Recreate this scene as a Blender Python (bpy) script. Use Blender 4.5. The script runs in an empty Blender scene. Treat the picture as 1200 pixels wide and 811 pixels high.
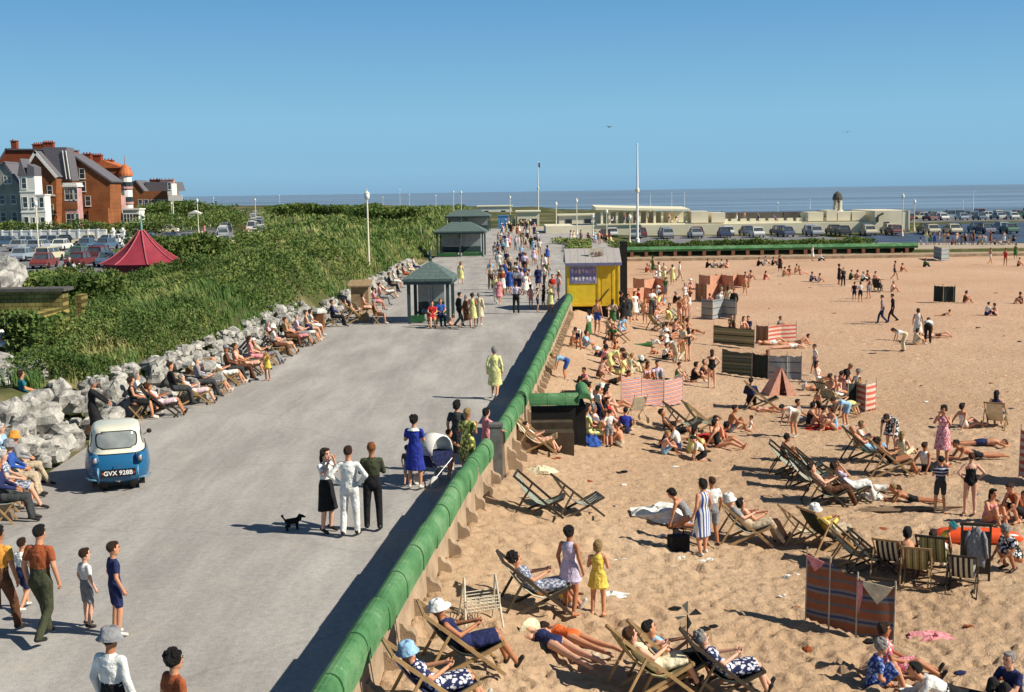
import bpy, math, random
import numpy as np
from mathutils import Vector, Matrix, noise
from mathutils.bvhtree import BVHTree
random.seed(7); RNG = np.random.default_rng(7)
SC = bpy.context.scene; COL = SC.collection
PI = math.pi
rad = math.radians
# ------------------------------------------------------------- camera model
FPX, EYE = 1400.0, 6.5
PITCH, ROLL = math.atan(181/1400.0), rad(0.85)
def ray(px, py):
    x = (px-600)/FPX; y = -(py-405.5)/FPX
    xr = x*math.cos(ROLL)+y*math.sin(ROLL); yr = -x*math.sin(ROLL)+y*math.cos(ROLL)
    return xr, math.cos(PITCH)+yr*math.sin(PITCH), -math.sin(PITCH)+yr*math.cos(PITCH)
def at(px, py, z=0.0):
    """ground point seen at a pixel of the photograph"""
    d = ray(px, py); t = (z-EYE)/d[2]
    return Vector((d[0]*t, d[1]*t, z))
def aty(px, py, Y):
    d = ray(px, py); t = Y/d[1]
    return Vector((d[0]*t, Y, EYE+d[2]*t))
cam = bpy.data.cameras.new('camera'); camo = bpy.data.objects.new('camera', cam); COL.objects.link(camo)
cam.sensor_width = 36; cam.lens = FPX/1200*36; cam.clip_start = .5; cam.clip_end = 60000
fw = Vector((0, math.cos(PITCH), -math.sin(PITCH))); up0 = Vector((0, math.sin(PITCH), math.cos(PITCH))); rt0 = Vector((1, 0, 0))
rt = rt0*math.cos(ROLL)-up0*math.sin(ROLL); up = rt0*math.sin(ROLL)+up0*math.cos(ROLL)
# solve so that world->pixel agrees with ray(): right axis = (cos, -sin) in (rt0, up0)
M = Matrix((rt, up, -fw)).transposed().to_4x4(); M.translation = (0, 0, EYE)
camo.matrix_world = M; SC.camera = camo
# ------------------------------------------------------------- light
SUN_EL, SUN_AZ = rad(39), math.atan2(.955, -.295)
W = bpy.data.worlds.new('World'); SC.world = W; W.use_nodes = True
nt = W.node_tree; bg = nt.nodes['Background']
sky = nt.nodes.new('ShaderNodeTexSky'); sky.sky_type = 'NISHITA'; sky.sun_disc = False
sky.sun_elevation = SUN_EL; sky.sun_rotation = SUN_AZ; sky.air_density = 1.0; sky.dust_density = 0.0; sky.ozone_density = 2.0; sky.altitude = 300
# the air low over the sea is a clear even blue in the photograph: tint the sky by elevation
tc = nt.nodes.new('ShaderNodeTexCoord'); sx = nt.nodes.new('ShaderNodeSeparateXYZ'); nt.links.new(tc.outputs['Generated'], sx.inputs[0])
cr = nt.nodes.new('ShaderNodeValToRGB'); el = cr.color_ramp.elements
SKYC = [(0.0, (1.6, 3.7, 5.8)), (.015, (1.9, 4.3, 6.4)), (.06, (2.1, 4.6, 6.7)), (.17, (.95, 3.0, 5.7)), (.5, (.6, 1.1, 2.0)), (1, (.4, .7, 1.4))]
while len(el) < len(SKYC): el.new(.5)
for e_, (p_, c_) in zip(el, SKYC): e_.position = p_; e_.color = (*[x/8 for x in c_], 1)
nt.links.new(sx.outputs[2], cr.inputs[0])
sc_ = nt.nodes.new('ShaderNodeVectorMath'); sc_.operation = 'SCALE'; sc_.inputs[3].default_value = 8; nt.links.new(cr.outputs[0], sc_.inputs[0])
mx_ = nt.nodes.new('ShaderNodeMix'); mx_.data_type = 'RGBA'; mx_.inputs[0].default_value = .92
nt.links.new(sky.outputs[0], mx_.inputs[6]); nt.links.new(sc_.outputs[0], mx_.inputs[7]); nt.links.new(mx_.outputs[2], bg.inputs[0]); bg.inputs[1].default_value = 0.07
sl = bpy.data.lights.new('sun', 'SUN'); sl.energy = 4.2; sl.angle = rad(.55); sl.color = (1, .93, .8)
so = bpy.data.objects.new('sun', sl); COL.objects.link(so)
sd = Vector((math.sin(SUN_AZ)*math.cos(SUN_EL), math.cos(SUN_AZ)*math.cos(SUN_EL), math.sin(SUN_EL)))
so.rotation_euler = sd.to_track_quat('Z', 'Y').to_euler(); so.location = sd*100
SC.view_settings.view_transform = 'Standard'; SC.view_settings.look = 'None'; SC.view_settings.gamma = 1
SC.view_settings.exposure = .64
# ------------------------------------------------------------- materials
MATS = {}
def srgb(r, g, b):
    return tuple(((c/255)/12.92 if c/255 <= .04045 else ((c/255+.055)/1.055)**2.4) for c in (r, g, b))
def newmat(name, rough=.8, spec=.3):
    m = bpy.data.materials.new(name); m.use_nodes = True
    b = m.node_tree.nodes['Principled BSDF']; b.inputs['Roughness'].default_value = rough
    b.inputs['Specular IOR Level'].default_value = spec
    return m, m.node_tree, b
def N(nt, t, **kw):
    n = nt.nodes.new(t)
    for k, v in kw.items():
        if k in n.inputs: n.inputs[k].default_value = v
        else: setattr(n, k, v)
    return n
def ramp(nt, fac, stops, const=False):
    r = nt.nodes.new('ShaderNodeValToRGB'); e = r.color_ramp.elements
    if const: r.color_ramp.interpolation = 'CONSTANT'
    while len(e) < len(stops): e.new(.5)
    for i, (p, c) in enumerate(stops):
        e[i].position = p; e[i].color = (*c[:3], 1)
    nt.links.new(fac, r.inputs[0]); return r.outputs[0]
def coords(nt, kind='Object'):
    return N(nt, 'ShaderNodeTexCoord').outputs[kind]
def mixc(nt, fac, a, b, mode='MIX'):
    m = nt.nodes.new('ShaderNodeMix'); m.data_type = 'RGBA'; m.blend_type = mode
    for s, v in ((0, fac), (6, a), (7, b)):
        if hasattr(v, 'links') or hasattr(v, 'is_linked'): nt.links.new(v, m.inputs[s])
        else: m.inputs[s].default_value = v if s == 0 else (*v[:3], 1)
    return m.outputs[2]
def noisy(name, c, rough=.8, amt=.25, scale=6, bump=0, bscale=40, spec=.3, metallic=0, c2=None, geo=False):
    """plain procedural colour, mottled by noise"""
    if name in MATS: return MATS[name]
    m, nt, b = newmat(name, rough, spec); b.inputs['Metallic'].default_value = metallic
    co = N(nt, 'ShaderNodeNewGeometry').outputs['Position'] if geo else coords(nt)
    n = N(nt, 'ShaderNodeTexNoise', Scale=scale, Detail=4.0); nt.links.new(co, n.inputs['Vector'])
    lo = c2 or tuple(x*(1-amt) for x in c); hi = tuple(min(1, x*(1+amt*.6)) for x in c)
    nt.links.new(ramp(nt, n.outputs[0], [(.3, lo), (.7, hi)]), b.inputs['Base Color'])
    if bump:
        n2 = N(nt, 'ShaderNodeTexNoise', Scale=bscale, Detail=5.0); nt.links.new(co, n2.inputs['Vector'])
        bp = N(nt, 'ShaderNodeBump', Strength=bump, Distance=.05); nt.links.new(n2.outputs[0], bp.inputs['Height']); nt.links.new(bp.outputs[0], b.inputs['Normal'])
    MATS[name] = m; return m
def stripes(name, cols, axis=0, period=.12, rough=.85, amt=.1):
    """cols: list of (start fraction, colour) over one period along an object axis"""
    if name in MATS: return MATS[name]
    m, nt, b = newmat(name, rough)
    s = N(nt, 'ShaderNodeSeparateXYZ'); nt.links.new(coords(nt), s.inputs[0])
    d = N(nt, 'ShaderNodeMath', operation='MULTIPLY'); nt.links.new(s.outputs[axis], d.inputs[0]); d.inputs[1].default_value = 1/period
    a = N(nt, 'ShaderNodeMath', operation='ADD'); nt.links.new(d.outputs[0], a.inputs[0]); a.inputs[1].default_value = 100.0
    f = N(nt, 'ShaderNodeMath', operation='FRACT'); nt.links.new(a.outputs[0], f.inputs[0])
    c = ramp(nt, f.outputs[0], cols, True)
    n = N(nt, 'ShaderNodeTexNoise', Scale=9.0, Detail=3.0); nt.links.new(coords(nt), n.inputs['Vector'])
    g = ramp(nt, n.outputs[0], [(.3, (1-amt*2,)*3), (.7, (1, 1, 1))])
    nt.links.new(mixc(nt, 1.0, c, g, 'MULTIPLY'), b.inputs['Base Color'])
    MATS[name] = m; return m
def floral(name, base, spot, scale=22):
    if name in MATS: return MATS[name]
    m, nt, b = newmat(name, .85)
    v = N(nt, 'ShaderNodeTexVoronoi', Scale=float(scale)); nt.links.new(coords(nt), v.inputs['Vector'])
    nt.links.new(ramp(nt, v.outputs['Distance'], [(.0, spot), (.42, spot), (.5, base), (1, base)]), b.inputs['Base Color'])
    MATS[name] = m; return m
# ------------------------------------------------------------- mesh building
class MB:
    def __init__(s): s.v = []; s.f = []; s.m = []; s.mi = 0; s.X = None
    def _p(s, pts):
        i = len(s.v)
        if s.X is not None: pts = [s.X @ Vector(p) for p in pts]
        s.v.extend([tuple(p) for p in pts]); return i
    def face(s, idx): s.f.append(tuple(idx)); s.m.append(s.mi)
    def quad(s, *pts):
        i = s._p(pts); s.face(range(i, i+len(pts)))
    def box(s, c, d, rz=0):
        hx, hy, hz = d[0]/2, d[1]/2, d[2]/2; co, si = math.cos(rz), math.sin(rz); P = []
        for z in (-hz, hz):
            for x, y in ((-hx, -hy), (hx, -hy), (hx, hy), (-hx, hy)):
                P.append((c[0]+x*co-y*si, c[1]+x*si+y*co, c[2]+z))
        i = s._p(P)
        for q in ((3, 2, 1, 0), (4, 5, 6, 7), (0, 1, 5, 4), (1, 2, 6, 5), (2, 3, 7, 6), (3, 0, 4, 7)): s.face([i+k for k in q])
    def lohi(s, a, b): s.box([(a[k]+b[k])/2 for k in range(3)], [abs(b[k]-a[k]) for k in range(3)])
    def loft(s, rings, cap=True, closed=True):
        n = len(rings[0]); i0 = [s._p(r) for r in rings]
        for a, b in zip(i0, i0[1:]):
            for k in range(n if closed else n-1):
                k2 = (k+1) % n; s.face((a+k, a+k2, b+k2, b+k))
        if cap:
            s.face([i0[0]+k for k in reversed(range(n))]); s.face([i0[-1]+k for k in range(n)])
    def tube(s, p0, p1, r0, r1=None, n=8):
        r1 = r0 if r1 is None else r1; p0 = Vector(p0); p1 = Vector(p1); d = (p1-p0).normalized()
        a = d.orthogonal().normalized(); b = d.cross(a)
        s.loft([[p+a*(r*math.cos(t))+b*(r*math.sin(t)) for t in [2*PI*k/n for k in range(n)]] for p, r in ((p0, r0), (p1, r1))])
    def bar(s, p0, p1, w, h, upv=(0, 0, 1)):
        p0 = Vector(p0); p1 = Vector(p1); d = (p1-p0).normalized(); u = Vector(upv)
        a = d.cross(u)
        if a.length < 1e-4: a = d.orthogonal()
        a.normalize(); b = a.cross(d)
        s.loft([[p+a*(x*w/2)+b*(y*h/2) for x, y in ((-1, -1), (-1, 1), (1, 1), (1, -1))] for p in (p0, p1)])
    def path(s, pts, r, n=7):
        rings = []
        for i, p in enumerate(pts):
            p = Vector(p); d = (Vector(pts[min(i+1, len(pts)-1)])-Vector(pts[max(i-1, 0)])).normalized()
            a = d.cross(Vector((.01, 0.02, 1))).normalized(); b = a.cross(d)
            rr = r[i] if isinstance(r, (list, tuple)) else r
            rings.append([p+a*(rr*math.cos(2*PI*k/n))+b*(rr*math.sin(2*PI*k/n)) for k in range(n)])
        s.loft(rings)
    def lathe(s, prof, c=(0, 0, 0), n=16, sx=1, sy=1):
        s.loft([[(c[0]+r*sx*math.cos(2*PI*k/n), c[1]+r*sy*math.sin(2*PI*k/n), c[2]+z) for k in range(n)] for r, z in prof])
    def ball(s, c, r, n=10, m=6, jit=0, rs=None):
        rs = rs or random; c = Vector(c); rx, ry, rz = r if hasattr(r, '__len__') else (r, r, r); R = []
        for j in range(m+1):
            t = -PI/2+PI*(.04+.92*j/m)
            R.append([c+Vector((rx*math.cos(t)*math.cos(2*PI*k/n), ry*math.cos(t)*math.sin(2*PI*k/n), rz*math.sin(t)))*(1+jit*(rs.random()-.5)) for k in range(n)])
        s.loft(R)
    def prism(s, poly, ext, axis=(0, 1, 0)):
        """poly: 3-D outline, extruded by vector ext"""
        e = Vector(ext); A = [Vector(p) for p in poly]; s.loft([A, [p+e for p in A]])
    def mesh(s, name, smooth=False):
        me = bpy.data.meshes.new(name); me.from_pydata(s.v, [], s.f)
        if s.m: me.polygons.foreach_set('material_index', s.m)
        if smooth: me.polygons.foreach_set('use_smooth', [True]*len(s.f))
        me.update(); return me
def props(o, label=None, cat=None, group=None, kind=None):
    if label: o['label'] = label
    if cat: o['category'] = cat
    if group: o['group'] = group
    if kind: o['kind'] = kind
    return o
def obj(name, me, mats, parent=None, loc=None, rz=0, smooth=False, **kw):
    if isinstance(me, MB): me = me.mesh(name, smooth)
    o = bpy.data.objects.new(name, me); COL.objects.link(o)
    if not isinstance(mats, (list, tuple)): mats = [mats]
    while len(me.materials) < len(mats): me.materials.append(mats[len(me.materials)])
    for i, mm in enumerate(mats):
        if me.materials[i] != mm:
            o.material_slots[i].link = 'OBJECT'; o.material_slots[i].material = mm
    if parent: o.parent = parent
    if loc is not None: o.location = loc
    o.rotation_euler = (0, 0, rz)
    return props(o, **kw)
def empty(name, loc, rz=0, **kw):
    o = bpy.data.objects.new(name, None); COL.objects.link(o); o.location = loc; o.rotation_euler = (0, 0, rz); o.empty_display_size = .2
    return props(o, **kw)
def dup(o, loc=None, rz=None, parent=None, scale=None, remap=None, **kw):
    c = o.copy(); COL.objects.link(c)
    if parent is not None: c.parent = parent
    if loc is not None: c.location = loc
    if rz is not None: c.rotation_euler = (0, 0, rz)
    if scale: c.scale = scale
    if remap:
        for sl_ in c.material_slots:
            if sl_.material and sl_.material.name in remap:
                mm = remap[sl_.material.name]; sl_.link = 'OBJECT'; sl_.material = mm
    for ch in list(o.children): dup(ch, parent=c, remap=remap)
    return props(c, **kw)
def put(src, first, *a, **kw):
    """use the prototype itself the first time, copies after that"""
    if not src.get('used_'):
        src['used_'] = 1; loc, rz = kw.get('loc'), kw.get('rz')
    return None
# ------------------------------------------------------------- people
def V3(*a): return Vector(a)
def capsule(mb, p0, r0, p1, r1, n=9):
    p0 = Vector(p0); p1 = Vector(p1); d = p1-p0
    if d.length < 1e-5: d = V3(0, 0, 1e-4)
    d.normalize(); a = d.orthogonal().normalized(); b = d.cross(a); R = []
    for p, r, ts in ((p0, r0, (-88, -60, -30, 0)), (p1, r1, (0, 30, 60, 88))):
        for t in ts:
            c = p+d*(r*math.sin(rad(t))); q = r*math.cos(rad(t))
            R.append([c+a*(q*math.cos(2*PI*k/n))+b*(q*math.sin(2*PI*k/n)) for k in range(n)])
    mb.loft(R)
def oval(mb, cs, side, rxs, rys, n=14):
    R = []; m = len(cs)
    for i, c in enumerate(cs):
        t = (Vector(cs[min(i+1, m-1)])-Vector(cs[max(i-1, 0)])).normalized(); f = t.cross(side).normalized()
        R.append([Vector(c)+side*(rxs[i]*math.cos(2*PI*k/n))+f*(rys[i]*math.sin(2*PI*k/n)) for k in range(n)])
    mb.loft(R)
SK, TP, BT, SH, DK, LP = range(6)
TMP = bpy.data.scenes.new('workshop')
ARMS = {'down': ((.235, -.03, -.29), (.245, .07, -.54)), 'front': ((.22, .02, -.28), (.08, .25, -.16)), 'up': ((.22, .12, -.2), (.07, .17, .07)),
        'hips': ((.34, -.1, -.24), (.19, .03, -.42)), 'back': ((.25, -.12, -.26), (.06, -.17, -.44)), 'reach': ((.2, .2, -.2), (.15, .42, -.36)),
        'lap': ((.23, .03, -.27), (.09, .27, -.4)), 'knees': ((.2, .17, -.2), (.13, .42, -.24)), 'prop': ((.24, -.18, -.24), (.26, -.3, -.52))}
def pose(kind, arm, sd=0):
    """joints of a 1.72 m figure; +Y is the way it faces, z = 0 the surface under it"""
    rs = random.Random(sd); J = dict(S=V3(1, 0, 0), F=V3(0, 1, 0), armr=arm, arml=arm)
    hip = lambda s, P: P+V3(s*.09, 0, -.03)
    leg = {}
    if kind == 'st':
        P = V3(0, 0, .93); Nk = V3(0, -.01, 1.44); leg = {s: (V3(s*.115, .03, .5), V3(s*.125, -.02+.05*s*(sd % 3-1), .085)) for s in (-1, 1)}
    elif kind == 'wk':
        P = V3(0, 0, .92); Nk = V3(0, .03, 1.43); k = 1 if sd % 2 else -1
        leg = {k: (V3(k*.09, .2, .52), V3(k*.09, .27, .09)), -k: (V3(-k*.09, .02, .49), V3(-k*.1, -.3, .15))}
    elif kind == 'bd':
        P = V3(0, -.12, .9); Nk = V3(0, .34, 1.06); J['F'] = V3(0, .6, -.8).normalized(); leg = {s: (V3(s*.1, .02, .49), V3(s*.12, -.04, .085)) for s in (-1, 1)}
    elif kind == 'sg':
        P = V3(0, 0, .12); Nk = V3(0, -.1, .62); leg = {s: (V3(s*.12, .42, .2+.1*(s == (1 if sd % 2 else -1))), V3(s*.13, .8, .07)) for s in (-1, 1)}
    elif kind == 'sh':
        P = V3(0, 0, .12); Nk = V3(0, .1, .6); leg = {s: (V3(s*.11, .36, .43), V3(s*.1, .5, .08)) for s in (-1, 1)}
    elif kind == 'kn':
        P = V3(0, -.1, .32); Nk = V3(0, .22, .7); J['F'] = V3(0, .8, -.6); leg = {s: (V3(s*.12, .22, .09), V3(s*.1, -.2, .07)) for s in (-1, 1)}
    elif kind == 'cr':
        P = V3(0, -.06, .3); Nk = V3(0, .2, .76); J['F'] = V3(0, .85, -.5); leg = {s: (V3(s*.15, .3, .5), V3(s*.13, .1, .085)) for s in (-1, 1)}
    elif kind == 'sb':
        P = V3(0, -.02, .57); Nk = V3(0, -.1, 1.07); x = .06*(sd % 3); leg = {s: (V3(s*.1, .42, .52), V3(s*.1, .5+x*s, .085)) for s in (-1, 1)}
    elif kind == 'dk':
        P = V3(0, .1, .43); Nk = V3(0, -.27, .79); leg = {s: (V3(s*.09, .53, .5), V3(s*.1, .74+.06*s*(sd % 3-1), .08)) for s in (-1, 1)}
        J['F'] = V3(0, .95, .3)
    elif kind == 'pr':
        P = V3(0, 0, .13); Nk = V3(0, .5, .14); J['F'] = V3(.55, .1, -.6); leg = {s: (V3(s*.1, -.43, .09), V3(s*.13, -.83, .08)) for s in (-1, 1)}
    elif kind == 'pe':
        P = V3(0, 0, .13); Nk = V3(0, .46, .32); leg = {s: (V3(s*.1, -.43, .09), V3(s*.13, -.83, .08)) for s in (-1, 1)}
    elif kind == 'su':
        P = V3(0, 0, .12); Nk = V3(0, -.5, .13); J['F'] = V3(0, .15, 1); leg = {s: (V3(s*.1, .42, .12+(.2 if s*(sd % 2*2-1) > 0 else 0)), V3(s*.11, .8-.1*(sd % 2), .08)) for s in (-1, 1)}
    T = (Nk-P).normalized(); F = T.cross(J['S'])
    J['F'] = J['F'].normalized()
    J['P'] = P; J['N'] = Nk; J['T'] = T
    hd = T if kind in ('st', 'wk', 'sb', 'sg') else (T*.6+V3(0, 0, .5)).normalized()
    if kind in ('pr', 'su'): hd = T
    if kind == 'bd': hd = V3(0, .75, .3).normalized()
    if kind == 'dk': hd = V3(0, -.45, .9).normalized()
    J['H'] = Nk+hd*.17+J['F']*.02; J['U'] = hd
    arms = {}
    for s, a in ((-1, J['arml']), (1, J['armr'])):
        sh = Nk+J['S']*(s*.165)-T*.055
        if a in ('mix', 'mixr'): a = ('up', 'down')[(s > 0) == (a == 'mixr')]
        if a == 'hang': e, h = sh+V3(s*.03, .06, -.27), sh+V3(s*.02, .12, -.5)
        elif kind == 'pr': e, h = sh+V3(s*.16, .2, -.06), sh+V3(-s*.02, .36, -.08)
        elif kind == 'pe': e, h = V3(s*.2, .55, .06), V3(s*.08, .78, .08)
        elif kind == 'su': e, h = sh+V3(s*.1, .25, -.03), sh+V3(s*.14, .5, -.05)
        elif kind == 'sg' and a == 'prop': e, h = V3(s*.26, -.22, .34), V3(s*.28, -.36, .08)
        else:
            (ex, ey, ez), (hx, hy, hz) = ARMS[a]
            up_ = T if a not in ('hang',) else V3(0, 0, 1)
            e = Nk+J['S']*(s*ex)+F*ey+T*ez; h = Nk+J['S']*(s*hx)+F*hy+T*hz
            if h.z < .05: h.z = .06
            if e.z < .07: e.z = .08
        arms[s] = (sh, e, h)
    J['arms'] = arms; J['legs'] = leg; J['hips'] = {s: hip(s, P) if kind not in ('pr', 'pe', 'su') else P+V3(s*.09, 0, 0) for s in (-1, 1)}
    J['kind'] = kind
    return J
# outfit: (upper torso, waist, pelvis, sleeve, legs, feet shod)
OUT = {'ST': (TP, TP, BT, 'short', 'long', 1), 'LT': (TP, TP, BT, 'long', 'long', 1), 'SS': (TP, TP, BT, 'short', 'shorts', 1), 'D': (TP, TP, TP, 'none', 'skirt', 1),
       'DS': (TP, TP, TP, 'short', 'skirt', 1), 'DC': (TP, TP, TP, 'long', 'skirt', 1), 'KS': (TP, TP, BT, 'short', 'skirt', 1), 'W': (SK, TP, TP, 'none', 'bare', 0),
       'K': (SK, SK, BT, 'none', 'trunks', 0), 'NS': (TP, TP, BT, 'none', 'shorts', 0), 'M': (TP, TP, TP, 'none', 'mini', 0), 'TL': (SK, SK, BT, 'none', 'long', 0)}
def build_body(kind, arm, out, fem, head_k, vox, sd, hi):
    J = pose(kind, arm, sd); ch, wa, pe, sleeve, legs, shod = OUT[out]; parts = []
    def P(tag):
        m = MB(); parts.append((m, tag)); return m
    Pp, Nk, T, S = J['P'], J['N'], J['T'], J['S']; L = (Nk-Pp).length
    bow = T.cross(S)*(-.035 if kind in ('sg', 'sh', 'kn', 'cr', 'dk', 'sb') else .0)
    sp = lambda t: Pp+T*(t*L)+bow*math.sin(min(max(t, 0), 1)*PI)
    wx = .128 if fem else .145; hx = .172 if fem else .155; cx = .15 if fem else .172; cy = .115
    cl = .008
    oval(P(pe), [sp(t) for t in (-.2, -.12, .05, .2, .36)], S, [.07, .135, hx+cl, hx-.01, wx+cl], [.05, .1, .118, .11, .095])
    oval(P(wa), [sp(t) for t in (.28, .4, .6, .78)], S, [wx+.006, wx, cx-.01, cx-.005], [.096, .095, cy-.003, cy])
    oval(P(ch), [sp(t) for t in (.74, .86, .95, 1.0, 1.03)], S, [cx-.004, cx-.006, .115, .07, .05], [cy-.004, .1, .075, .06, .05])
    if fem and out != 'K':
        for s in (-1, 1):
            q = sp(.72)+S*(s*.07)+T.cross(S)*.085; capsule(P(wa), q, .055, q+T*.01, .05)
    F = J['F']; U = (J['U']-F*J['U'].dot(F)).normalized(); Sd = F.cross(U).normalized(); H = Nk+(J['H']-Nk)*(1+(head_k-1)*.8); k = head_k
    capsule(P(SK), Nk-J['U']*.03, .056, H-U*.04*k, .05)
    hd = P(SK)
    R = []
    for z, rx, ry, yo in ((-.118, .02, .03, .045), (-.105, .045, .055, .03), (-.07, .062, .078, .012), (-.02, .073, .09, .002), (.03, .078, .098, -.002), (.07, .07, .09, -.004), (.1, .048, .062, -.006), (.116, .015, .02, -.008)):
        R.append([H+U*(z*k)+Sd*(rx*k*math.cos(a))+F*((ry*math.sin(a)+yo)*k) for a in [2*PI*i/12 for i in range(12)]])
    hd.loft(R)
    capsule(P(SK), H+F*(.088*k)+U*(.012*k), .012*k, H+F*(.104*k)-U*(.022*k), .017*k)
    for s in (-1, 1): capsule(P(SK), H+Sd*(s*.077*k)+U*(.012*k), .015*k, H+Sd*(s*.08*k)-U*(.018*k), .013*k)
    for s in (-1, 1):
        sh, e, h = J['arms'][s]
        st = TP if (sleeve != 'none') else (SK if ch == SK or out in ('D', 'M', 'NS') else ch)
        capsule(P(st if sleeve != 'none' else SK), sh-S*(s*.035), .052 if fem else .06, sh+(e-sh)*.12, .049 if fem else .056)
        if sleeve == 'short':
            capsule(P(TP), sh, .055, sh+(e-sh)*.55, .056); capsule(P(SK), sh+(e-sh)*.4, .045, e, .04); capsule(P(SK), e, .039, h, .027)
        elif sleeve == 'long':
            capsule(P(TP), sh, .055, e, .05); capsule(P(TP), e, .053, e+(h-e)*.93, .042); capsule(P(SK), e+(h-e)*.9, .03, h, .028)
        else:
            capsule(P(SK), sh, .05, e, .04); capsule(P(SK), e, .038, h, .026)
        d = (h-e).normalized(); hs = 1.0
        capsule(P(SK), h, .026, h+d*.055, .031)
        a, b = J['hips'][s], J['legs'][s][0]; c = J['legs'][s][1]
        if kind in ('pr', 'pe'): tv = V3(0, -.14, -.02)
        elif kind == 'su': tv = V3(0, .04, .13)
        elif kind == 'kn': tv = V3(0, -.13, -.02)
        elif kind in ('sg', 'dk'): tv = V3(s*.02, .07, .11)
        else: tv = V3(s*.02, .15, -.045)
        th, kn, cf, an = (.088, .058, .05, .036)
        if legs == 'long':
            capsule(P(BT), a, th+.008, b, kn+.014); capsule(P(BT), b, kn+.014, c+V3(0, 0, .02), .058)
        elif legs in ('shorts', 'trunks'):
            m_ = .72 if legs == 'shorts' else .36
            capsule(P(BT), a, th+.006, a+(b-a)*m_, th-.006); capsule(P(SK), a+(b-a)*m_*.9, th-.024, b, kn); 
        elif legs == 'mini':
            capsule(P(TP), a, th+.014, a+(b-a)*.45, th+.012); capsule(P(SK), a+(b-a)*.4, th-.01, b, kn)
        else: capsule(P(SK), a, th, b, kn)
        if legs != 'long':
            q = b+(c-b)*.35; capsule(P(SK), b, kn, q, cf+.004); capsule(P(SK), q, cf+.004, c, an)
        capsule(P(SH if shod else SK), c+(tv*-.25 if kind not in ('kn',) else V3(0, 0, 0)), .042, c+tv*.95+V3(0, 0, -.0), .034)
    if legs in ('skirt', 'mini'):
        tg = BT if out == 'KS' else TP; kx = (J['legs'][1][0]+J['legs'][-1][0])/2
        f_ = 1.05 if legs == 'skirt' else .5
        if kind in ('st', 'wk', 'bd'):
            hem = Pp+(kx-Pp)*f_; oval(P(tg), [sp(.35), sp(.12), Pp+(hem-Pp)*.35, Pp+(hem-Pp)*.75, hem], S, [wx+.01, hx+.012, hx+.03, hx+.055, hx+.075], [.1, .122, .145, .165, .18 if kind != 'wk' else .22])
        elif legs == 'skirt':
            e_ = .12 if kind in ('pr', 'pe') else .1
            hem = Pp+(kx-Pp)*.98; oval(P(tg), [Pp-(hem-Pp)*.12, Pp+(hem-Pp)*.3, Pp+(hem-Pp)*.7, hem], S, [hx-.02, hx+.03, hx+.05, hx+.06], [e_, e_+.012, e_, e_-.02])
    # fuse into one skin
    V, Fc, tg = [], [], []
    for m, t in parts:
        o = len(V); V += m.v; Fc += [tuple(i+o for i in f) for f in m.f]; tg += [t]*len(m.f)
    me = bpy.data.meshes.new('tmp'); me.from_pydata(V, [], Fc); me.update()
    ob = bpy.data.objects.new('tmp', me); TMP.collection.objects.link(ob)
    md = ob.modifiers.new('r', 'REMESH'); md.mode = 'VOXEL'; md.voxel_size = vox; md.use_smooth_shade = True
    ms = ob.modifiers.new('s', 'SMOOTH'); ms.iterations = 2 if vox < .02 else 1; ms.factor = .5
    TMP.view_layers[0].update(); dg = TMP.view_layers[0].depsgraph; ev = ob.evaluated_get(dg)
    out_me = bpy.data.meshes.new_from_object(ev, depsgraph=dg)
    bv = BVHTree.FromPolygons([Vector(v) for v in V], Fc)
    mi = []
    for p in out_me.polygons:
        r = bv.find_nearest(p.center); mi.append(tg[r[2]] if r[2] is not None else 0)
    bpy.data.objects.remove(ob); bpy.data.meshes.remove(me)
    vs = [tuple(v.co) for v in out_me.vertices]; fs = [tuple(p.vertices) for p in out_me.polygons]
    bpy.data.meshes.remove(out_me)
    ex = MB()
    if hi:
        for s in (-1, 1):   # fingers, each its own tapered chain rooted in the palm
            sh, e, h = J['arms'][s]; d = (h-e).normalized(); sx = S-d*S.dot(d)
            sx = sx.normalized() if sx.length > .1 else d.orthogonal().normalized()
            if arm in ('down', 'back', 'hang', 'hips'): sx = d.cross(S).normalized()
            cu = d.cross(sx).normalized()
            if cu.dot(S)*s > 0: cu = -cu
            kb = h+d*.06; ex.mi = SK
            for q, ln in zip((-1.5, -.5, .5, 1.5), (.068, .08, .075, .058)):
                a0 = kb+sx*(q*.0175); a1 = a0+d*(ln*.55)+cu*.008; a2 = a0+d*(ln*.85)+cu*.03
                ex.path([a0-d*.02, a1, a2], [.0095, .0088, .007], 5)
            ts = -1 if sx.y < 0 else 1
            ex.path([h+sx*(ts*.02)+d*.01, h+sx*(ts*.048)+d*.035+cu*.006, h+sx*(ts*.052)+d*.068+cu*.02], [.011, .0105, .008], 5)
        ex.mi = DK
        for s in (-1, 1):
            c = H+Sd*(s*.031*k)+F*(.088*k)+U*(.014*k); ex.ball(c, (.0105*k,)*3, 6, 4)
            ex.bar(c+U*(.02*k)-Sd*(.016*k)+F*.002, c+U*(.022*k)+Sd*(.016*k)+F*.002, .01*k, .006*k)
        ex.mi = LP; c = H+F*(.092*k)-U*(.052*k); ex.bar(c-Sd*(.021*k), c+Sd*(.021*k), .012*k, .011*k)
    o = len(vs); vs += ex.v; fs += [tuple(i+o for i in f) for f in ex.f]; mi += ex.m
    bm = bpy.data.meshes.new('person'); bm.from_pydata(vs, [], fs); bm.polygons.foreach_set('material_index', mi)
    bm.polygons.foreach_set('use_smooth', [True]*len(fs)); bm.update()
    return bm, (H, F, U, Sd, k)
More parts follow.
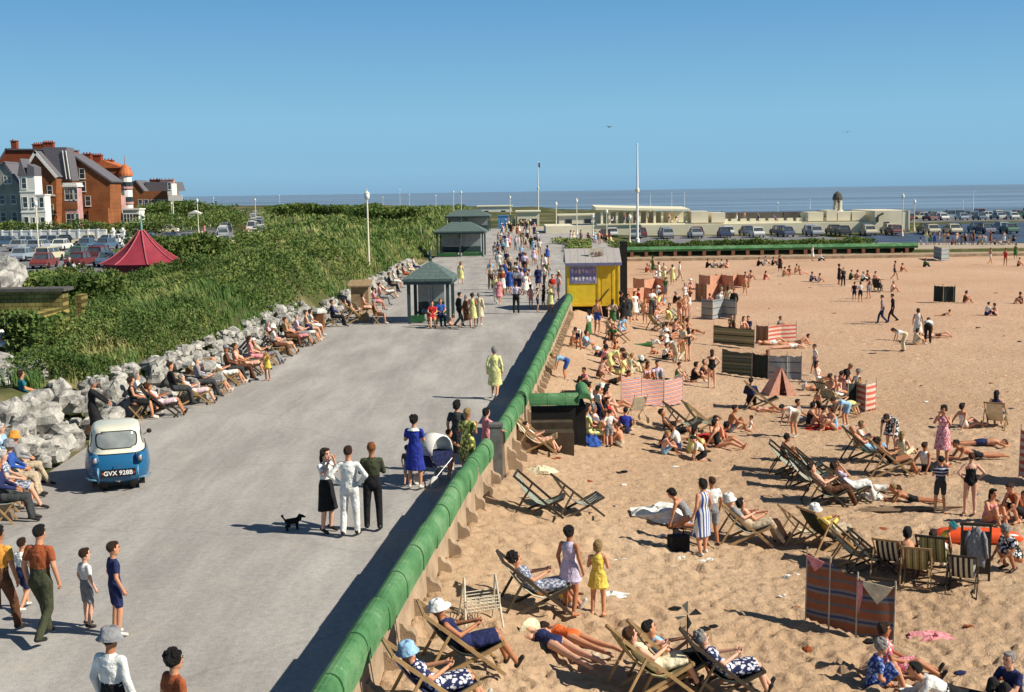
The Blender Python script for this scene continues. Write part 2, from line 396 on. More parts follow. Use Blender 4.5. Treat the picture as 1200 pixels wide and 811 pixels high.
def hair_mesh(style, fr, sd):
    H, F, U, Sd, k = fr; m = MB(); rs = random.Random(sd)
    m.X = Matrix(((Sd.x, F.x, U.x, H.x), (Sd.y, F.y, U.y, H.y), (Sd.z, F.z, U.z, H.z), (0, 0, 0, 1)))@Matrix.Scale(k, 4)
    def lump(c, r, n=14, q=9, j=.05): m.ball(c, r, n, q, j, rs)
    if style == 'short': lump((0, -.018, .035), (.086, .098, .096)); lump((0, .03, .09), (.066, .06, .035), j=.15)
    elif style == 'bob': lump((0, -.022, .02), (.098, .1, .11)); lump((0, .035, .09), (.07, .06, .04), j=.12); lump((0, -.05, -.045), (.088, .06, .06))
    elif style == 'curly':
        lump((0, -.02, .03), (.1, .108, .108), j=.12)
        for i in range(16):
            a = rs.random()*2*PI; e = rs.uniform(.1, 1.3)
            lump((.085*math.cos(a)*math.cos(e), -.02+.09*math.sin(a)*math.cos(e), .04+.09*math.sin(e)), (.035,)*3, 7, 5, .2)
    elif style == 'long': lump((0, -.02, .025), (.095, .1, .105)); lump((0, -.075, -.09), (.082, .045, .14)); lump((0, .035, .09), (.07, .06, .036))
    elif style == 'bun': lump((0, -.02, .03), (.092, .1, .1)); lump((0, -.1, .06), (.05, .045, .05)); lump((0, .03, .09), (.066, .06, .035))
    return m.mesh('hair', True)
def hat_mesh(style, fr):
    H, F, U, Sd, k = fr; m = MB()
    m.X = Matrix(((Sd.x, F.x, U.x, H.x), (Sd.y, F.y, U.y, H.y), (Sd.z, F.z, U.z, H.z), (0, 0, 0, 1)))@Matrix.Scale(k, 4)@Matrix.Rotation(rad(-8), 4, 'X')
    if style == 'sun': m.lathe([(.2, .03), (.205, .036), (.115, .058), (.108, .12), (.07, .152), (.01, .157), (.01, .14), (.09, .06), (.1, .045)], n=18)
    elif style == 'bucket': m.lathe([(.165, .0), (.167, .006), (.12, .06), (.112, .13), (.085, .155), (.01, .162), (.01, .14), (.1, .06), (.12, .03)], n=18)
    elif style == 'cone': m.lathe([(.215, .0), (.217, .008), (.115, .09), (.05, .17), (.01, .185), (.01, .15), (.1, .07), (.13, .03)], n=18)
    elif style == 'cap':
        m.lathe([(.108, .04), (.11, .06), (.105, .1), (.07, .138), (.01, .145)], n=16); m.box((0, .13, .05), (.13, .1, .012))
    return m.mesh('hat', True)
BODY = {}
CL = {}
PAL = dict(white=(.78, .77, .72), cream=(.7, .62, .42), navy=(.018, .025, .09), blue=(.03, .09, .35), royal=(.025, .04, .3), sky=(.3, .5, .68), black=(.012, .012, .014), grey=(.25, .25, .26),
           charcoal=(.045, .048, .05), brown=(.12, .05, .025), rust=(.3, .075, .025), red=(.5, .03, .025), orange=(.75, .14, .03), ochre=(.68, .3, .05), yellow=(.8, .6, .1), lemon=(.75, .72, .3),
           pink=(.72, .28, .3), peach=(.75, .42, .3), lilac=(.6, .52, .66), green=(.05, .15, .05), olive=(.05, .055, .028), teal=(.02, .17, .2), beige=(.5, .4, .28), tan=(.4, .26, .14), turquoise=(.1, .42, .45))
def cloth(c):
    if c in CL: return CL[c]
    w = (.78, .77, .72); n = PAL['navy']
    if c == 'bluestripe': m = stripes('cloth_blue_white_stripe', [(0, w), (.5, (.05, .1, .35))], 0, .075)
    elif c == 'navystripe': m = stripes('cloth_navy_band', [(0, n), (.6, (.5, .5, .5))], 2, .1)
    elif c == 'navyfloral': m = floral('cloth_navy_floral', n, (.75, .74, .78), 17)
    elif c == 'bluefloral': m = floral('cloth_blue_floral', (.02, .04, .2), (.2, .3, .55), 20)
    elif c == 'pinkfloral': m = floral('cloth_pink_floral', (.65, .15, .2), (.75, .6, .6), 22)
    elif c == 'yellowfloral': m = floral('cloth_yellow_floral', (.12, .14, .03), (.72, .66, .2), 13)
    elif c == 'greyfloral': m = floral('cloth_grey_floral', (.12, .14, .22), (.5, .52, .55), 22)
    elif c == 'whitefloral': m = floral('cloth_white_floral', (.72, .7, .66), (.6, .25, .35), 24)
    elif c == 'blackfloral': m = floral('cloth_black_white', (.02, .02, .02), (.7, .7, .7), 14)
    else: m = noisy('cloth_'+c, PAL[c], .9, .28, 9, bump=.8, bscale=11)
    CL[c] = m; return m
def skinmat(i):
    return noisy('skin_%s' % ('pale', 'fair', 'tanned')[i], ((.66, .36, .24), (.58, .27, .15), (.42, .17, .08))[i], .55, .1, 5)
HAIRC = dict(black=(.012, .009, .008), brown=(.05, .022, .01), chestnut=(.1, .035, .012), blond=(.42, .27, .1), grey=(.35, .33, .31), white=(.7, .68, .64), ginger=(.3, .1, .03))
def hairmat(c): return noisy('hair_'+c, HAIRC[c], .5, .45, 30, bump=1.0, bscale=70)
CNT = {}; PEOPLE = []
CDESC = dict(bluestripe='blue and white striped', navystripe='navy banded', navyfloral='navy and white floral', bluefloral='blue floral', pinkfloral='pink floral', yellowfloral='yellow and green floral',
             greyfloral='grey floral', whitefloral='white floral', blackfloral='black and white', royal='royal blue', sky='pale blue', lemon='pale yellow')
PDESC = dict(st='standing', wk='walking', bd='bending over', sg='sitting with legs stretched out', sh='sitting with knees drawn up', kn='kneeling', cr='crouching', sb='seated', dk='reclining in a deckchair',
             pr='lying face down', pe='lying propped on elbows', su='lying back')
def person(loc, kind, head, height, out, top, bot, hair, hat, who, where, arm=None, skin=None, seat=0, extra=None):
    X = Vector(loc); D = X.y; i = CNT.get('n', 0); CNT['n'] = i+1
    if arm is None: arm = {'st': ('down', 'front', 'down', 'hips')[i % 4], 'wk': 'down', 'bd': 'hang', 'sg': ('prop', 'lap')[i % 2], 'sh': 'knees', 'kn': 'hang', 'cr': 'knees', 'sb': 'lap', 'dk': 'lap'}.get(kind, 'down')
    fem = who in ('woman', 'girl'); k = 1.0 if height > 1.55 else 1.0+(1.6-height)*.42
    lod = 0 if D < 20 else 1 if D < 34 else 2 if D < 60 else 3
    vox = (.0115, .016, .024, .036)[lod]; hi = lod < 2; sd = i % (6 if lod < 2 else 2); sc = height/1.72
    key = (kind, arm, out, fem, round(k, 1), lod, sd)
    if key not in BODY: BODY[key] = build_body(kind, arm, out, fem, round(k, 1), vox, sd, hi)
    me, fr = BODY[key]
    if skin is None: skin = (1, 2, 1, 0)[i % 4]
    shoe = noisy('shoe_'+('black' if i % 2 or who == 'man' else 'white'), (.02, .018, .016) if (i % 2 or who == 'man') else (.6, .58, .52), .5)
    mats = [skinmat(skin), cloth(top), cloth(bot), shoe, noisy('eye_dark', (.02, .014, .012), .4), noisy('lip_red', (.35, .07, .06), .5)]
    o = obj('person', me, mats, loc=X, rz=-rad(head)); o.scale = (sc, sc, sc)
    props(o, cat='person')
    if hair != '-':
        c, _, stl = hair.partition('.'); stl = stl or ('short' if not fem else ('bob', 'curly', 'bob', 'long')[i % 4])
        hk = ('hair', key, stl)
        if hk not in BODY: BODY[hk] = hair_mesh(stl, fr, i)
        obj('hair', BODY[hk], hairmat(c), o)
    else: c = ''
    hd = ''
    if hat != '-':
        hc, _, stl = hat.partition('.'); stl = stl or 'sun'; hk = ('hat', key, stl)
        if hk not in BODY: BODY[hk] = hat_mesh(stl, fr)
        obj('hat', BODY[hk], cloth(hc), o); hd = ' and %s hat' % CDESC.get(hc, hc)
    if extra: extra(o, fr)
    t = CDESC.get(top, top); b = CDESC.get(bot, bot)
    d = {'ST': '%s shirt and %s trousers', 'LT': '%s top and %s trousers', 'SS': '%s shirt and %s shorts', 'KS': '%s top and %s skirt', 'K': '%s bathing trunks', 'W': '%s swimsuit', 'D': '%s sundress', 'DS': '%s dress', 'DC': '%s coat',
         'NS': '%s vest and %s shorts', 'M': '%s tunic', 'TL': '%s trousers, bare chested'}[out]
    d = d % ((b,) if out in ('K', 'TL') else (t,) if d.count('%s') == 1 else (t, b))
    PEOPLE.append([o, who, c, d+hd, PDESC[kind], where])
    return o
def fit(s, tail):
    """the label with its place among its likes, in at most 16 words"""
    short = [(' at the foot of', ' below'), (' seated squeezed into', ' squeezed into'), (' in the thick of the crowd on the middle sand', ' in the mid-beach crowd'), (' in the line of cars receding up the coast road', ' in the coast road line'), (' in the bench group at', ' at'), (' with legs stretched out', ''), (' with knees drawn up', ''), (' reclining in a deckchair', ' in deckchair'), (' lying propped on elbows', ' lying propped up'), (', bare chested', ''), ('blue and white striped', 'striped'), ('yellow and green floral', 'yellow floral'),
             ('black and white', 'patterned'), (' in the promenade crowd beyond', ' on the promenade beyond'), (' among the crowded windbreaks right of', ' among windbreaks right of'), (' bathing', ''), (' the far ', ' far '), (' in the long row against', ' against'), (' the ', ' '), (' a ', ' '), (' seated sitting', ' sitting'), (' seated in bench', ' in bench'), (' standing cut by', ' cut by'), (' in bending group or', ' in group at'), (' at foot', ' by'), (' in scattered', ' in'), ('black-haired ', ''), ('brown-haired ', ''), (' and white hat', ', white hat'), (' in chairs above', ' above')]
    for a, b_ in short:
        if len((s+' '+tail).split()) <= 16: break
        s = s.replace(a, b_)
    return s+(', '+tail if tail else '')
def finish_labels():
    from bpy_extras.object_utils import world_to_camera_view as w2c
    bpy.context.view_layer.update()
    g = {}
    for r in PEOPLE:
        o, who, c, d, p, w = r
        g.setdefault(('%s-haired %s' % (c, who) if (c and 'hat' not in d) else who)+' in '+d+' '+p+(' '+w if w else ''), []).append(r)
    nm = ['', '', 'two', 'three', 'four', 'five', 'six', 'seven', 'eight']; od = ['leftmost', 'second from left', 'third from left', 'fourth from left', 'fifth from left', 'sixth from left', 'seventh from left']
    for s, rs in g.items():
        rs.sort(key=lambda r: w2c(SC, camo, r[0].matrix_world.translation).x); n = len(rs)
        for i, r in enumerate(rs): r[0]['label'] = fit(s, '' if n == 1 else (od[min(i, 6)] if i < n-1 else 'rightmost')+' of '+nm[min(n, 8)])
# ------------------------------------------------------------- profile functions
def interp(x, pts): return float(np.interp(x, [p[0] for p in pts], [p[1] for p in pts]))
WALL = [(4, -3.1), (12.7, -2.25), (24.1, -.95), (28, -.35), (32.2, .15), (54.7, 2.2), (66, 3.25), (128, 11.4)]
EDGE = [(5, -10.6), (20, -10.6), (27, -11.1), (34, -11.3), (37, -10.7), (40, -10.4), (58, -9.3), (90, -8.6), (109, -8.2), (125, -7.5), (200, -9), (260, -12)]
def wx(Y): return interp(Y, WALL)
def ex(Y): return interp(Y, EDGE)
def smooth(a, b, x):
    t = np.clip((x-a)/(b-a), 0, 1); return t*t*(3-2*t)
def vnoise(x, y, s, seed=0):
    r = np.random.default_rng(seed); g = r.random((64, 64)); u = x/s+13.3; v = y/s+7.7
    i = np.floor(u).astype(int); j = np.floor(v).astype(int); fu = u-i; fv = v-j; fu = fu*fu*(3-2*fu); fv = fv*fv*(3-2*fv)
    a = g[i % 64, j % 64]; b = g[(i+1) % 64, j % 64]; c = g[i % 64, (j+1) % 64]; d = g[(i+1) % 64, (j+1) % 64]
    return (a*(1-fu)+b*fu)*(1-fv)+(c*(1-fu)+d*fu)*fv
def dune_mask(X, Y):
    """1 inside the overgrown sand hills left of the promenade"""
    e = np.interp(Y, [p[0] for p in EDGE], [p[1] for p in EDGE])
    right = smooth(.0, 2.4, (e-.75)-X)
    left = np.where(Y < 112, -200+0*Y, -.205*Y-4); lm = smooth(0, 10, X-left)
    wob = 3*(vnoise(X, Y, 9, 3)-.5)
    back = np.where(X < -.21*Y-2, smooth(0, 9, (84+wob)-Y), 1.0)
    near = np.where(X > -15.6, smooth(30, 44, Y+10), smooth(46, 58, Y))
    far = smooth(0, 60, 470-Y)
    return right*lm*back*near*far
def ground_h(X, Y):
    X = np.asarray(X, float); Y = np.asarray(Y, float)
    m = dune_mask(X, Y)
    h = m*(.5+1.5*vnoise(X, Y, 7, 1)+.6*vnoise(X, Y, 2.6, 2)+.9*vnoise(X, Y, 19, 5)*smooth(50, 90, Y)+.5*smooth(40, 70, Y)-1.1*smooth(90, 150, Y))*(1-.5*smooth(-14, -24, X)*smooth(110, 95, Y))
    g = smooth(180, 330, Y)*(2.4*vnoise(X, Y, 38, 8)-.6)*smooth(-20, 40, 60-X)*smooth(30, 0, -(X+.3*Y)+0*X)
    h = np.maximum(h, h*.3+g)-.12
    wl = np.interp(Y, [p[0] for p in WALL], [p[1] for p in WALL])
    # right of the promenade and beyond the beach the land lies lower
    low = smooth(-2, 6, X-wl-2)*smooth(126, 131, Y)
    h = h*(1-low)+low*(-.5)
    beach = ((X > wl-.7) & (Y < 128.5))
    h = np.where(beach, -2.6, h)
    return h
def fan(name, us, ys, hf, mats, smoothsh=True, **kw):
    Y, U = np.meshgrid(ys, us, indexing='ij'); X = U*Y; Z = hf(X, Y)
    co = np.stack([X, Y, Z], -1).reshape(-1, 3); n, k = Y.shape
    i = np.arange(n*k).reshape(n, k); q = np.stack([i[:-1, :-1], i[:-1, 1:], i[1:, 1:], i[1:, :-1]], -1).reshape(-1, 4)
    return fastobj(name, co, q, mats, smoothsh, **kw)
def fastobj(name, co, q, mats, smoothsh=True, mi=None, **kw):
    me = bpy.data.meshes.new(name); k = q.shape[1]
    me.vertices.add(len(co)); me.vertices.foreach_set('co', co.astype(np.float32).ravel())
    me.loops.add(q.size); me.loops.foreach_set('vertex_index', q.astype(np.int32).ravel())
    me.polygons.add(len(q)); me.polygons.foreach_set('loop_start', np.arange(0, q.size, k, dtype=np.int32))
    me.polygons.foreach_set('use_smooth', np.full(len(q), smoothsh))
    if mi is not None: me.polygons.foreach_set('material_index', mi.astype(np.int32))
    me.update(calc_edges=True)
    return obj(name, me, mats, **kw)
# ------------------------------------------------------------- ground materials
def ground_mat():
    m, nt, b = newmat('rough_grass_and_sand', .95, .1); g = N(nt, 'ShaderNodeNewGeometry').outputs['Position']
    n = N(nt, 'ShaderNodeTexNoise', Scale=.08, Detail=6.0, Roughness=.65); nt.links.new(g, n.inputs['Vector'])
    c = ramp(nt, n.outputs[0], [(.3, (.045, .07, .02)), (.5, (.09, .1, .035)), (.62, (.24, .2, .1)), (.75, (.36, .29, .18))])
    n2 = N(nt, 'ShaderNodeTexNoise', Scale=3.0, Detail=5.0); nt.links.new(g, n2.inputs['Vector'])
    nt.links.new(mixc(nt, .45, c, ramp(nt, n2.outputs[0], [(.3, (.25, .25, .25)), (.7, (1, 1, 1))]), 'MULTIPLY'), b.inputs['Base Color']); return m
def sand_mat():
    m, nt, b = newmat('beach_sand', .95, .12); g = N(nt, 'ShaderNodeNewGeometry').outputs['Position']
    n = N(nt, 'ShaderNodeTexNoise', Scale=.12, Detail=6.0, Roughness=.6); nt.links.new(g, n.inputs['Vector'])
    c = ramp(nt, n.outputs[0], [(.3, (.43, .285, .175)), (.5, (.49, .335, .21)), (.72, (.55, .4, .265))])
    s = N(nt, 'ShaderNodeSeparateXYZ'); nt.links.new(g, s.inputs[0]); mr = N(nt, 'ShaderNodeMapRange'); mr.inputs[1].default_value = 25; mr.inputs[2].default_value = 75; nt.links.new(s.outputs[1], mr.inputs[0])
    c = mixc(nt, mr.outputs[0], c, ramp(nt, n.outputs[0], [(.3, (.53, .33, .21)), (.7, (.6, .4, .27))]))
    n2 = N(nt, 'ShaderNodeTexNoise', Scale=5.0, Detail=8.0, Roughness=.75); nt.links.new(g, n2.inputs['Vector'])
    c = mixc(nt, .5, c, ramp(nt, n2.outputs[0], [(.25, (.55, .5, .46)), (.5, (.92, .92, .92)), (.75, (1.25, 1.22, 1.18))]), 'MULTIPLY')
    n4 = N(nt, 'ShaderNodeTexNoise', Scale=2.2, Detail=3.0); nt.links.new(g, n4.inputs['Vector'])
    c = mixc(nt, ramp(nt, n4.outputs[0], [(.66, (0, 0, 0)), (.72, (.35, .35, .35))]), c, (.2, .13, .08))
    nt.links.new(c, b.inputs['Base Color'])
    v = N(nt, 'ShaderNodeTexVoronoi', Scale=3.4, feature='SMOOTH_F1', Smoothness=.5); nt.links.new(g, v.inputs['Vector'])
    n3 = N(nt, 'ShaderNodeTexNoise', Scale=9.0, Detail=7.0, Roughness=.65); nt.links.new(g, n3.inputs['Vector'])
    vm = N(nt, 'ShaderNodeMath', operation='MULTIPLY'); nt.links.new(v.outputs[0], vm.inputs[0]); vm.inputs[1].default_value = .45
    a = N(nt, 'ShaderNodeMath', operation='ADD'); nt.links.new(vm.outputs[0], a.inputs[0]); nt.links.new(n3.outputs[0], a.inputs[1])
    bp = N(nt, 'ShaderNodeBump', Strength=1.0, Distance=.065); nt.links.new(a.outputs[0], bp.inputs['Height']); nt.links.new(bp.outputs[0], b.inputs['Normal']); return m
def tarmac_mat():
    m, nt, b = newmat('promenade_tarmac', .9, .2); g = N(nt, 'ShaderNodeNewGeometry').outputs['Position']
    mp = N(nt, 'ShaderNodeMapping'); mp.inputs['Scale'].default_value = (1.3, .28, 1); mp.inputs['Rotation'].default_value = (0, 0, rad(-14)); nt.links.new(g, mp.inputs['Vector'])
    n = N(nt, 'ShaderNodeTexNoise', Scale=.55, Detail=7.0, Roughness=.62); nt.links.new(mp.outputs[0], n.inputs['Vector'])
    s = N(nt, 'ShaderNodeSeparateXYZ'); nt.links.new(g, s.inputs[0])
    c = ramp(nt, n.outputs[0], [(.3, (.29, .27, .25)), (.46, (.35, .328, .305)), (.6, (.42, .395, .365)), (.74, (.51, .475, .435))])
    n2 = N(nt, 'ShaderNodeTexNoise', Scale=34.0, Detail=5.0, Roughness=.8); nt.links.new(g, n2.inputs['Vector'])
    c = mixc(nt, .55, c, ramp(nt, n2.outputs[0], [(.28, (.55, .55, .55)), (.5, (.95, .95, .95)), (.72, (1.3, 1.3, 1.28))]), 'MULTIPLY')
    n5 = N(nt, 'ShaderNodeTexNoise', Scale=8.0, Detail=6.0, Roughness=.8); nt.links.new(g, n5.inputs['Vector'])
    c = mixc(nt, .75, c, ramp(nt, n5.outputs[0], [(.25, (.62, .62, .64)), (.5, (.98, .98, .98)), (.75, (1.3, 1.28, 1.25))]), 'MULTIPLY')
    mp2 = N(nt, 'ShaderNodeMapping'); mp2.inputs['Scale'].default_value = (6.0, .35, 1); mp2.inputs['Rotation'].default_value = (0, 0, rad(-32)); nt.links.new(g, mp2.inputs['Vector'])
    n6 = N(nt, 'ShaderNodeTexNoise', Scale=.8, Detail=5.0, Roughness=.7); nt.links.new(mp2.outputs[0], n6.inputs['Vector'])
    c = mixc(nt, ramp(nt, n6.outputs[0], [(.52, (0, 0, 0)), (.7, (.26, .26, .26))]), c, (.5, .47, .43))
    n3 = N(nt, 'ShaderNodeTexNoise', Scale=.9, Detail=3.0); nt.links.new(g, n3.inputs['Vector'])
    c = mixc(nt, ramp(nt, n3.outputs[0], [(.6, (0, 0, 0)), (.75, (.3, .3, .3))]), c, (.52, .44, .34))
    v = N(nt, 'ShaderNodeTexVoronoi', Scale=.16, feature='DISTANCE_TO_EDGE'); nw = N(nt, 'ShaderNodeTexNoise', Scale=.8, Detail=4.0); nt.links.new(g, nw.inputs['Vector']); va = N(nt, 'ShaderNodeVectorMath', operation='ADD'); nt.links.new(g, va.inputs[0]); nt.links.new(nw.outputs['Color'], va.inputs[1]); nt.links.new(va.outputs[0], v.inputs['Vector'])
    c = mixc(nt, ramp(nt, v.outputs['Distance'], [(.0, (.16, .16, .16)), (.005, (.12, .12, .12)), (.01, (0, 0, 0))]), c, (.13, .12, .11))
    n7 = N(nt, 'ShaderNodeTexNoise', Scale=1.7, Detail=2.0); nt.links.new(g, n7.inputs['Vector'])
    c = mixc(nt, ramp(nt, n7.outputs[0], [(.7, (0, 0, 0)), (.76, (.2, .2, .2))]), c, (.24, .23, .22))
    nt.links.new(c, b.inputs['Base Color'])
    bp = N(nt, 'ShaderNodeBump', Strength=.5, Distance=.02); nt.links.new(n2.outputs[0], bp.inputs['Height']); nt.links.new(bp.outputs[0], b.inputs['Normal']); return m
def water_mat(name, c, bs=.12, dist=.25, sc=(1, 1), rough=.22):
    m, nt, b = newmat(name, rough, .5); g = N(nt, 'ShaderNodeNewGeometry').outputs['Position']
    mp = N(nt, 'ShaderNodeMapping'); mp.inputs['Scale'].default_value = (sc[0], sc[1], 1); nt.links.new(g, mp.inputs['Vector'])
    n = N(nt, 'ShaderNodeTexNoise', Scale=bs, Detail=6.0, Roughness=.6); nt.links.new(mp.outputs[0], n.inputs['Vector'])
    nt.links.new(ramp(nt, n.outputs[0], [(.35, tuple(x*.6 for x in c)), (.65, tuple(x*1.5 for x in c))]), b.inputs['Base Color'])
    n2 = N(nt, 'ShaderNodeTexNoise', Scale=.9, Detail=5.0); nt.links.new(g, n2.inputs['Vector'])
    bp = N(nt, 'ShaderNodeBump', Strength=1.0, Distance=dist); nt.links.new(n2.outputs[0], bp.inputs['Height']); nt.links.new(bp.outputs[0], b.inputs['Normal']); return m
M_ground = ground_mat(); M_sand = sand_mat(); M_tar = tarmac_mat()
ys = np.concatenate([5*np.exp(np.arange(0, 1, .004)*math.log(24)), 120*np.exp(np.arange(0, 1.0, .01)*math.log(5.6))])
us = np.concatenate([np.linspace(-1.1, -.5, 20, endpoint=False), np.linspace(-.5, .12, 190, endpoint=False), np.linspace(.12, 1.1, 60)])
def gh2(X, Y):
    h = ground_h(X, Y); shore = 640-.3*(X+150); shore = np.where(X > -100, np.interp(X, [-100, 0, 45, 80, 400], [625, 520, 420, 310, 295]), 640)
    return h-4.5*smooth(-6, 12, Y-shore)
fan('ground', us, ys, gh2, M_ground, kind='structure')
# sea and lake
b = MB(); b.lohi((-30000, 300, -9), (40000, 45000, -3.0)); obj('sea', b, water_mat('sea_water', (.14, .22, .31), .012, .9, (.1, 1.0), .6), kind='structure')
lake = MB(); P = [(45, 148), (60, 141), (240, 141), (330, 227), (112, 227), (74, 212), (60, 178), (47, 170)]
lake.loft([[(x, y, -.6) for x, y in P], [(x, y, -.44) for x, y in P]]); obj('lake', lake, water_mat('lake_water', (.05, .07, .11), .3, .3, rough=.5), kind='structure')
# beach sheet with real footprints and scuffed hollows
def beach():
    ys = 11*np.exp(np.arange(0, 1, 1/760)*math.log(128.3/11)); us = np.concatenate([np.linspace(-.3, .53, 250), np.linspace(.54, 1.1, 30)])
    Y, U = np.meshgrid(ys, us, indexing='ij'); X = U*Y
    Z = -1.22+.06*(vnoise(X, Y, 3.1, 11)-.5)+.03*(vnoise(X, Y, .9, 12)-.5)+.01*(vnoise(X, Y, .42, 13)-.5)+smooth(95, 126, Y)*.3
    wl = np.interp(Y, [p[0] for p in WALL], [p[1] for p in WALL]); Z = Z+1.3*np.exp(-np.clip(X-wl-.3, 0, 99)**1.25/4.6)*(1-.22*smooth(26.2, 27.2, Y)*(1-smooth(32.4, 34, Y)))*(1-smooth(60, 105, Y)); Z = np.where(X < wl+.12, -1.6, Z)
    r = RNG; n = 11000; cy = 11*np.exp(r.random(n)**.8*math.log(70/11)); cx = (-.25+.8*r.random(n))*cy; ca = r.random(n)*PI; dep = r.uniform(.015, .05, n); ln = r.uniform(.1, .22, n)
    big = r.random(n) < .03; dep[big] *= 2.2; ln[big] *= 2.2
    T = []   # trodden trails: paired prints along wandering lines
    for _ in range(70):
        y_ = 12*math.exp(r.random()*math.log(5)); x_ = (-.1+.62*r.random())*y_; h_ = r.random()*2*PI
        for k in range(int(r.integers(14, 40))):
            h_ += r.normal()*.12; x_ += .62*math.cos(h_); y_ += .62*math.sin(h_); s_ = (k % 2-.5)*.26
            if y_ > 12: T.append((x_-math.sin(h_)*s_, y_+math.cos(h_)*s_, h_, .04, .15))
    T = np.array(T); cx = np.concatenate([cx, T[:, 0]]); cy = np.concatenate([cy, T[:, 1]]); ca = np.concatenate([ca, T[:, 2]]); dep = np.concatenate([dep, T[:, 3]]); ln = np.concatenate([ln, T[:, 4]])
    for x0, y0, a, d, L in zip(cx, cy, ca, dep, ln):
        i0, i1 = np.searchsorted(ys, (y0-.4, y0+.4)); j0, j1 = np.searchsorted(us, ((x0-.4)/y0, (x0+.4)/y0))
        if i1 <= i0 or j1 <= j0: continue
        dx = X[i0:i1, j0:j1]-x0; dy = Y[i0:i1, j0:j1]-y0; p = (dx*math.cos(a)+dy*math.sin(a))/L; q = (-dx*math.sin(a)+dy*math.cos(a))/(L*.5); rr = p*p+q*q
        Z[i0:i1, j0:j1] += -d*np.exp(-rr*1.6)+d*.45*np.exp(-(np.sqrt(rr)-1.55)**2*6)
    co = np.stack([X, Y, Z], -1).reshape(-1, 3); n, k = Y.shape
    i = np.arange(n*k).reshape(n, k); q = np.stack([i[:-1, :-1], i[:-1, 1:], i[1:, 1:], i[1:, :-1]], -1).reshape(-1, 4)
    fastobj('beach_sand', co, q, M_sand, kind='structure')
    return ys, us, Z
BY, BU, BZ = beach()
def beach_z(x, y):
    i = min(max(int(np.searchsorted(BY, y)), 0), len(BY)-1); j = min(max(int(np.searchsorted(BU, x/y)), 0), len(BU)-1); return float(BZ[i, j])
def onb(px, py):
    """point of the beach seen at a pixel"""
    p = at(px, py, -1.21); z = beach_z(p.x, p.y)
    for _ in range(3):
        p = at(px, py, z); z = beach_z(p.x, p.y)
    return Vector((p.x, p.y, z-.01))
# promenade slab
yy = list(np.arange(4, 128, 1.0))+list(np.arange(128, 262, 4.0)); pm = MB()
L = [(ex(y), y) for y in yy]; R_ = [(wx(y)+.1 if y < 128 else 11.5+(y-128)*.02, y) for y in yy]
n = len(yy); v = [(x, y, 0) for x, y in L]+[(x, y, 0) for x, y in R_]+[(x, y, -.7) for x, y in L]+[(x, y, -.7) for x, y in R_]
pm.v = v
for i in range(n-1):
    pm.mi = 0; pm.face((i, n+i, n+i+1, i+1)); pm.face((2*n+i, 2*n+i+1, 3*n+i+1, 3*n+i)); pm.face((i, i+1, 2*n+i+1, 2*n+i)); pm.face((n+i, 3*n+i, 3*n+i+1, n+i+1))
pm.face((0, 2*n, 3*n, n)); pm.face((n-1, 2*n-1, 4*n-1, 3*n-1))
obj('promenade', pm, M_tar, kind='structure')
# road with the parked cars, left
M_road = noisy('road_tarmac', (.2, .195, .2), .9, .25, .4, geo=True)
rd = MB(); RP = [(-130, 88), (-42, 90), (-36, 100), (-30, 112), (-37, 160), (-60, 260), (-88, 380), (-118, 500), (-135, 500), (-112, 380), (-88, 270), (-70, 178), (-150, 176)]
rd.loft([[(x, y, -.3) for x, y in RP], [(x, y, 0.0) for x, y in RP]]); obj('road', rd, M_road, kind='structure')
sv = MB(); SP = [(46, 230), (330, 230), (330, 266), (44, 266)]
sv.loft([[(x, y, -.7) for x, y in SP], [(x, y, -.42) for x, y in SP]]); obj('road', sv, M_road, kind='structure')
sv = MB(); SP = [(12.5, 131.5), (46, 131.5), (150, 131.5), (150, 140.5), (60, 140.5), (46, 147), (12.5, 150)]
sv.loft([[(x, y, -.7) for x, y in SP], [(x, y, -.4) for x, y in SP]]); obj('path', sv, noisy('pale_concrete_path', (.42, .34, .25), .9, .2, .5, geo=True), kind='structure')
sv = MB(); SP = [(13, 152), (44, 152), (44, 176), (13, 178)]
sv.loft([[(x, y, -.7) for x, y in SP], [(x, y, -.41) for x, y in SP]]); obj('road', sv, M_road, kind='structure')
# ------------------------------------------------------------- sea wall
def green_mat():
    m, nt, b = newmat('green_painted_coping', .8, .2); co = coords(nt)
    n = N(nt, 'ShaderNodeTexNoise', Scale=1.3, Detail=6.0, Roughness=.7); nt.links.new(co, n.inputs['Vector'])
    c = ramp(nt, n.outputs[0], [(.3, (.04, .12, .045)), (.5, (.075, .2, .08)), (.7, (.17, .3, .15))])
    n2 = N(nt, 'ShaderNodeTexNoise', Scale=6.0, Detail=8.0, Roughness=.8); nt.links.new(co, n2.inputs['Vector'])
    c = mixc(nt, ramp(nt, n2.outputs[0], [(.58, (0, 0, 0)), (.63, (.75, .75, .75))]), c, (.04, .08, .045))
    c = mixc(nt, ramp(nt, n2.outputs[0], [(.34, (.85, .85, .85)), (.38, (0, 0, 0))]), c, (.4, .4, .28))
    nt.links.new(c, b.inputs['Base Color'])
    bp = N(nt, 'ShaderNodeBump', Strength=.4, Distance=.02); nt.links.new(n2.outputs[0], bp.inputs['Height']); nt.links.new(bp.outputs[0], b.inputs['Normal']); return m
M_green = green_mat()
M_conc = noisy('sandy_concrete', (.4, .29, .19), .9, .35, 2, bump=.4)
M_dark = noisy('tarred_timber_and_shade', (.012, .011, .01), .8, .5, 3)  # dark timber colour, also the painted-in shadow on the parapet walls
HOOD = [(-.34, -.2), (-.36, 0), (-.33, .14), (-.24, .27), (-.1, .35), (.06, .36), (.2, .31), (.32, .21), (.4, .06), (.45, -.12), (.46, -.35), (.45, -.72), (.41, -.72), (.4, -.35), (.37, -.06), (.27, .02), (-.28, .02), (-.3, -.2)]
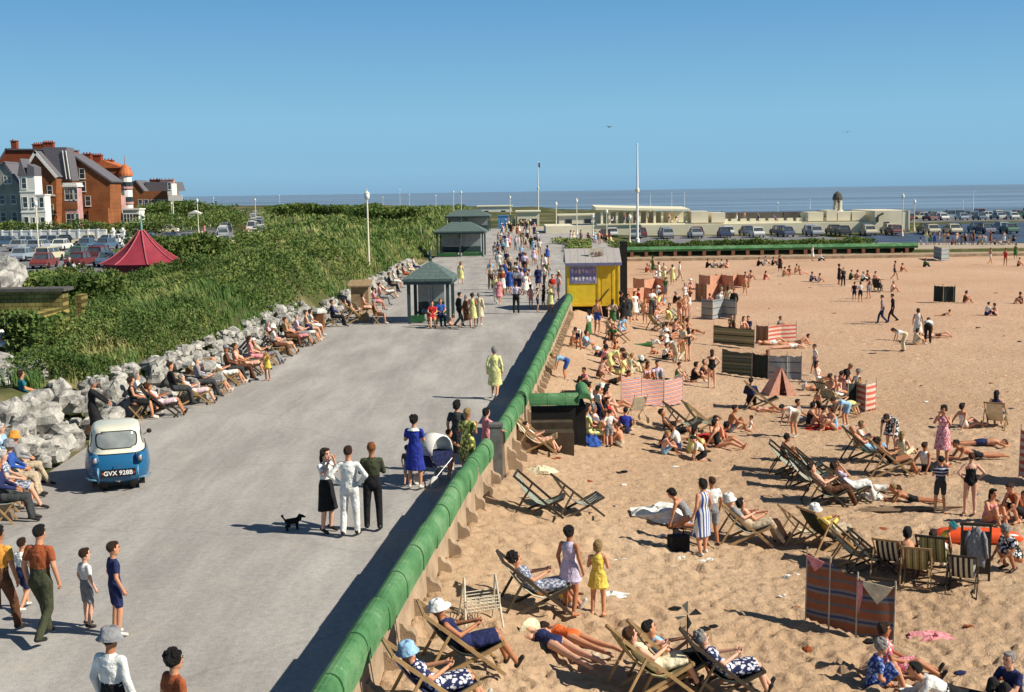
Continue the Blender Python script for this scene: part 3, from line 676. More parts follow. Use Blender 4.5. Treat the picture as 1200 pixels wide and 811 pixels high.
def coping(parent, p0, p1, zt0, zt1, k=1.0, low=-9):
    m = MB(); d = (Vector((p1[0], p1[1], 0))-Vector((p0[0], p0[1], 0))).normalized(); s = Vector((d.y, -d.x, 0)); R = []
    for t, g in ((0, 1.02), (.05, 1.02), (.06, 1.0), (1.0, .99)):
        c = Vector((p0[0]+(p1[0]-p0[0])*t, p0[1]+(p1[1]-p0[1])*t, zt0+(zt1-zt0)*t-.36*k))
        R.append([c+s*(x*k*g)+Vector((0, 0, max(z, low)*k*g)) for x, z in HOOD])
    m.loft(R); o = obj('coping', m, M_green, parent, smooth=False); return o
def wall_body(m, Ya, Yb, zt):
    rings = []
    for y in np.linspace(Ya, Yb, max(3, int((Yb-Ya)/3))):
        x = wx(y); t = zt(y)-.2; rings.append([(x-.15, y, -.6), (x-.15, y, t), (x+.14, y, t), (x+.16, y, .1), (x+.2, y, -.3), (x+.3, y, -.6), (x+.42, y, -1.5), (x-.15, y, -1.5)])
    m.loft(rings)
def sea_wall(Ya, Yb, zt, label, seg=1.25, ribs=1.05):
    r = empty('sea_wall', (0, 0, 0), label=label, cat='sea wall', group='lengths of the green capped sea wall')
    m = MB(); wall_body(m, Ya, Yb, zt); obj('wall_face', m, M_conc, r)
    y = Ya; j = 0
    while y < Yb-.3:
        L_ = min(seg*(1 if y < 60 else 3), Yb-y); dz = .015*(j % 3-1); k = .38
        coping(r, (wx(y)+.01*(j % 2), y), (wx(y+L_), y+L_+.05), zt(y)+dz, zt(y+L_)+dz, k); y += L_; j += 1
    y = Ya+.4
    while y < min(Yb, 62):
        x = wx(y); q = MB()
        pr = [(.14, .4), (.2, .38), (.22, .33), (.26, .29), (.33, .27), (.38, .21), (.39, .14), (.37, .08), (.41, .03), (.49, .0), (.53, -.06), (.53, -.7), (.14, -.7)]
        q.prism([(x+a, y, c) for a, c in pr], (0, .2, 0)); obj('rib', q, M_conc, r); y += ribs
    return r
ZT = lambda y: interp(y, [(0, 1.0), (58, 1.0), (128, .4)])
sea_wall(4.5, 26.3, ZT, 'long nearest green capped sea wall between the promenade and the beach')
sea_wall(27.9, 32.3, ZT, 'short green capped sea wall between the grey post and the beach steps')
sea_wall(32.9, 127.6, ZT, 'green capped sea wall running from the beach steps past the yellow kiosk')
# parapet of the beach steps
r = empty('parapet', (0, 0, 0), label='green capped parapet standing out from the sea wall above the beach steps', cat='parapet')
m = MB(); m.lohi((.5, 32.2, -1.5), (1.72, 32.5, .62)); obj('wall_face', m, M_dark, r)  # near-black colour stands in for the shadow on this face
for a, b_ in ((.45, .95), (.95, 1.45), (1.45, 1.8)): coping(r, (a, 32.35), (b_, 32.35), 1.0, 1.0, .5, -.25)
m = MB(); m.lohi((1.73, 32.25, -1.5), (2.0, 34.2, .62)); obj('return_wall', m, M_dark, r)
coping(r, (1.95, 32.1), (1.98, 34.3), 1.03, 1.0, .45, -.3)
m = MB()
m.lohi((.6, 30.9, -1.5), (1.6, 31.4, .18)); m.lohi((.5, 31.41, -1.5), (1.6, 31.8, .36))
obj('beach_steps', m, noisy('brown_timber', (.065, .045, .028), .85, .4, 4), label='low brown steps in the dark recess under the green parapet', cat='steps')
m = MB(); m.lohi((-.53, 26.45, -1.4), (-.25, 26.72, 1.25)); m.lohi((-.55, 26.43, 1.25), (-.23, 26.74, 1.31))
obj('gate_post', m, noisy('weathered_grey_concrete', (.17, .165, .15), .9, .4, 5, bump=.4), label='weathered square grey post at the end of the nearest sea wall', cat='post')
# folded deckchairs stacked against the end of the steps
M_wood = noisy('deckchair_wood', (.38, .24, .11), .6, .3, 5); M_woodd = noisy('dark_stained_wood', (.06, .045, .03), .6, .3, 5); M_woodp = noisy('pale_bleached_wood', (.5, .42, .32), .6, .3, 5)
def stripe2(n, a, b_, p=.09): return stripes(n, [(0, a), (.5, b_)], 0, p)
CANV = {'green': stripe2('canvas_green_white', (.03, .09, .05), (.5, .5, .42), .11), 'black': stripe2('canvas_black_cream', (.02, .022, .025), (.62, .6, .5), .115), 'olive': stripes('canvas_olive_stripe', [(0, (.3, .27, .12)), (.35, (.06, .06, .03)), (.5, (.3, .27, .12)), (.8, (.5, .46, .3))], 0, .15),
        'navy': noisy('canvas_navy', (.02, .03, .09), .85, .2), 'dark': noisy('canvas_dark', (.018, .022, .02), .85, .3), 'cream': noisy('canvas_cream', (.6, .52, .36), .85, .2)}
m = MB()
m.lohi((-.27, -.02, .02), (-.23, .02, 1.2)); m.lohi((.23, -.02, .02), (.27, .02, 1.2)); m.lohi((-.22, -.015, 1.14), (.22, .015, 1.19)); m.lohi((-.22, -.015, .1), (.22, .015, .14)); fr_ = m.mesh('frame')
m = MB(); m.lohi((-.21, .018, .16), (.21, .03, 1.12)); cv_ = m.mesh('canvas')
for i in range(5):
    e = empty('folded_deckchair', at(663+i*1.6, 514-i*2.5, -.5)+Vector((0, 0, 0)), rad(random.uniform(-8, 8)), label='folded dark deckchair in the stack leaning beside the beach steps', cat='deckchair', group='folded deckchairs stacked by the steps')
    obj('frame', fr_, M_woodd, e); obj('canvas', cv_, CANV['black' if i % 2 else 'dark'], e)
# far sea wall closing the beach
r = empty('sea_wall', (0, 0, 0), label='straight green capped sea wall across the far end of the beach', cat='sea wall')
X0, X1 = 12.2, 43.4
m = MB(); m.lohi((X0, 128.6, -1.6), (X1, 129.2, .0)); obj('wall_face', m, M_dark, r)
m = MB(); m.loft([[(x, 128.1, -.12), (x, 128.0, .12), (x, 128.2, .34), (x, 128.6, .42), (x, 129.2, .34), (x, 129.3, -.1)] for x in np.linspace(X0-.2, X1+.2, 12)]); obj('coping', m, M_green, r)
for x in np.arange(X0+.6, X1, 1.55):
    q = MB(); q.lohi((x, 128.0, -.95), (x+.35, 128.55, -.13)); obj('post', q, noisy('red_brown_post', (.24, .1, .06), .9, .3), r)
m = MB(); m.lohi((X0-1, 124.6, -1.6), (190, 128.55, -.64)); m.lohi((X1+.3, 128.55, -1.6), (190, 131.4, -.38))
obj('concrete_ledge', m, M_conc, label='low sand coloured concrete ledge along the far end of the beach', cat='ledge')
# ------------------------------------------------------------- rocks
def rock_mesh(sd):
    rs = random.Random(sd); m = MB(); n, q = 9, 6; R = []; ax = [rs.uniform(.8, 1.2) for _ in range(3)]
    for j in range(q+1):
        t = -PI/2+PI*(.08+.84*j/q); R.append([])
        for k in range(n):
            d = Vector((math.cos(t)*math.cos(2*PI*k/n), math.cos(t)*math.sin(2*PI*k/n), math.sin(t)))
            e = .62; d = Vector([math.copysign(abs(c)**e, c) for c in d]); d *= .5*(.82+.36*rs.random()); R[-1].append((d.x*ax[0], d.y*ax[1], d.z*ax[2]))
    m.loft(R); return m.mesh('boulder')
RM = [rock_mesh(i) for i in range(10)]
def rock_mat():
    m, nt, b = newmat('pale_limestone', .9, .2); co = N(nt, 'ShaderNodeNewGeometry').outputs['Position']
    n = N(nt, 'ShaderNodeTexNoise', Scale=2.6, Detail=8.0, Roughness=.7); nt.links.new(co, n.inputs['Vector'])
    nt.links.new(ramp(nt, n.outputs[0], [(.32, (.06, .055, .045)), (.44, (.24, .23, .21)), (.56, (.44, .42, .38)), (.72, (.6, .57, .5))]), b.inputs['Base Color'])
    bp = N(nt, 'ShaderNodeBump', Strength=.9, Distance=.08); nt.links.new(n.outputs[0], bp.inputs['Height']); nt.links.new(bp.outputs[0], b.inputs['Normal']); return m
M_rock = rock_mat()
def rock(x, y, z, s, lab=None, **kw):
    o = obj('boulder', RM[random.randrange(10)], M_rock, loc=(x, y, z)); o.rotation_euler = (random.uniform(-.3, .3), random.uniform(-.3, .3), random.random()*6.3)
    o.scale = (s*random.uniform(.9, 1.5), s*random.uniform(.8, 1.1), s*random.uniform(.7, 1.2))
    props(o, label=lab or 'pale limestone boulder in the rockery edging the promenade', cat='boulder', group='limestone rockery boulders', **kw); return o
y = 21.0
while y < 108:
    e_ = ex(y); s = random.choice((.22, .3, .38, .45, .62))*random.uniform(.85, 1.15)*(1 if y < 60 else 1.1)
    for row in range(4 if y < 62 else 2):
        if row and random.random() < .28: continue
        ss = s*random.uniform(.75, 1.15); rock(e_-.5-row*.42+random.uniform(-.2, .2), y+random.uniform(-.2, .2), .12+row*.27, ss)
    y += s*random.uniform(.8, 1.15)
for px, py, z, s in ((8, 455, 1.2, 1.0), (30, 448, 1.0, 1.1), (50, 452, .9, .9), (20, 480, .6, 1.0), (60, 470, .7, .9), (88, 468, .6, .8), (108, 466, .7, 1.1), (135, 462, .8, 1.3), (160, 452, .9, 1.1), (12, 500, .5, 1.1), (40, 505, .4, 1.0), (5, 530, .3, .9), (55, 530, .2, .8),
                     (185, 445, .9, .9), (205, 448, .8, .9), (225, 450, .7, .8), (30, 525, .35, 1.0), (58, 495, .45, .9), (240, 430, 1.2, .9), (2, 425, 1.6, 1.2), (40, 428, 1.5, .9)):
    p = at(px, py, z*.7); rock(p.x, p.y, z*.7, s*.6)
    rock(p.x+.5, p.y-.45, max(z*.7-.4, .15), s*.5); rock(p.x-.5, p.y-.3, max(z*.7-.35, .1), s*.45)
# ------------------------------------------------------------- dune grass and scrub
def blades(n, box, hmin, hmax, seed, keep, width=.022, bend=.5, two=True):
    r = np.random.default_rng(seed); (u0, u1, y0, y1) = box
    Y = y0*np.exp(r.random(n)*math.log(y1/y0)); X = (u0+(u1-u0)*r.random(n))*Y
    m = dune_mask(X, Y); k = (m > .12) & keep(X, Y, r); X, Y = X[k], Y[k]; n = len(X)
    # gather into tussocks
    tx = np.round(X/.5)*.5+vnoise(X, Y, .5, seed)*.4; X = X*.55+tx*.45
    Z = ground_h(X, Y)-.03; sc = np.clip(Y/50, .8, 3.2)
    H = r.uniform(hmin, hmax, n)*(.7+.6*vnoise(X, Y, 3, seed+1))*sc**.35; wdt = width*sc*r.uniform(.7, 1.4, n)
    a = r.random(n)*2*PI; lean = r.uniform(.05, bend, n)*H
    dx, dy = np.cos(a), np.sin(a); wxv, wyv = -dy, dx
    wind = .18*H
    b0 = np.stack([X-wxv*wdt, Y-wyv*wdt, Z], 1); b1 = np.stack([X+wxv*wdt, Y+wyv*wdt, Z], 1)
    mx, my, mz = X+dx*lean*.35-wind*.3, Y+dy*lean*.35, Z+H*.6
    m0 = np.stack([mx-wxv*wdt*.8, my-wyv*wdt*.8, mz], 1); m1 = np.stack([mx+wxv*wdt*.8, my+wyv*wdt*.8, mz], 1)
    tx_, ty_, tz = X+dx*lean-wind, Y+dy*lean, Z+H*r.uniform(.85, 1, n)
    t0 = np.stack([tx_-wxv*wdt*.12, ty_-wyv*wdt*.12, tz], 1); t1 = np.stack([tx_+wxv*wdt*.12, ty_+wyv*wdt*.12, tz], 1)
    co = np.concatenate([b0, b1, m0, m1, t0, t1]); i = np.arange(n)
    q = np.concatenate([np.stack([i, i+n, i+3*n, i+2*n], 1), np.stack([i+2*n, i+3*n, i+5*n, i+4*n], 1)])
    return co, q, X, Y
def foliage_mat(name, cols, sc):
    m, nt, b = newmat(name, .75, .15); g = N(nt, 'ShaderNodeNewGeometry').outputs['Position']
    n = N(nt, 'ShaderNodeTexNoise', Scale=sc, Detail=4.0, Roughness=.7); nt.links.new(g, n.inputs['Vector'])
    n2 = N(nt, 'ShaderNodeTexNoise', Scale=7.0, Detail=2.0); nt.links.new(g, n2.inputs['Vector'])
    c = ramp(nt, n.outputs[0], cols)
    nt.links.new(mixc(nt, .6, c, ramp(nt, n2.outputs[0], [(.3, (.45, .45, .4)), (.7, (1.35, 1.3, 1.1))]), 'MULTIPLY'), b.inputs['Base Color'])
    tr = N(nt, 'ShaderNodeBsdfTranslucent'); tr.inputs[0].default_value = (.1, .16, .03, 1); mx = N(nt, 'ShaderNodeMixShader'); mx.inputs[0].default_value = .3
    nt.links.new(b.outputs[0], mx.inputs[1]); nt.links.new(tr.outputs[0], mx.inputs[2]); nt.links.new(mx.outputs[0], nt.nodes['Material Output'].inputs[0]); return m
M_marram = foliage_mat('marram_grass', [(.32, (.07, .14, .035)), (.44, (.16, .27, .09)), (.54, (.32, .38, .14)), (.66, (.55, .47, .22))], .3)
M_scrub = foliage_mat('dark_scrub_leaves', [(.3, (.035, .075, .02)), (.48, (.12, .19, .055)), (.66, (.3, .34, .11))], .5)
scr = lambda X, Y: vnoise(X, Y, 5.5, 21)*.6+vnoise(X, Y, 2.2, 22)*.4
co, q, _, _ = blades(175000, (-.47, .0, 34, 130), .26, .56, 31, lambda X, Y, r: scr(X, Y)+.1*r.random(len(X)) < .66)
fastobj('dune_grass', co, q, M_marram, False, kind='stuff', label='pale green marram grass covering the sand hills', cat='grass')
co, q, _, _ = blades(45000, (-.42, .02, 110, 460), .3, .7, 32, lambda X, Y, r: r.random(len(X)) < .9, width=.03)
fastobj('dune_grass', co, q, M_marram, False, kind='stuff', label='distant olive grass over the far sand hills', cat='grass')
def leaves(n, box, seed, keep, size, hgt):
    r = np.random.default_rng(seed); (u0, u1, y0, y1) = box
    Y = y0*np.exp(r.random(n)*math.log(y1/y0)); X = (u0+(u1-u0)*r.random(n))*Y; k = (dune_mask(X, Y) > .3) & keep(X, Y, r); X, Y = X[k], Y[k]; n = len(X)
    dome = vnoise(X, Y, 1.6, seed+3); Z = ground_h(X, Y)+hgt(X, Y)*(.35+.9*dome)*(r.random(n)**.35)
    s = size*np.clip(Y/55, .8, 4)*r.uniform(.6, 1.4, n); d = r.normal(size=(n, 3)); d /= np.linalg.norm(d, axis=1)[:, None]; e = np.cross(d, r.normal(size=(n, 3))); e /= np.linalg.norm(e, axis=1)[:, None]
    c = np.stack([X, Y, Z], 1); s = s[:, None]
    co = np.concatenate([c-d*s, c+e*s*.6, c+d*s, c-e*s*.6]); i = np.arange(n); return co, np.stack([i, i+n, i+2*n, i+3*n], 1)
co, q = leaves(270000, (-.47, .0, 36, 130), 41, lambda X, Y, r: scr(X, Y)+.12*smooth(-26, -14, X)*smooth(75, 50, Y) > .46, .07, lambda X, Y: .35+(3.4+1.2*smooth(60, 100, Y))*np.clip(scr(X, Y)+.08*smooth(-26, -14, X)*smooth(75, 50, Y)-.46, 0, .3))
fastobj('dune_scrub', co, q, M_scrub, False, kind='stuff', label='dark green thorny scrub growing among the dune grass', cat='scrub')
co, q = leaves(60000, (-.42, .02, 115, 440), 43, lambda X, Y, r: vnoise(X, Y, 17, 29) > .56, .09, lambda X, Y: .9+0*X)
fastobj('dune_scrub', co, q, M_scrub, False, kind='stuff', label='far dark scrub patches on the sand hills behind the shelters', cat='scrub')
def hedge(name, pts, w, h, n, label, mat=None, seed=5, cat='hedge', size=.2):
    r = np.random.default_rng(seed); P = np.array(pts, float); seg = np.hypot(*(P[1:, :2]-P[:-1, :2]).T); cum = np.concatenate([[0], np.cumsum(seg)])
    t = r.random(n)*cum[-1]; x = np.interp(t, cum, P[:, 0]); y = np.interp(t, cum, P[:, 1]); z0 = np.interp(t, cum, P[:, 2])
    x = x+r.uniform(-.5, .5, n)*w; y = y+r.uniform(-.5, .5, n)*w; z = z0+h*(.6+.6*vnoise(x, y, max(h, 1)*1.3, seed))*r.random(n)**.45
    s = (size*r.uniform(.6, 1.4, n))[:, None]; d = r.normal(size=(n, 3)); d /= np.linalg.norm(d, axis=1)[:, None]; e = np.cross(d, r.normal(size=(n, 3))); e /= np.linalg.norm(e, axis=1)[:, None]
    c = np.stack([x, y, z], 1); co = np.concatenate([c-d*s, c+e*s*.6, c+d*s, c-e*s*.6]); i = np.arange(n)
    return fastobj(name, co, np.stack([i, i+n, i+2*n, i+3*n], 1), mat or M_scrub, False, label=label, cat=cat)
# ------------------------------------------------------------- deckchairs
def _dc():
    m = MB()
    for s in (-1, 1):
        m.bar((s*.3, -.56, .98), (s*.3, .56, .02), .03, .05); m.bar((s*.265, -.42, .02), (s*.265, .56, .46), .03, .05)
        m.bar((s*.33, -.2, .67), (s*.33, -.58, .02), .025, .04)
    m.bar((-.32, -.545, .965), (.32, -.545, .965), .04, .045); m.bar((-.285, .55, .455), (.285, .55, .455), .04, .045); m.bar((-.34, -.56, .05), (.34, -.56, .05), .03, .035); m.bar((-.3, .5, .07), (.3, .5, .07), .03, .035)
    fr = m.mesh('frame')
    pts = [(-.55, .985), (-.5, .87), (-.36, .66), (-.2, .47), (-.04, .345), (.12, .3), (.28, .32), (.42, .4), (.53, .475), (.56, .48)]
    m = MB(); R = []
    for y, z in pts: R.append([(-.235, y, z), (0, y, z-.012), (.235, y, z), (.235, y, z-.012), (0, y, z-.024), (-.235, y, z-.012)])
    m.loft(R); return fr, m.mesh('canvas')
DCF, DCC = _dc(); CHAIRS = []
CN = dict(green='green and white striped', black='black and cream striped', olive='olive and yellow striped', navy='plain navy', dark='plain dark', cream='plain cream')
def chair(loc, head, canv, where, occ='empty', wood=None):
    e = empty('deckchair', loc, -rad(head), cat='deckchair', group='deckchairs on the beach')
    if loc.z > -.1: e['group'] = 'deckchairs along the rockery'
    if 'cluster' in where: e.scale = (.84, .84, .84)
    elif 'stack' in where or 'pair' in where: e.scale = (.92, .92, .92)
    obj('frame', DCF, wood or (M_woodd if 'pair' in where or 'stack' in where or len(CHAIRS) % 3 == 0 else M_wood), e); obj('canvas', DCC, CANV[canv], e)
    CHAIRS.append([e, '%s%s deckchair' % (occ+' ' if occ else '', CN[canv]), where]); return e
# ------------------------------------------------------------- windbreaks
WB = dict(grand=stripes('windbreak_orange_blue', [(0, (.26, .1, .05)), (.3, (.2, .19, .18)), (.4, (.05, .07, .17)), (.5, (.2, .19, .18)), (.6, (.3, .11, .055)), (.88, (.14, .14, .15))], 2, .44),
          pink=stripes('windbreak_pink_blue', [(0, (.6, .3, .2)), (.35, (.55, .5, .45)), (.5, (.55, .12, .08)), (.7, (.6, .42, .3)), (.85, (.16, .22, .45))], 2, .14),
          olive=stripes('windbreak_olive', [(0, (.27, .25, .13)), (.35, (.04, .035, .025)), (.5, (.27, .24, .12)), (.8, (.42, .38, .22))], 2, .36),
          green=stripes('windbreak_green', [(0, (.12, .14, .09)), (.3, (.05, .06, .04)), (.42, (.2, .2, .12)), (.7, (.08, .09, .06))], 2, .3),
          grey=stripes('windbreak_grey', [(0, (.3, .33, .34)), (.45, (.12, .14, .16)), (.6, (.35, .36, .34))], 2, .42),
          red=stripes('windbreak_red_white', [(0, (.55, .12, .08)), (.5, (.62, .5, .4))], 2, .2), peach=noisy('windbreak_peach', (.55, .27, .17), .85, .25), brown=stripes('windbreak_brown', [(0, (.3, .14, .07)), (.5, (.38, .22, .12))], 0, .25),
          dark=noisy('windbreak_dark_green', (.02, .03, .025), .85, .3))
def windbreak(pix, h, cols, label, sag=.05, group=None, poleh=.16, hs=None):
    pts = [onb(*p) for p in pix]; o = pts[0]; e = empty('windbreak', o, 0, label=label, cat='windbreak', group=group); rs = random.Random(len(label))
    for i, (a, b_) in enumerate(zip(pts, pts[1:])):
        a = a-o; b_ = b_-o; d = b_-a; nrm = Vector((-d.y, d.x, 0)).normalized(); n = 9; m = MB(); R = []
        bl = rs.uniform(.02, .06)*(1 if i % 2 else -1)
        for side in (1, -1):
            pass
        top = []; rows = 5
        G = [[a+d*(k/(n-1))+nrm*(bl*math.sin(PI*k/(n-1))*math.sin(PI*(.15+.8*j/rows)))+Vector((0, 0, .06+((h if not hs else hs[i]+(hs[i+1]-hs[i])*k/(n-1))-.06)*j/rows-(sag*math.sin(PI*k/(n-1)) if j == rows else 0)+.02*math.sin(k*2.1+i))) for k in range(n)] for j in range(rows+1)]
        for off in (0, .012):
            i0 = m._p([p+nrm*off for r_ in G for p in r_])
            for j in range(rows):
                for k in range(n-1):
                    q = (i0+j*n+k, i0+j*n+k+1, i0+(j+1)*n+k+1, i0+(j+1)*n+k); m.face(q if off else q[::-1])
        obj('cloth', m, WB[cols[i % len(cols)]], e, smooth=True)
    for pi_, p in enumerate(pts):
        m = MB(); m.tube(p-o+Vector((0, 0, -.15)), p-o+Vector((.01, 0, (hs[pi_] if hs else h)+poleh)), .017, .014, 6); obj('pole', m, M_woodp, e)
    return e
# ------------------------------------------------------------- lamp posts, flagpoles
M_cream = noisy('cream_painted_post', (.74, .68, .5), .6, .12, 4)
M_glass = noisy('lantern_glass', (.75, .78, .78), .15, .05, 4, spec=.6)
M_sheltr = noisy('slate_green_paint', (.07, .1, .1), .6, .25, 3)
def lamp_mesh(h):
    m = MB(); m.lathe([(.2, 0), (.22, .05), (.2, .45), (.13, .6), (.1, .95), (.085, 1.0), (.062, h-.75), (.05, h-.55), (.11, h-.5), (.05, h-.47)], n=10); a = m.mesh('column')
    m = MB(); m.lathe([(.05, h-.45), (.16, h-.38), (.2, h-.2), (.19, h-.02)], n=10); g = m.mesh('lantern', True)
    m = MB(); m.lathe([(.21, h-.01), (.22, h+.02), (.13, h+.12), (.03, h+.2), (.015, h+.38)], n=10); return a, g, m.mesh('finial')
LMC = {}
def lamp(px, py, ptop, z, label, group='cream lamp posts', glass=None):
    p = at(px, py, z); top = aty(px, ptop, p.y).z; h = round(max(top-z-.3, 2.5), 1)
    if h not in LMC: LMC[h] = lamp_mesh(h)
    e = empty('street_lamp', p, 0, label=label, cat='street lamp', group=group)
    obj('column', LMC[h][0], M_cream, e); obj('lantern', LMC[h][1], M_glass, e, smooth=True); obj('finial', LMC[h][2], M_cream, e); return e
lamp(433, 330, 222, 0, 'tall cream lamp post rising from the rocks left of the small shelter')
LP_ = [(46, 303, 234, 'cream lamp post among the parked cars before the white bay house'), (83, 271, 237, 'short cream lamp post below the pink bay window'), (233, 276, 232, 'cream lamp post at the left end of the white car line'), (202, 262, 236, 'cream lamp post by the far end of the brick terrace'),
       (251, 250, 231, 'small cream lamp post on the skyline over the traffic'), (300, 262, 232, 'cream lamp post right of the line of cars'), (328, 246, 228, 'tiny lamp post on the far dunes'), (449, 247, 230, 'far lamp post just right of the tall near one'), (469, 247, 221, 'tall thin far post on the dune skyline'),
       (480, 248, 227, 'far lamp post with its base hidden by scrub'), (511, 252, 228, 'lamp post over the big shelter roof, left'), (532, 258, 223, 'left lamp post of the pair behind the big shelter'), (541, 263, 223, 'right lamp post of the pair behind the big shelter'),
       (598, 264, 229, 'lamp post where the promenade ends in the crowd'), (652, 276, 236, 'lamp post on the grass patch behind the crowd'), (676, 277, 232, 'lamp post above the grey kiosk roof'), (695, 279, 250, 'low lamp post beside the white pavilion wall'),
       (711, 282, 244, 'lamp post before the pavilion canopy, left end'), (738, 288, 250, 'lamp post standing close to the sea wall corner'), (911, 255, 236, 'short lamp post over the low pavilion roof'), (1057, 277, 226, 'tall lamp post with round lantern near the pavilion end'), (1071, 271, 233, 'lamp post just right of the tall round lantern one')]
for px, py, pt, lb in LP_: lamp(px, py, pt, 0 if px < 640 else -.4, lb)
M_pole = noisy('white_painted_pole', (.8, .79, .75), .5, .05)
def mast(px, py, pt, z, label, r=.09, flag=None):
    p = at(px, py, z); h = aty(px, pt, p.y).z-z; e = empty('flagpole', p, 0, label=label, cat='flagpole')
    m = MB(); m.lathe([(r*1.8, 0), (r*1.8, .5), (r, .55), (r*.9, h*.6), (r*.45, h)], n=8); obj('pole', m, M_pole, e)
    m = MB(); m.ball((0, 0, h+.08), .13, 8, 5); obj('truck_ball', m, M_pole, e)
    if h > 8: m = MB(); m.lathe([(r*1.7, h*.52), (r*1.7, h*.55), (r*1.2, h*.56)], n=8); obj('collar', m, M_cream, e)
    if flag:
        m = MB(); m.loft([[(x, .02*math.sin(k), h-.2), (x, .03*math.sin(k), h-1.1-.1*k), (x, .03*math.sin(k)+.012, h-1.1-.1*k), (x, .02*math.sin(k)+.012, h-.2)] for k, x in enumerate((.05, .2, .35, .5))]); obj('flag', m, noisy('flag_dark_blue', (.03, .05, .15)), e)
mast(747, 284, 170, -.4, 'tallest white flagpole standing in front of the pavilion', .16)
mast(631, 256, 190, 0, 'white flagpole with a small furled dark flag above the crowd', .14, True)
for i, (px, pb, pt) in enumerate([(762, 250, 228), (787, 250, 226), (802, 250, 226), (1140, 253, 225), (1128, 253, 236), (949, 245, 234), (977, 245, 235)]):
    mast(px, pb, pt, .0, ['thin pole left of three over the pavilion canopy', 'thin pole in the middle of three over the pavilion canopy', 'thin pole right of three over the pavilion canopy', 'tall thin white pole by the far car park', 'short thin pole beside the tall one at the far car park', 'small thin pole left of the round turret', 'small thin pole close beside the round turret'][i], .1)
# ------------------------------------------------------------- shelters
M_slate = stripes('green_slate_roof', [(0, (.12, .17, .16)), (.9, (.07, .1, .1))], 2, .16, .8, .2)
M_pgreen = noisy('grey_green_paint', (.045, .075, .08), .55, .2, 3); M_bench = noisy('bench_green', (.03, .13, .04), .6, .25, 4)
M_pane = noisy('shelter_glass', (.3, .33, .33), .12, .2, 2, spec=.6)
def shelter(c, wx_, wy, hw, hr, rz, label, ridge=0.0):
    e = empty('seafront_shelter', c, rz, label=label, cat='shelter'); ox, oy = wx_/2+.28, wy/2+.28
    m = MB(); A = [(-ox, -oy, hw), (ox, -oy, hw), (ox, oy, hw), (-ox, oy, hw)]; T1 = (-ridge, 0, hw+hr); T2 = (ridge, 0, hw+hr)
    i = m._p(A+[(x, y, hw-.12) for x, y, z in A]+[T1, T2])
    for q in ((0, 1, 9, 8), (1, 2, 9), (2, 3, 8, 9), (3, 0, 8), (7, 6, 5, 4), (0, 4, 5, 1), (1, 5, 6, 2), (2, 6, 7, 3), (3, 7, 4, 0)): m.face([i+k for k in q])
    r = obj('roof', m, M_slate, e); m = MB(); m.lathe([(.08, hr+hw-.06), (.1, hw+hr+.1), (.03, hw+hr+.2), (.07, hw+hr+.34), (.01, hw+hr+.6)], n=8); obj('finial', m, M_pgreen, r)
    m = MB(); m.lohi((-ox+.05, -oy+.05, hw-.28), (ox-.05, -oy+.13, hw-.125)); m.lohi((-ox+.05, oy-.13, hw-.28), (ox-.05, oy-.05, hw-.125)); m.lohi((-ox+.05, -oy+.14, hw-.28), (-ox+.13, oy-.14, hw-.125)); m.lohi((ox-.13, -oy+.14, hw-.28), (ox-.05, oy-.14, hw-.125)); obj('fascia', m, M_pgreen, r)
    for x in (-1, 1):
        for y in (-1, 1):
            m = MB(); m.lohi((x*wx_/2-.08, y*wy/2-.08, 0), (x*wx_/2+.08, y*wy/2+.08, hw-.125)); obj('post', m, M_pgreen, e)
    if wx_ > 3:
        for y in (-1, 1): m = MB(); m.lohi((-.07, y*wy/2-.07, 0), (.07, y*wy/2+.07, hw-.125)); obj('post', m, M_pgreen, e)
    m = MB(); m.lohi((-.03, -wy/2+.3, .35), (.03, wy/2-.3, 1.0)); m.lohi((-wx_/2+.3, -.03, .35), (-.04, .03, 1.0)); m.lohi((.04, -.03, .35), (wx_/2-.3, .03, 1.0)); obj('partition', m, M_pgreen, e)
    m = MB(); m.lohi((-.015, -wy/2+.3, 1.01), (.015, wy/2-.3, hw-.3)); m.lohi((-wx_/2+.3, -.015, 1.01), (-.02, .015, hw-.3)); m.lohi((.02, -.015, 1.01), (wx_/2-.3, .015, hw-.3)); obj('glazing', m, M_pane, e)
    for y, s in ((-.3, 1), (.3, -1)):
        for x in (-1, 1):
            m = MB(); m.lohi((min(x*.3, x*(wx_/2-.2)), y-.2, .4), (max(x*.3, x*(wx_/2-.2)), y+.2, .45)); m.lohi((x*.5-.04, y-.15, 0), (x*.5+.04, y+.15, .4)); m.lohi((x*(wx_/2-.4)-.04, y-.15, 0), (x*(wx_/2-.4)+.04, y+.15, .4)); obj('seat', m, M_bench, e)
    m = MB(); m.lohi((-wx_/2, -wy/2-.05, .1), (-.2, -wy/2+.02, .42)); m.lohi((.2, -wy/2-.05, .1), (wx_/2, -wy/2+.02, .42)); obj('panel', m, M_bench, e)
    return e
shelter(at(506, 376, 0)+Vector((0, 0, 0)), 1.95, 2.5, 2.25, .85, rad(-3), 'small square shelter with a pyramid roof of green slate', .0)
shelter(at(541, 300, 0), 4.6, 3.4, 2.6, .9, rad(-3), 'larger slate roofed shelter further along the promenade', 1.0)
shelter(at(549, 271, 0), 7, 4, 2.6, 1.0, rad(-3), 'furthest slate roofed shelter half hidden behind the larger one', 2.0)
m = MB(); p = at(590, 268, 0); m.lohi((p.x-.9, p.y, 0), (p.x+.9, p.y+1.5, 2.2)); m.lohi((p.x-1, p.y-.1, 2.2), (p.x+1, p.y+1.6, 2.32)); m.lohi((p.x-.4, p.y-.03, .1), (p.x+.4, p.y-.003, 1.9))
obj('beach_hut', m, noisy('sky_blue_paint', (.08, .25, .5), .6, .15), label='little sky blue hut where the promenade crowd starts', cat='hut')
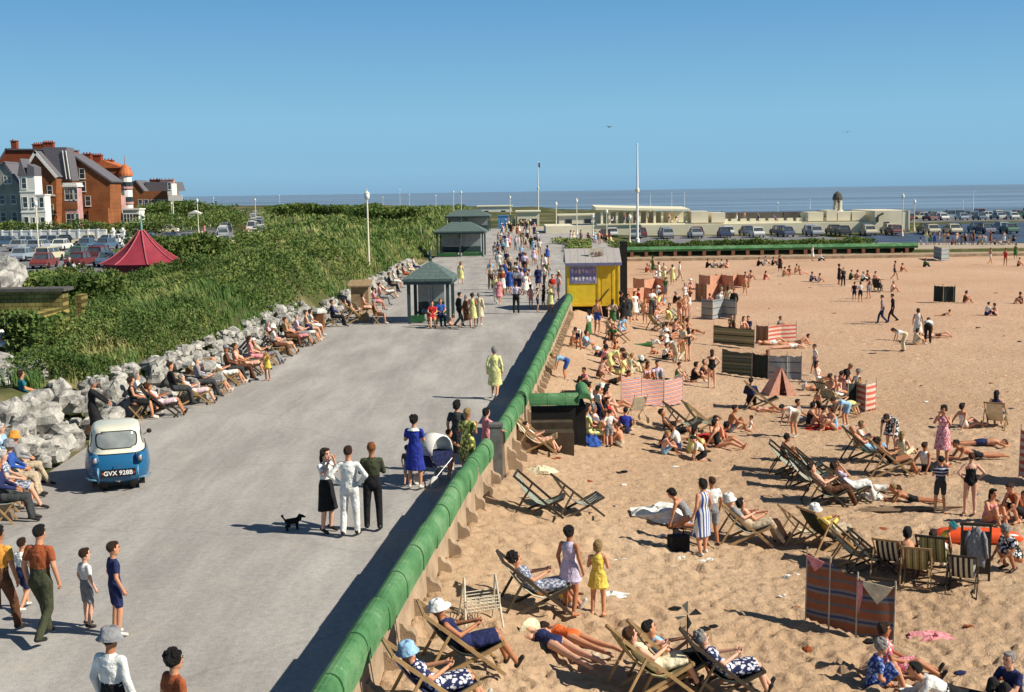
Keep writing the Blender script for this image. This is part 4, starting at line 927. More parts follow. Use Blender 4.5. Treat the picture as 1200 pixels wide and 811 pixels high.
# ------------------------------------------------------------- kiosk
def kiosk():
    Y = 65.0; x0 = aty(665, 360, Y).x; x1 = aty(726, 360, Y).x; zb = aty(690, 359, Y).z; zt = aty(690, 309, Y).z; w = x1-x0; cx = (x0+x1)/2; dpt = 2.4
    e = empty('yellow_kiosk', (cx, Y+dpt/2, 0), 0, label='yellow wooden kiosk on stilts beside the sea wall', cat='kiosk')
    Mw = noisy('yellow_boards', (.72, .52, .03), .6, .18, 2.5, bump=.2); My = noisy('deep_yellow_board', (.68, .44, .025), .6, .15, 3)
    m = MB(); m.lohi((-w/2, -dpt/2, zb), (w/2, dpt/2, zt)); obj('wall', m, Mw, e)
    m = MB()
    for a, b_ in ((-w/2, -w/2+.1), (w*.1-.05, w*.1+.05), (w*.36, w*.36+.1), (w/2-.1, w/2)): m.lohi((a, -dpt/2-.04, zb), (b_, -dpt/2-.002, zt-.005))
    m.lohi((-w/2+.11, -dpt/2-.03, zb+.01), (w/2-.11, -dpt/2-.002, zb+.12)); obj('trim', m, My, e)
    m = MB(); m.lohi((w*.16, -dpt/2-.02, zb+.13), (w*.35, -dpt/2-.002, zt-.1)); d = obj('door', m, My, e); m = MB(); m.bar((w*.3, -dpt/2-.05, zb+.95), (w*.06, -dpt/2-.05, zb+.08), .04, .05); obj('strut', m, M_woodd, e)
    px0, px1 = -w/2+.12, w*.06; pz0, pz1 = zt-1.08, zt-.15
    m = MB(); m.lohi((px0, -dpt/2-.035, pz0), (px1, -dpt/2-.003, pz1)); bd = obj('poster_board', m, noisy('pale_blue_frame', (.5, .5, .6)), e)
    m = MB(); m.lohi((px0+.04, -dpt/2-.05, pz0+.04), (px1-.04, -dpt/2-.036, pz1-.04)); bp = obj('poster', m, noisy('indigo_poster', (.2, .19, .34), .6, .3, 3), bd)
    rs = random.Random(5); m = MB(); mats = [noisy('poster_pink', (.6, .32, .42)), noisy('poster_cream', (.7, .65, .5)), noisy('poster_lilac', (.5, .45, .65))]
    for j in range(2):
        for i in range(7):
            m.mi = rs.randrange(3); x = px0+.16+i*(px1-px0-.3)/6; z = pz0+.27+j*.4; k = i % 3
            if k == 0: m.lathe([(.01, 0), (.06, .14), (.07, .17), (.05, .24), (.01, .27)], (x, -dpt/2-.055, z-.12), 8, 1, .12)
            elif k == 1: m.ball((x, -dpt/2-.055, z), (.085, .012, .1), 8, 6)
            else: m.lohi((x-.05, -dpt/2-.06, z-.12), (x+.05, -dpt/2-.0505, z+.12))
    obj('pictures', m, mats, bp)
    m = MB(); hr = aty(690, 291, Y+dpt/2).z-zt
    m.prism([(-w/2-.1, -dpt/2-.25, zt-.02), (-w/2-.1, -dpt/2-.25, zt+.06), (-w/2-.1, 0, zt+hr), (-w/2-.1, dpt/2+.25, zt+.06), (-w/2-.1, dpt/2+.25, zt-.02)], (w+.2, 0, 0)); rf = obj('roof', m, stripes('grey_felt_roof', [(0, (.4, .37, .35)), (.9, (.3, .27, .26))], 0, .4, .9, .1), e)
    m = MB(); m.lohi((-w/2-.12, -dpt/2-.29, zt-.1), (w/2+.12, -dpt/2-.255, zt+.06)); obj('fascia', m, noisy('blue_grey_board', (.14, .15, .26)), rf)
    m = MB(); z = zt+hr*.62; m.lohi((-.22+.0, -dpt/2+.35, z-.28), (.62, -dpt/2+.4, z+.33)); sg = obj('sign', m, noisy('cream_sign', (.62, .55, .42)), rf)
    m = MB()   # three short scribbled strokes of worn red script
    for pts in (((-.1, .12), (-.04, .22), (.0, .1), (.06, .22)), ((.14, .1), (.2, .24), (.24, .08)), ((.32, .08), (.36, .26), (.42, .12), (.5, .24))): m.path([(a, -dpt/2+.335, z+b_-.1) for a, b_ in pts], .016, 5)
    m.path([(-.12, -dpt/2+.335, z-.14), (.1, -dpt/2+.335, z-.1), (.3, -dpt/2+.335, z-.08), (.54, -dpt/2+.335, z-.0)], .022, 5)
    obj('script', m, noisy('dark_red_script', (.2, .05, .05)), sg)
    for x in (-w/2+.1, 0, w/2-.1):
        for y in (-dpt/2+.1, dpt/2-.1): m = MB(); m.lohi((x-.08, y-.08, -1.5), (x+.08, y+.08, zb)); obj('stilt', m, M_dark, e)
    m = MB(); m.lohi((-w/2+.15, -dpt/2+.25, -1.5), (w/2-.6, -dpt/2+.3, zb-.02)); obj('skirting', m, M_dark, e)
    # steps-up frame on its beach side and the tall dark screen behind
    m = MB(); x = x1+.05; m.lohi((aty(727, 300, 69).x, 69, -1.3), (aty(735, 300, 69).x, 69.3, aty(727, 283, 69).z)); obj('dark_screen', m, M_dark, label='tall black board standing behind the right side of the kiosk', cat='screen')
kiosk()
# ------------------------------------------------------------- benches, bins
def bench_parts():
    m = MB()
    for x in (-.75, .75): m.lohi((x-.04, -.2, 0), (x+.04, .25, .4)); m.bar((x, -.2, .38), (x, -.34, .9), .06, .05, (1, 0, 0))
    a = m.mesh('legs'); m = MB()
    for k in range(4): m.lohi((-.9, -.2+k*.12, .405), (.9, -.11+k*.12, .435))
    b_ = m.mesh('seat'); m = MB()
    for k in range(3): m.lohi((-.9, -.25-.04*k, .52+.14*k), (.9, -.22-.04*k, .62+.14*k))
    return a, b_, m.mesh('backrest')
m = MB()
for s in (-1, 1): m.bar((s*.18, -.17, .0), (s*.18, .17, .42), .03, .035); m.bar((s*.2, .17, .0), (s*.2, -.17, .42), .03, .035)
for y in (-.17, .17): m.bar((-.2, y, .42), (.2, y, .42), .035, .035)
STF = m.mesh('frame'); m = MB(); m.loft([[(-.17, y, z), (.17, y, z), (.17, y, z-.012), (-.17, y, z-.012)] for y, z in ((-.17, .445), (-.08, .425), (.08, .425), (.17, .445))]); STC = m.mesh('canvas'); STOOLS = []
def stool(loc, head):
    e = empty('folding_stool', loc, -rad(head), cat='stool', group='folding stools in the seated row'); obj('frame', STF, M_wood, e); obj('canvas', STC, CANV[('green', 'dark', 'cream')[len(STOOLS) % 3]], e)
    STOOLS.append([e, '%s canvas folding stool under a sitter by the rockery' % ('green striped', 'dark', 'cream')[len(STOOLS) % 3]])
BP = bench_parts(); M_slat = noisy('grey_bench_slats', (.3, .26, .2), .8, .3, 4)
def bench(loc, head, label):
    e = empty('bench', loc, -rad(head), label=label, cat='bench', group='benches along the rockery'); obj('legs', BP[0], M_conc, e); obj('seat', BP[1], M_slat, e); obj('backrest', BP[2], M_slat, e); return e
def bin_(px, py, h, label):
    e = empty('litter_bin', at(px, py, 0), 0, label=label, cat='litter bin'); m = MB(); m.lohi((-.25, -.25, 0), (.25, .25, h-.15)); obj('body', m, noisy('red_brown_slats', (.22, .09, .04), .8, .3), e)
    m = MB(); m.lathe([(.42, h-.14), (.42, h-.05), (.2, h+.06), (.02, h+.1)], n=4); obj('lid', m, noisy('pale_bin_lid', (.5, .5, .46)), e)
bin_(374, 386, .95, 'brown litter bin with pale lid at the end of the bench row'); bin_(229, 454, .85, 'wooden litter bin between two groups sitting by the rockery')
m = MB(); p = at(422, 362, 0); m.lohi((p.x-.5, p.y, 0), (p.x+.5, p.y+.9, 1.25)); m.prism([(p.x-.65, p.y-.15, 1.25), (p.x-.65, p.y-.15, 1.33), (p.x-.65, p.y+1.0, 1.6), (p.x-.65, p.y+1.0, 1.5)], (1.3, 0, 0)); obj('storage_box', m, noisy('box_tan_boards', (.32, .22, .12), .8, .3), label='tan timber storage box with sloping lid beside the tall lamp post', cat='box')
# ------------------------------------------------------------- the blue microcar
def microcar(loc, rz):
    e = empty('microcar', loc, rz, label='blue and cream bubble car with rounded back driving on the promenade', cat='car')
    Mb = noisy('car_blue', (.015, .11, .24), .22, .1, 2, spec=.6); Mc = noisy('car_cream', (.72, .7, .55), .25, .05, 2, spec=.5); Mk = noisy('car_rubber', (.015, .015, .015), .6, .2); Mch = noisy('chrome', (.65, .65, .65), .2, .05, metallic=1)
    Mg = noisy('car_glass', (.26, .28, .27), .1, .3, 3, spec=.8)
    LV = [(.2, .6, -1.0, 1.1), (.3, .68, -1.1, 1.18), (.5, .71, -1.12, 1.2), (.68, .69, -1.06, 1.17), (.8, .645, -.97, 1.08), (.84, .61, -.93, 1.04), (1.0, .575, -.87, .92), (1.15, .55, -.81, .8), (1.27, .53, -.76, .7), (1.345, .5, -.7, .6), (1.39, .42, -.56, .46), (1.4, .1, -.15, .12)]
    def par(z): return [float(np.interp(z, [l[0] for l in LV], [l[k] for l in LV])) for k in (1, 2, 3)]
    def ring(z, g=0, n=40):
        w, r, f = par(z); cy = (r+f)/2; ly = (f-r)/2; P = []
        for k in range(n):
            a = 2*PI*k/n; c, s = math.cos(a), math.sin(a); q = .52
            P.append(((w+g)*math.copysign(abs(c)**q, c), cy+(ly+g)*math.copysign(abs(s)**q, s), z))
        return P
    def loft_(name, zs, mat, parent, g=0):
        m = MB(); m.loft([ring(z, g) for z in zs]); return obj(name, m, mat, parent, smooth=True)
    body = loft_('body', [.2, .25, .3, .4, .5, .6, .68, .74, .8, .832], Mb, e); roof = loft_('roof', [.828, .84, .9, 1.0, 1.07, 1.15, 1.21, 1.27, 1.31, 1.34, 1.365, 1.385, 1.4], Mc, e)
    def patch(x0, x1, z0, z1, side, mat, g, name, parent, rnd=.1):
        m = MB(); n = 14; R = []
        for j in range(9):
            t = j/8; z = z0+(z1-z0)*t; ins = rnd*(1-math.sqrt(max(0, 1-(abs(2*t-1))**3.2))); w, r, f = par(z); cy = (r+f)/2; ly = (f-r)/2; q = 2/.52; row = []
            for k in range(n+1):
                a = x0+ins+(x1-x0-2*ins)*k/n
                if side == 'r': row.append((a, cy-(ly+g)*(1-min(.999, abs(a/(w+g)))**q)**(1/q), z))
                else: row.append((side*(w+g)*(1-min(.999, abs((a-cy)/(ly+g)))**q)**(1/q), a, z))
            R.append(row)
        i0 = m._p([p for r_ in R for p in r_])
        for j in range(8):
            for k in range(n): m.face((i0+j*(n+1)+k, i0+j*(n+1)+k+1, i0+(j+1)*(n+1)+k+1, i0+(j+1)*(n+1)+k))
        return obj(name, m, mat, parent, smooth=True)
    patch(-.45, .45, .935, 1.315, 'r', Mk, .006, 'window_seal', roof, .14); patch(-.42, .42, .955, 1.295, 'r', Mg, .01, 'rear_window', roof, .14)
    for s in (-1, 1): patch(-.55, .5, .93, 1.26, s, Mk, .006, 'window_seal', roof, .16); patch(-.53, .48, .945, 1.245, s, Mg, .01, 'side_window', roof, .16)
    m = MB()
    for a, b_ in zip(ring(.83, .008), ring(.83, .008)[1:]+ring(.83, .008)[:1]): m.tube(a, b_, .012, n=5)
    obj('trim', m, Mk, body)
    for s in (-1, 1):
        m = MB(); m.ball((s*.475, -.98, .74), (.1, .17, .13), 12, 8); m.X = None; f_ = obj('lamp_pod', m, Mb, body, smooth=True)
        m = MB(); m.ball((s*.475, -1.13, .74), (.045, .035, .055), 10, 6); obj('tail_light', m, noisy('tail_light', (.4, .3, .28), .2), f_, smooth=True)
        m = MB(); m.path([(s*.42, -1.12, .25), (s*.42, -1.24, .32), (s*.42, -1.23, .5), (s*.42, -1.16, .58)], .022, 7); m.path([(s*.42, -1.22, .32), (s*.6, -1.14, .33), (s*.68, -.95, .34)], .022, 7); obj('bumper', m, noisy('bumper_paint', (.12, .26, .38), .25), e, smooth=True)
        m = MB()
        for x in (.32, .42): pass
        m.X = Matrix.Translation((s*.56, .78, .24))@Matrix.Rotation(PI/2, 4, 'Y'); m.lathe([(.15, -.06), (.235, -.06), (.24, -.03), (.24, .03), (.235, .06), (.15, .06)], n=20); w_ = obj('wheel', m, Mk, e)
    m = MB(); m.X = Matrix.Translation((.3, -.78, .23))@Matrix.Rotation(PI/2, 4, 'Y'); m.lathe([(.14, -.06), (.225, -.06), (.23, -.03), (.23, .03), (.225, .06), (.14, .06)], n=20); obj('wheel', m, Mk, e)
    m = MB(); m.X = Matrix.Translation((-.3, -.78, .23))@Matrix.Rotation(PI/2, 4, 'Y'); m.lathe([(.14, -.06), (.225, -.06), (.23, -.03), (.23, .03), (.225, .06), (.14, .06)], n=20); obj('wheel', m, Mk, e)
    m = MB(); m.lohi((-.56, -.95, .12), (.56, .9, .21)); obj('underbody', m, Mk, e)
    m = MB(); m.lohi((-.37, -1.245, .38), (.37, -1.2, .54)); pl = obj('number_plate', m, noisy('plate_black', (.012, .012, .012), .4), e)
    m = MB()
    for s in (-1, 1): m.ball((s*.33, -1.25, .46), (.02, .015, .03), 8, 5)
    obj('reflector', m, noisy('red_reflector', (.4, .06, .03), .3), pl)
    cu = bpy.data.curves.new('t', 'FONT'); cu.body = 'GVX 928B'; cu.size = .135; cu.align_x = 'CENTER'; cu.align_y = 'CENTER'; cu.extrude = .003; cu.offset = .003; cu.space_character = 1.05
    t = bpy.data.objects.new('t', cu); COL.objects.link(t); dg = bpy.context.evaluated_depsgraph_get(); dg.update(); me = bpy.data.meshes.new_from_object(t.evaluated_get(dg), depsgraph=dg); bpy.data.objects.remove(t)
    for v_ in me.vertices: v_.co = Vector((v_.co.x, -1.249-v_.co.z, .46+v_.co.y))
    me.materials.clear(); me.materials.append(noisy('plate_white', (.8, .8, .78), .5, .03)); o = bpy.data.objects.new('lettering', me); COL.objects.link(o); o.parent = pl
    m = MB(); m.path([(.02, -1.16, .58), (.0, -1.2, .63), (.0, -1.16, .68)], .012, 6); m.path([(-.02, -1.19, .6), (.02, -1.19, .62)], .01, 5); obj('boot_handle', m, Mch, body)
    m = MB(); m.bar((.6, .25, 1.0), (.7, .22, 1.07), .015, .015); m.X = Matrix.Translation((.73, .2, 1.09)); m.ball((0, 0, 0), (.06, .03, .055), 10, 6); obj('wing_mirror', m, Mk, e, smooth=True)
    m = MB(); m.path([(-.05, -1.2, .29), (.02, -1.27, .28)], .022, 7); obj('exhaust', m, Mch, e)
    return e
p = at(136, 566, 0); microcar((p.x, p.y+.2, 0), rad(18.5))
# ------------------------------------------------------------- parked cars
M_tyre = noisy('tyre_black', (.015, .015, .015), .8, .2); M_cg = noisy('parked_car_glass', (.06, .075, .085), .1, .3, 3, spec=.8); M_chr = noisy('bright_metal', (.6, .6, .6), .25, .05, metallic=1)
CCOL = dict(white=(.7, .69, .64), grey=(.3, .32, .34), blue=(.08, .14, .22), pale_blue=(.3, .36, .42), green=(.08, .18, .12), black=(.02, .02, .022), red=(.2, .04, .035), cream=(.6, .54, .38), navy=(.03, .05, .12), maroon=(.15, .03, .03))
CM = {k: noisy('car_paint_'+k, v, .45, .08, 2, spec=.6) for k, v in CCOL.items()}
def car_parts(kind):
    L, H, Wd = 4.1, 1.46, 1.56; m = MB()
    if kind == 'saloon': bodyp = [(-2.05, .34), (-2.07, .62), (-1.95, .84), (-1.2, .9), (.75, .92), (1.75, .86), (2.0, .72), (2.05, .4), (1.9, .28), (-1.9, .28)]; cab = [(-1.3, .9), (-.95, 1.38), (-.6, 1.45), (.2, 1.45), (.42, 1.38), (.85, .9)]
    elif kind == 'estate': bodyp = [(-2.0, .34), (-2.02, .62), (-1.98, .9), (-1.2, .92), (.75, .92), (1.75, .86), (2.0, .72), (2.05, .4), (1.9, .28), (-1.9, .28)]; cab = [(-1.95, .9), (-1.8, 1.36), (-1.5, 1.45), (.2, 1.45), (.42, 1.38), (.85, .9)]
    else: bodyp = [(-2.1, .34), (-2.12, .9), (-2.1, 1.0), (1.2, 1.0), (1.9, .95), (2.1, .8), (2.12, .4), (1.9, .28), (-1.9, .28)]; cab = [(-2.08, 1.0), (-2.02, 1.7), (-1.9, 1.85), (.9, 1.85), (1.15, 1.75), (1.6, 1.0)]
    def solid(prof, w0, w1, z0, z1):
        mm = MB(); hw = lambda z: w0+(w1-w0)*min(max((z-z0)/(z1-z0), 0), 1)
        mm.loft([[(-hw(z)*.96, y*.985, z) for y, z in prof], [(-hw(z), y, z) for y, z in prof], [(hw(z), y, z) for y, z in prof], [(hw(z)*.96, y*.985, z) for y, z in prof]]); return mm
    zc = cab[0][1]; zt = max(z for y, z in cab)
    return dict(body=solid(bodyp, .8, .74, .3, .95).mesh('body', True if False else False), cabin=solid([(y*.985, zc+(z-zc)*.93) for y, z in cab], .73, .62, zc, zt).mesh('glasshouse'),
                roof=(lambda mm: (mm.loft([[(-.62, a, zt-.1), (-.6, a+.03, zt), (.6, a+.03, zt), (.62, a, zt-.1)] for a in (cab[1][0]-.02, (cab[2][0]+cab[3][0])/2, cab[4][0]+.02)]), [mm.bar((s*.73, y0, zc), (s*.62, y1, zt-.08), .05, .07, (0, 1, 0)) for s in (-1, 1) for y0, y1 in ((cab[0][0], cab[1][0]), (cab[-1][0], cab[-2][0]), ((cab[0][0]+cab[-1][0])/2,)*2)], mm)[-1])(MB()).mesh('roof'))
WHM = MB(); WHM.X = Matrix.Rotation(PI/2, 4, 'Y'); WHM.lathe([(.16, -.07), (.3, -.07), (.31, 0), (.3, .07), (.16, .07)], n=14); WHM = WHM.mesh('wheel')
BUM = MB(); BUM.path([(-.76, -.1, .0), (-.7, .0, 0), (.7, 0, 0), (.76, -.1, 0)], .045, 6); BUM = BUM.mesh('bumper')
HLM = MB(); HLM.ball((0, 0, 0), (.09, .04, .09), 8, 5); HLM = HLM.mesh('headlight')
CPROTO = {}
def make_car(kind, lod):
    cp = car_parts(kind); e = empty('parked_car', (0, 0, 0)); obj('body', cp['body'], CM['white'], e); obj('glasshouse', cp['cabin'], M_cg, e); obj('roof', cp['roof'], CM['white'], e)
    for s in (-1, 1):
        for y in (-1.25, 1.3): obj('wheel', WHM, M_tyre, e, loc=(s*.7, y, .31))
    if lod == 0:
        obj('bumper', BUM, M_chr, e, loc=(0, 2.1, .42)); obj('bumper', BUM, M_chr, e, loc=(0, -2.1, .42), rz=PI)
        for s in (-1, 1): obj('headlight', HLM, M_chr, e, loc=(s*.55, 2.02, .66))
    return e
for k_ in ('saloon', 'estate', 'van'): CPROTO[k_] = [make_car(k_, 0), False]
CARS = []
def car(loc, rz, col, kind='saloon', where=''):
    pr = CPROTO[kind]
    if not pr[1]:
        o = pr[0]; pr[1] = True
    else:
        o = pr[0].copy(); COL.objects.link(o)
        for ch in pr[0].children: c = ch.copy(); COL.objects.link(c); c.parent = o
    o.location = loc; o.rotation_euler = (0, 0, rz); o.scale = (1, 1, 1)
    for ch in o.children:
        if ch.name.split('.')[0] in ('body', 'roof'): ch.material_slots[0].link = 'OBJECT'; ch.material_slots[0].material = CM[col]
    props(o, cat='car' if kind != 'van' else 'van'); CARS.append([o, col.replace('_', ' '), kind, where]); return o
rs = random.Random(3); cols = ['white', 'grey', 'pale_blue', 'blue', 'black', 'white', 'cream', 'grey', 'green', 'red', 'navy', 'maroon']
# rows of cars parked before the white wall (left)
for row, (Y0, n, x0) in enumerate(((166, 11, -73), (151, 11, -67), (126, 9, -57), (112, 7, -52))):
    for i in range(n):
        if rs.random() < .1: continue
        car((x0+i*2.75+rs.uniform(-.3, .3)+(5 if row == 1 else 0), Y0+rs.uniform(-.6, .6)+i*.25, 0), rad(rs.uniform(-8, 8)+(0 if row % 2 else 90*(row == 0))), cols[rs.randrange(12)], 'estate' if rs.random() < .2 else 'saloon',
            ('in the row along the white wall', 'in the second row from the white wall', 'in the third row before the white wall', 'in the car row nearest the dunes')[row])
# line receding along the coast road
for i in range(42):
    t = (i//2)/21; Y = 185*math.exp(t*math.log(2.3)); X = -.196*Y-2-(i % 2)*6-rs.uniform(0, 2)-3*t
    car((X, Y, .02), rad(rs.uniform(5, 18)+(180 if rs.random() < .4 else 0)), ['white', 'white', 'grey', 'cream', 'pale_blue', 'black', 'grey'][rs.randrange(7)], 'van' if rs.random() < .08 else 'saloon', 'in the line of cars receding up the coast road')
for i, (px, py) in enumerate([(88, 268), (62, 269), (110, 269), (150, 268), (175, 266), (195, 265)]):
    car(aty(px, py+8, 205)*1.0+Vector((0, 0, -aty(px, py+8, 205).z+.3)), rad(90+rs.uniform(-5, 5)), ['pale_blue', 'white', 'grey', 'white', 'white', 'cream'][i], 'saloon', 'on the drive behind the white wall')
# car parks behind the beach
for i in range(30):
    row = i % 2; X = 14+(i//2)*4.1+rs.uniform(-.8, .8)+rs.uniform(-.3, .3)+row
    if X < 76: car((X, 170+row*5.5+rs.uniform(-.8, .8), -.41), rad(rs.uniform(-6, 6)), cols[rs.randrange(12)], 'saloon', 'in front of the cream pavilion')
for i in range(84):
    row = i % 3; X = 76+(i//3)*3.4+rs.uniform(-.6, .6)+row*2
    car((X, 238+row*9+rs.uniform(-1, 1), -.42), rad((90 if row == 1 else 0)+rs.uniform(-6, 6)), cols[rs.randrange(12)], 'van' if rs.random() < .06 else 'saloon', 'in the car park beyond the lake')
# ------------------------------------------------------------- white wall, hedges, houses
M_white = noisy('white_render', (.74, .73, .68), .8, .12, .6); M_brick = None
def brick(name, c, c2):
    m, nt, b = newmat(name, .9, .15); co = coords(nt); mp = N(nt, 'ShaderNodeMapping'); mp.inputs['Rotation'].default_value = (rad(90), 0, 0); nt.links.new(co, mp.inputs['Vector'])
    br = N(nt, 'ShaderNodeTexBrick', Scale=2.2); br.inputs['Color1'].default_value = (*c, 1); br.inputs['Color2'].default_value = (*c2, 1); br.inputs['Mortar'].default_value = (*[x*.8 for x in c], 1); br.inputs['Mortar Size'].default_value = .012; nt.links.new(mp.outputs[0], br.inputs['Vector'])
    n = N(nt, 'ShaderNodeTexNoise', Scale=.35, Detail=5.0); nt.links.new(co, n.inputs['Vector'])
    nt.links.new(mixc(nt, .7, br.outputs[0], ramp(nt, n.outputs[0], [(.3, (.6, .55, .5)), (.7, (1.2, 1.15, 1.1))]), 'MULTIPLY'), b.inputs['Base Color']); return m
M_br = brick('orange_brick', (.33, .13, .055), (.24, .09, .04)); M_br2 = brick('red_brick', (.3, .075, .035), (.22, .06, .03)); M_wh = noisy('white_paint', (.76, .74, .68), .6, .08); M_sl = stripes('grey_slate', [(0, (.17, .16, .18)), (.88, (.1, .1, .11))], 2, .4, .7, .2); M_grey = noisy('grey_pebbledash', (.33, .33, .29), .95, .3, .5)
M_win = noisy('window_glass', (.035, .045, .055), .12, .3, 1, spec=.7); M_pink = noisy('pink_stone', (.5, .27, .25), .8, .2, 1); M_orange = noisy('orange_dome_tiles', (.5, .15, .05), .6, .2, 2); M_rt = noisy('red_ridge', (.3, .07, .05), .8, .2)
wall = MB(); a = at(-120, 290, 0); b_ = at(126, 286.5, 0)
d = (b_-a); Lw = d.length; rzw = math.atan2(d.y, d.x)
e = empty('boundary_wall', a, rzw, label='long white boundary wall of panels behind the parked cars', cat='wall')
for k in range(22):
    x0 = Lw*k/22; m = MB(); m.lohi((x0+.25, -.1, 0), (x0+Lw/22, .1, 2.0)); m.lohi((x0+.25, -.16, 2.0), (x0+Lw/22, .16, 2.12)); obj('panel', m, M_white, e); m = MB(); m.lohi((x0, -.2, 0), (x0+.24, .2, 2.2)); obj('pier', m, M_white, e)
for i, (px, x2) in enumerate([(131, 134), (142, 146), (206, 214), (218, 224)]):
    p = at(px, 288 if i < 2 else 268, 0); m = MB(); w = (x2-px)/1400*p.y; m.lohi((p.x, p.y, 0), (p.x+w, p.y+.6, 1.9)); m.lohi((p.x-.08, p.y-.08, 1.9), (p.x+w+.08, p.y+.68, 2.05)); m.ball((p.x+w/2, p.y+.3, 2.2), .25, 8, 6)
    obj('gate_pier', m, M_white, label=['white gate pier just past the end of the white wall', 'second white gate pier past the white wall by low brickwork', 'white pier beyond the tent beside the road', 'white rounded pier further right beyond the tent'][i], cat='gate pier')
p = at(147, 286, 0); m = MB(); m.lohi((p.x, p.y+.2, 0), (p.x+2.6, p.y+.6, 1.3)); m.lohi((p.x, p.y+.15, 1.3), (p.x+2.6, p.y+.65, 1.4)); obj('garden_wall', m, M_br2, label='low red brick garden wall between gate pier and tent', cat='wall')
p = at(221, 262, 0); m = MB(); m.lohi((p.x, p.y, 0), (p.x+2.8, p.y+2.5, 2.4)); m.prism([(p.x-.1, p.y-.1, 2.4), (p.x+2.9, p.y-.1, 2.4), (p.x+1.4, p.y-.1, 3.1)], (0, 2.7, 0)); obj('ticket_hut', m, M_wh, label='small white gabled hut beside the cream lamp post and traffic', cat='hut')
hedge('hedge', [(-115, 196, 0), (-80, 198, 0), (-58, 204, 0)], 3, 2.6, 9000, 'dark clipped hedge between white wall and houses', seed=51)
hedge('hedge', [(-62, 205, 0), (-56, 240, 0), (-72, 300, 0)], 7, 3.2, 9000, 'dark garden hedge before the bay window houses', seed=52, size=.25)
hedge('bushes', [(-92, 330, 0), (-88, 300, 0), (-76, 315, 0)], 10, 5.0, 7000, 'dark bushes below the far end of the brick terrace', seed=53, cat='bushes', size=.35)
hedge('bush', [(-33.5, 112, 0), (-30, 118, 0)], 6, 2.7, 9000, 'dark rounded bush right of the crimson tent', seed=54, cat='bush')
hedge('bush', [(-26, 62, 1.2), (-22.5, 58, 1.2), (-20, 60, 1.1)], 2.5, 1.5, 6000, 'low green hedge behind the stone terrace wall', seed=55, cat='hedge', size=.12)
hedge('bushes', [(12, 133.5, -.45), (28, 133.5, -.45), (40, 134, -.45)], 2.4, 1.25, 9000, 'low dark shrubs just behind the far green sea wall', seed=56, cat='shrubs', size=.13)
hedge('bush', [(7.2, 128, 0), (8.5, 145, 0), (6.2, 150, 0)], 2.6, .7, 4000, 'patch of low green growth right of the promenade crowd', mat=M_marram, seed=57, cat='shrub', size=.15)
for i, (px, py, w, h) in enumerate([(345, 258, 7, 2.4), (372, 262, 9, 2.6), (405, 258, 8, 2.5), (330, 250, 6, 2), (455, 268, 9, 2.6), (425, 250, 8, 2.4)]):
    p = at(px, py, .5); p.z = float(ground_h(p.x, p.y)); hedge('thorn_bush', [(p.x-w/2, p.y, p.z), (p.x, p.y+2, p.z+.3), (p.x+w/2, p.y, p.z)], 5, h, 3500, ['dark thorn bush at left end of the dune thicket', 'broad dark thorn bush second in the dune thicket', 'dark thorn bush left of the tall lamp post', 'smallest dark bush on the left dune skyline', 'broad dark thorn bush right of the tall lamp post', 'dark bush highest behind the tall lamp post'][i], seed=60+i, cat='bush', size=.28)
# house kit: y0 is the near (gable) face, facade faces +X
def window(parent, c, w, h, face='y', frame=None, arch=0):
    x, y, z = c; m = MB(); t = .09
    if face == 'y':
        m.lohi((x-w/2-t, y-.07, z-t), (x-w/2, y+.03, z+h+t)); m.lohi((x+w/2, y-.07, z-t), (x+w/2+t, y+.03, z+h+t)); m.lohi((x-w/2, y-.07, z-t), (x+w/2, y+.03, z)); m.lohi((x-w/2, y-.07, z+h), (x+w/2, y+.03, z+h+t)); m.lohi((x-w/2, y-.05, z+h*.5-.03), (x+w/2, y-.03, z+h*.5+.03))
        f = obj('window', m, frame or M_wh, parent); m = MB(); m.lohi((x-w/2, y-.03, z), (x+w/2, y-.015, z+h)); obj('pane', m, M_win, f); m = MB(); m.lohi((x-w/2-.15, y-.14, z-t-.1), (x+w/2+.15, y-.001, z-t-.002)); obj('sill', m, frame or M_wh, f)
    else:
        m.lohi((x-.03, y-w/2-t, z-t), (x+.07, y-w/2, z+h+t)); m.lohi((x-.03, y+w/2, z-t), (x+.07, y+w/2+t, z+h+t)); m.lohi((x-.03, y-w/2, z-t), (x+.07, y+w/2, z)); m.lohi((x-.03, y-w/2, z+h), (x+.07, y+w/2, z+h+t)); f = obj('window', m, frame or M_wh, parent)
        m = MB(); m.lohi((x+.015, y-w/2, z), (x+.03, y+w/2, z+h)); obj('pane', m, M_win, f)
def chimney(parent, x, y, z0, z1, w=1.6, d=.9, pots=4, mat=None):
    m = MB(); m.lohi((x-w/2, y-d/2, z0), (x+w/2, y+d/2, z1)); m.lohi((x-w/2-.12, y-d/2-.12, z1), (x+w/2+.12, y+d/2+.12, z1+.22)); c = obj('chimney', m, mat or M_br2, parent)
    for i in range(pots): m = MB(); m.lathe([(.16, z1+.2), (.14, z1+.5), (.17, z1+.55)], (x-w/2+.25+(w-.5)*i/max(1, pots-1), y, 0), 8); obj('chimney_pot', m, M_rt, c)
def X_(px, Y): return aty(px, 250, Y).x
def Z_(py, Y, px=60): return aty(px, py, Y).z
